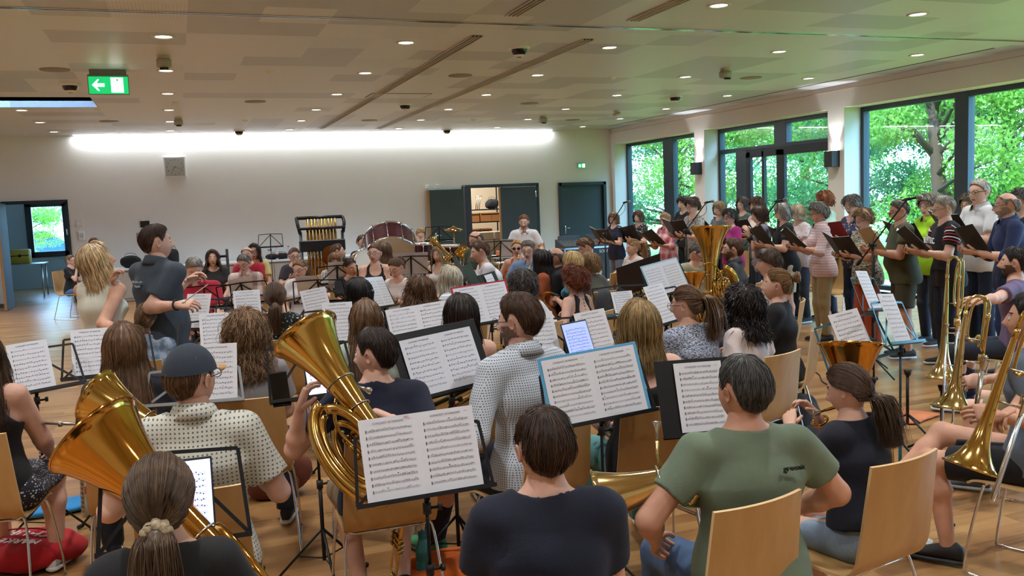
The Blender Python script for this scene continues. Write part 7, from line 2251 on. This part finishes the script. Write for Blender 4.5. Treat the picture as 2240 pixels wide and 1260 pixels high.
# camera tripod near the conductor
E = empty('tripod', atz(500, 690, 0) * [1, 1, 0]); tb_ = aty(497, 560, 13.5); E.location = (tb_[0], 13.5, 0); tag(E, 'black tripod with an arm beside the smiling young woman', 'tripod')
m = MB(); m.tube([(0, 0, .3), (0, 0, tb_[2] + .1)], .02, 8); m.build('pole', [BLACK], E)
m = MB(); m.tube([(0, 0, tb_[2]), (-.16, 0, tb_[2] + .0)], .018, 8); m.rbox((-.16, 0, tb_[2]), (.12, .06, .08), .01); m.build('arm', [BLACK], E)
for i in range(3):
    a = i * 2.094; m = MB(); m.tube([(0, 0, .75), (.4 * math.cos(a), .4 * math.sin(a), .01)], .012, 6); m.build('leg', [BLACK], E)
# right back corner: table, chair, mixing desk case
def table(name, label, c, w_, d_, h_, rz=0.0, col='#e2e4e8'):
    E = empty(name, (c[0], c[1], 0), rz); tag(E, label, 'table')
    m = MB(); m.rbox((0, 0, h_ - .012), (w_, d_, .026), .004); m.build('tabletop', [plain('table_white', col, .4)], E, smooth=False)
    for x in (-1, 1):
        for y in (-1, 1):
            m = MB(); m.tube([(x * (w_ / 2 - .06), y * (d_ / 2 - .06), 0), (x * (w_ / 2 - .06), y * (d_ / 2 - .06), h_ - .02)], .016, 8); m.build('leg', [CHROME], E)
c = aty(1205, 548, 17.6); table('table', 'white table in front of the closed back door', (c[0], 17.6), 1.25, .7, .74)
chair_at(c[0] + .05, 18.3, R(180), 'empty wooden chair behind the white table by the back door')
c = aty(1100, 552, 17.0); table('table', 'white table behind the man in the open polo', (c[0] + .35, 17.0), 1.3, .7, .74)
m = MB(); m.rbox((0, 0, .05), (.4, .3, .1), .01); o = m.build('storage_box', [plain('orange_box', '#c8642c', .5)], smooth=False); o.location = (c[0] + .1, 17.0, .74); tag(o, 'flat orange box on the table behind the open polo', 'box')
c = aty(1282, 560, 17.2)
E = empty('flight_case', (c[0], 17.2, 0)); tag(E, 'black flight case with silver edges by the closed door', 'flight case')
W2_, H2_ = .62, .80
m = MB(); m.rbox((0, 0, H2_ / 2 + .05), (W2_ * 2, .6, H2_ - .1), .01); m.build('body', [plain('case_black', '#1a2226', .5)], E, smooth=False)
m = MB()
for x in (-1, 0, 1): m.box((x * W2_, -.30, H2_ / 2 + .05), (.035, .02, H2_ - .1))
for z in (.10, H2_): m.box((0, -.30, z), (W2_ * 2, .02, .035))
m.build('edge_rail', [plain('aluminium', '#9aa6ad', .3, .9)], E, smooth=False)
text_mesh('SOUND', .09, frame([.32, -.312, H2_ - .09], [1, 0, 0], [0, 0, 1], [0, -1, 0]), 'lettering', WHITE, E)
for x in (-.45, .45):
    m = MB(); m.tube([(x - .02, -.2, .03), (x + .02, -.2, .03)], .035, 12); m.build('caster', [RUB], E)
E2 = empty('mixing_desk', (c[0] - .05, 17.2, H2_)); tag(E2, 'black mixing desk lying on the flight case', 'mixing desk')
m = MB(); V = [(-.55, -.25, 0), (.55, -.25, 0), (.55, .25, 0), (-.55, .25, 0), (-.55, -.25, .05), (.55, -.25, .05), (.55, .25, .18), (-.55, .25, .18)]
m.add(V, [[3, 2, 1, 0], [4, 5, 6, 7], [0, 1, 5, 4], [1, 2, 6, 5], [2, 3, 7, 6], [3, 0, 4, 7]]); m.build('body', [plain('desk_dark', '#23282c', .5)], E2, smooth=False)
m = MB()
for k in range(16):
    for j in range(4): m.tube([(-.48 + .062 * k, -.18 + .1 * j, .065 + .026 * j), (-.48 + .062 * k, -.18 + .1 * j, .085 + .026 * j)], .009, 6)
m.build('fader', [plain('fader_grey', '#8f959a', .5)], E2)
m = MB(); m.rbox((-.25, .2, .2), (.5, .04, .1), .004); m.rbox((.32, .2, .2), (.36, .04, .1), .004); m.build('meter_bridge', [plain('bridge_grey', '#3c4145', .5)], E2, smooth=False)
# ---------------------------------------------------------------- store room contents
sx0, sx1 = aty(1014, 500, 23.4)[0], aty(1096, 500, 23.4)[0]
E = empty('shelf_rack', ((sx0 + sx1) / 2, 23.4, 0)); tag(E, 'black metal rack in the store room', 'shelf')
zs = [aty(1050, 520, 23.4)[2] , aty(1050, 486, 23.4)[2], aty(1050, 459, 23.4)[2]]
wS = (sx1 - sx0)
for z in zs:
    m = MB(); m.box((0, 0, z), (wS, .5, .03)); m.build('shelf_board', [BLACK], E, smooth=False)
for x in (-1, 1):
    for y in (-1, 1):
        m = MB(); m.box((x * (wS / 2 - .015), y * .23, 1.15), (.03, .03, 2.3)); m.build('post', [BLACK], E, smooth=False)
CARD = plain('cardboard', '#a9764a', .8)
def carton(cx, z, w_, h_, label, mat=CARD, y=23.25):
    E_ = empty('box', (cx, y, z + .016)); tag(E_, label, 'box', 'boxes in the store room')
    m = MB(); m.rbox((0, 0, h_ / 2), (w_, .34, h_), .004); m.build('carton', [mat], E_, smooth=False)
    m = MB(); m.box((0, -.172, h_ * .82), (w_ + .004, .004, .03)); m.build('lid_edge', [BLACK], E_, smooth=False)
cxm = (sx0 + sx1) / 2
for k, (fx, lv, lb) in enumerate(((-.30, 2, 'left end of the upper board'), (.02, 2, 'middle of the upper board'), (.30, 2, 'right end of the upper board'), (-.30, 1, 'left end of the middle board'), (.02, 1, 'middle of the middle board'))):
    carton(cxm + fx * wS, zs[lv] - (.0 if lv else 0) - .32, .27 * wS, .24, 'brown cardboard box with black edges, ' + lb) if False else carton(cxm + fx * wS, zs[lv - 1], .27 * wS, .24, 'brown cardboard box with black edges at the ' + lb)
bag('sports_bag', 'dark blue bag on top of the store room rack', (cxm + .25 * wS, 23.3, zs[2] + .016), (.36, .3, .26), '#16202e', 11)
bag('sports_bag', 'black soft bag on the middle board of the rack', (cxm + .3 * wS, 23.2, zs[0] + .016), (.4, .3, .12), '#17181c', 12)
m = MB()
for k in range(3): m.tube([(k * .05, 0, 0), (k * .05 + .06, 0, .36)], .012, 6)
m.tube([(.0, 0, .33), (.2, 0, .36)], .012, 6)
o = m.build('folded_stands', [plain('silver_tube', '#b0b4b8', .3, .8)]); o.location = (cxm - .22 * wS, 23.2, zs[2] + .02); tag(o, 'silver folded frames on top of the store room rack', 'frame')
for i in range(2):
    for j in range(5):
        m = MB(); m.rbox((0, 0, .1), (.42, .5, .2), .012); o = m.build('storage_crate', [plain('crate_grey', '#b9b4aa', .6)], smooth=False); o.location = (cxm - .24 * wS + .46 * i, 22.6, .02 + .205 * j)
        tag(o, 'pale grey storage crate, %s in the %s stack' % (['lowest', 'second', 'third', 'fourth', 'topmost'][j], ['left', 'right'][i]), 'crate', 'stacked crates in the store room')
# side room table with its yellow case
c = aty(50, 600, 24.2); tz = aty(50, 577, 24.2)[2]
table('folding_table', 'folding table in the side room', (c[0] - .1, 24.2), 1.25, .8, tz, 0, '#8fa6bd')
m = MB(); m.rbox((0, 0, .17), (.80, .4, .34), .02); o = m.build('toolbox', [plain('yellow_olive', '#a08a1c', .5)]); o.location = (c[0] - .2, 24.2, tz + .002); tag(o, 'yellow case standing on the side room table', 'case')
m = MB(); m.box((0, -.203, .2), (.78, .006, .02)); m.build('lid_seam', [DARK], o, smooth=False)
for x in (-.2, .2):
    m = MB(); m.rbox((x, -.21, .2), (.06, .02, .07), .004); m.build('latch', [DARK], o)
# parked car outside the small window
def car(loc, rz):
    E = empty('car', loc, rz); tag(E, 'blue parked car outside the small window', 'car')
    cb = plain('car_blue', '#2c4f86', .25, .4)
    prof = [(-2.1, .35), (-2.15, .75), (-1.9, .95), (-1.1, 1.05), (-.6, 1.5), (.9, 1.52), (1.6, 1.05), (2.1, .95), (2.15, .4)]
    G = []
    for y, ins in ((-.86, .06), (-.88, 0), (.88, 0), (.86, .06)):
        G.append([(x * (1 - ins * .3), y * (1 - (.12 if z > 1.1 else 0)), z - (ins if z > .5 else -ins)) for x, z in prof])
    m = MB(); m.grid(np.array(G), 0, True, True, True); m.build('body', [cb], E, smooth='auto')
    for y in (-.80, .80):
        m = MB(); q = math.copysign(.012, y); m.add([(-1.0, y * 1.01 + q, 1.08), (-.56, y * .985 + q, 1.42), (.85, y * .985 + q, 1.44), (1.4, y * 1.01 + q, 1.08)], [[0, 1, 2, 3], [3, 2, 1, 0]]); m.build('side_window', [plain('car_glass', '#10161c', .05)], E, smooth=False)
    for x in (-1.35, 1.35):
        for y in (-.8, .8):
            m = MB(); m.tube([(x, y - .11, .32), (x, y + .11, .32)], .32, 24); m.tube([(x, y - .12, .32), (x, y + .12, .32)], .18, 16, 1); m.build('wheel', [RUB, SILVER], E)
cc_ = aty(84, 520, 44.0); car((cc_[0] - .6, 44.0, -.2), R(6))
# ---------------------------------------------------------------- chairs without sitters beside the choir
for i, (px_, py_, lb) in enumerate(((1806, 690, 'behind the fringed shirt'), (1850, 700, 'behind the rust trousers'), (2032, 700, 'behind the jersey'), (2205, 700, 'behind the blue shirt'), (1752, 690, 'behind the pale shorts'), (1605, 640, 'behind the magenta blouse'), (1450, 620, 'behind the pink plaid shirt'))):
    q = atx(px_, py_, 8.35); chair_at(8.35, q[1], R(-92 + 5 * (i % 3)), 'empty wooden chair ' + lb, 'empty chairs of the choir')
c = atz(1322, 668, .46); chair_at(c[0], c[1], R(-70), 'empty wooden chair beside the sandy-haired person')
c = atz(1318, 720, .46); chair_at(c[0], c[1], R(-50), 'wooden chair with a jacket over it near the red-haired woman')
bag('jacket', 'dark grey jacket hanging on the chair near the red-haired woman', (c[0] - .05, c[1] - .18, .62), (.42, .14, .30), '#3a3c42', 21, R(50), False, 'jacket')
# ---------------------------------------------------------------- on the floor
q = atz(70, 1215, .05); E = bag('tote_bag', 'red cloth bag with white lettering on the floor', (q[0], q[1], .0), (.52, .40, .17), '#b0161f', 31, R(-20), True, 'bag', None, 2.4, .07)
text_mesh('SCHUH', .10, frame([.02, .0, .172], nrm([-1, .2, 0]), nrm([-.2, -1, 0]), [0, 0, 1]), 'lettering', WPR, E, .002)
text_mesh('MARKE', .075, frame([.0, -.10, .170], nrm([-1, .2, 0]), nrm([-.2, -1, 0]), [0, 0, 1]), 'lettering', WPR, E, .002)
q = atz(130, 1118, 0); bag('cloth_bag', 'flat light blue bag on the floor by the flowered skirt', (q[0], q[1], 0), (.46, .26, .06), '#2f86c4', 32, R(12), False, 'bag')
q = atz(605, 1092, 0); bag('leather_bag', 'brown leather bag standing behind the white-striped shoe', (q[0], q[1] + .1, 0), (.46, .24, .30), '#70361f', 33, R(-8), True, 'bag', '#6a3320')
q = atz(1732, 965, 0); bag('backpack', 'black backpack on the floor by the navy girl', (q[0], q[1], 0), (.50, .34, .34), '#17181b', 34, R(20), True, 'backpack', '#24262b')
q = atz(1690, 935, 0); bag('instrument_case', 'flat black soft case behind the black backpack', (q[0] + .1, q[1] + .35, 0), (.75, .35, .14), '#121315', 35, R(-30), False)
q = atz(1505, 1010, 0); bag('tote_bag', 'grey bag with dark red lining under the woven top', (q[0], q[1] + .1, 0), (.50, .30, .30), '#55565b', 36, R(-10), False, 'bag', '#5e2430')
q = atz(1010, 1262, 0); bag('cloth_bag', 'orange cloth bundle on the floor at the lower edge', (q[0], q[1], 0), (.60, .35, .12), '#d8641a', 37, 0, False, 'bag')
q = atz(1990, 915, 0); bag('cloth', 'crumpled orange cloth under the trombone stand', (q[0], q[1], 0), (.46, .30, .03), '#c9794a', 38, R(10), False, 'cloth', None, 2.4, .12)
q = atz(2035, 1062, 0); bag('towel', 'pale green cloth by the grey shoe', (q[0], q[1], 0), (.30, .30, .02), '#b5c4ac', 39, R(30), False, 'cloth', None, 2.2, .1)
q = atz(1985, 1192, 0); bag('towel', 'folded white cloth below the near wooden chair', (q[0], q[1], 0), (.24, .2, .03), '#c9cbc8', 40, R(10), False, 'cloth', None, 2.8, .05)
q = atz(990, 1080, 0); 
q = atz(1275, 1085, 0); bag('cloth_bag', 'white patterned cloth bag beside the patterned trousers', (q[0], q[1], 0), (.32, .2, .05), '#c8c8c6', 41, 0, False, 'bag', None, 2.6, .06, cloth('#c8c8c6', 'dots', '#55565a', .3))
def bottle(name, label, q, h, r, col, capc, alpha=1.0):
    E = empty(name, (q[0], q[1], 0)); tag(E, label, 'bottle')
    m = MB(); m.lathe([(.001, 0), (r, .004), (r, h * .35), (r * .92, h * .4), (r, h * .46), (r, h * .72), (r * .55, h * .86), (r * .5, h * .9)], 18, 0); m.build('body', [plain('bottle', col, .2)], E)
    m = MB(); m.lathe([(r * .58, h * .88), (r * .58, h), (.001, h)], 14); m.build('cap', [plain('bottle_cap', capc, .4)], E)
    m = MB(); m.lathe([(r * 1.01, h * .5), (r * 1.01, h * .66)], 18); m.build('label_band', [plain('label_band', capc, .5)], E)
bottle('water_bottle', 'teal sports bottle standing beside the nearest sheet stand', atz(930, 1285, 0), .28, .038, '#2b8a92', '#1f6f78')
bottle('water_bottle', 'clear bottle with red drink beside the upright flute', atz(196, 1128, 0), .30, .038, '#9fb3b8', '#b52a4a')
bottle('water_bottle', 'small blue and white bottle under the near wooden chair', atz(1938, 1222, 0), .18, .032, '#3c7cc4', '#e2e2e2')
# instrument stand of the trombones and small floor things
for (px_, py_, lb) in ((1985, 940, 'right of the teal stand'), (2060, 985, 'holding the brown-gold trombone')):
    q = atz(px_, py_, 0); E = empty('instrument_stand', (q[0], q[1], 0)); tag(E, 'black instrument stand ' + lb, 'instrument stand', 'floor stands for instruments')
    m = MB(); m.tube([(0, 0, .05), (0, 0, .42)], .012, 8); m.tube([(0, 0, .42), (0, 0, .46)], [.02, .03], 10); m.build('pole', [BLACK], E)
    for i in range(3):
        a = i * 2.094 + .4; m = MB(); m.tube([(0, 0, .12), (.22 * math.cos(a), .22 * math.sin(a), .012)], .008, 6); l = m.build('leg', [BLACK], E)
m = MB(); P = smoothpath([np.append(atz(x, y, .006)[:2], .006) for x, y in ((1735, 800), (1760, 805), (1790, 818), (1800, 835), (1830, 850))], 6); m.tube(P, .006, 6)
tag(m.build('cable', [DARK]), 'thin black cable on the floor past the messy bun chair', 'cable')
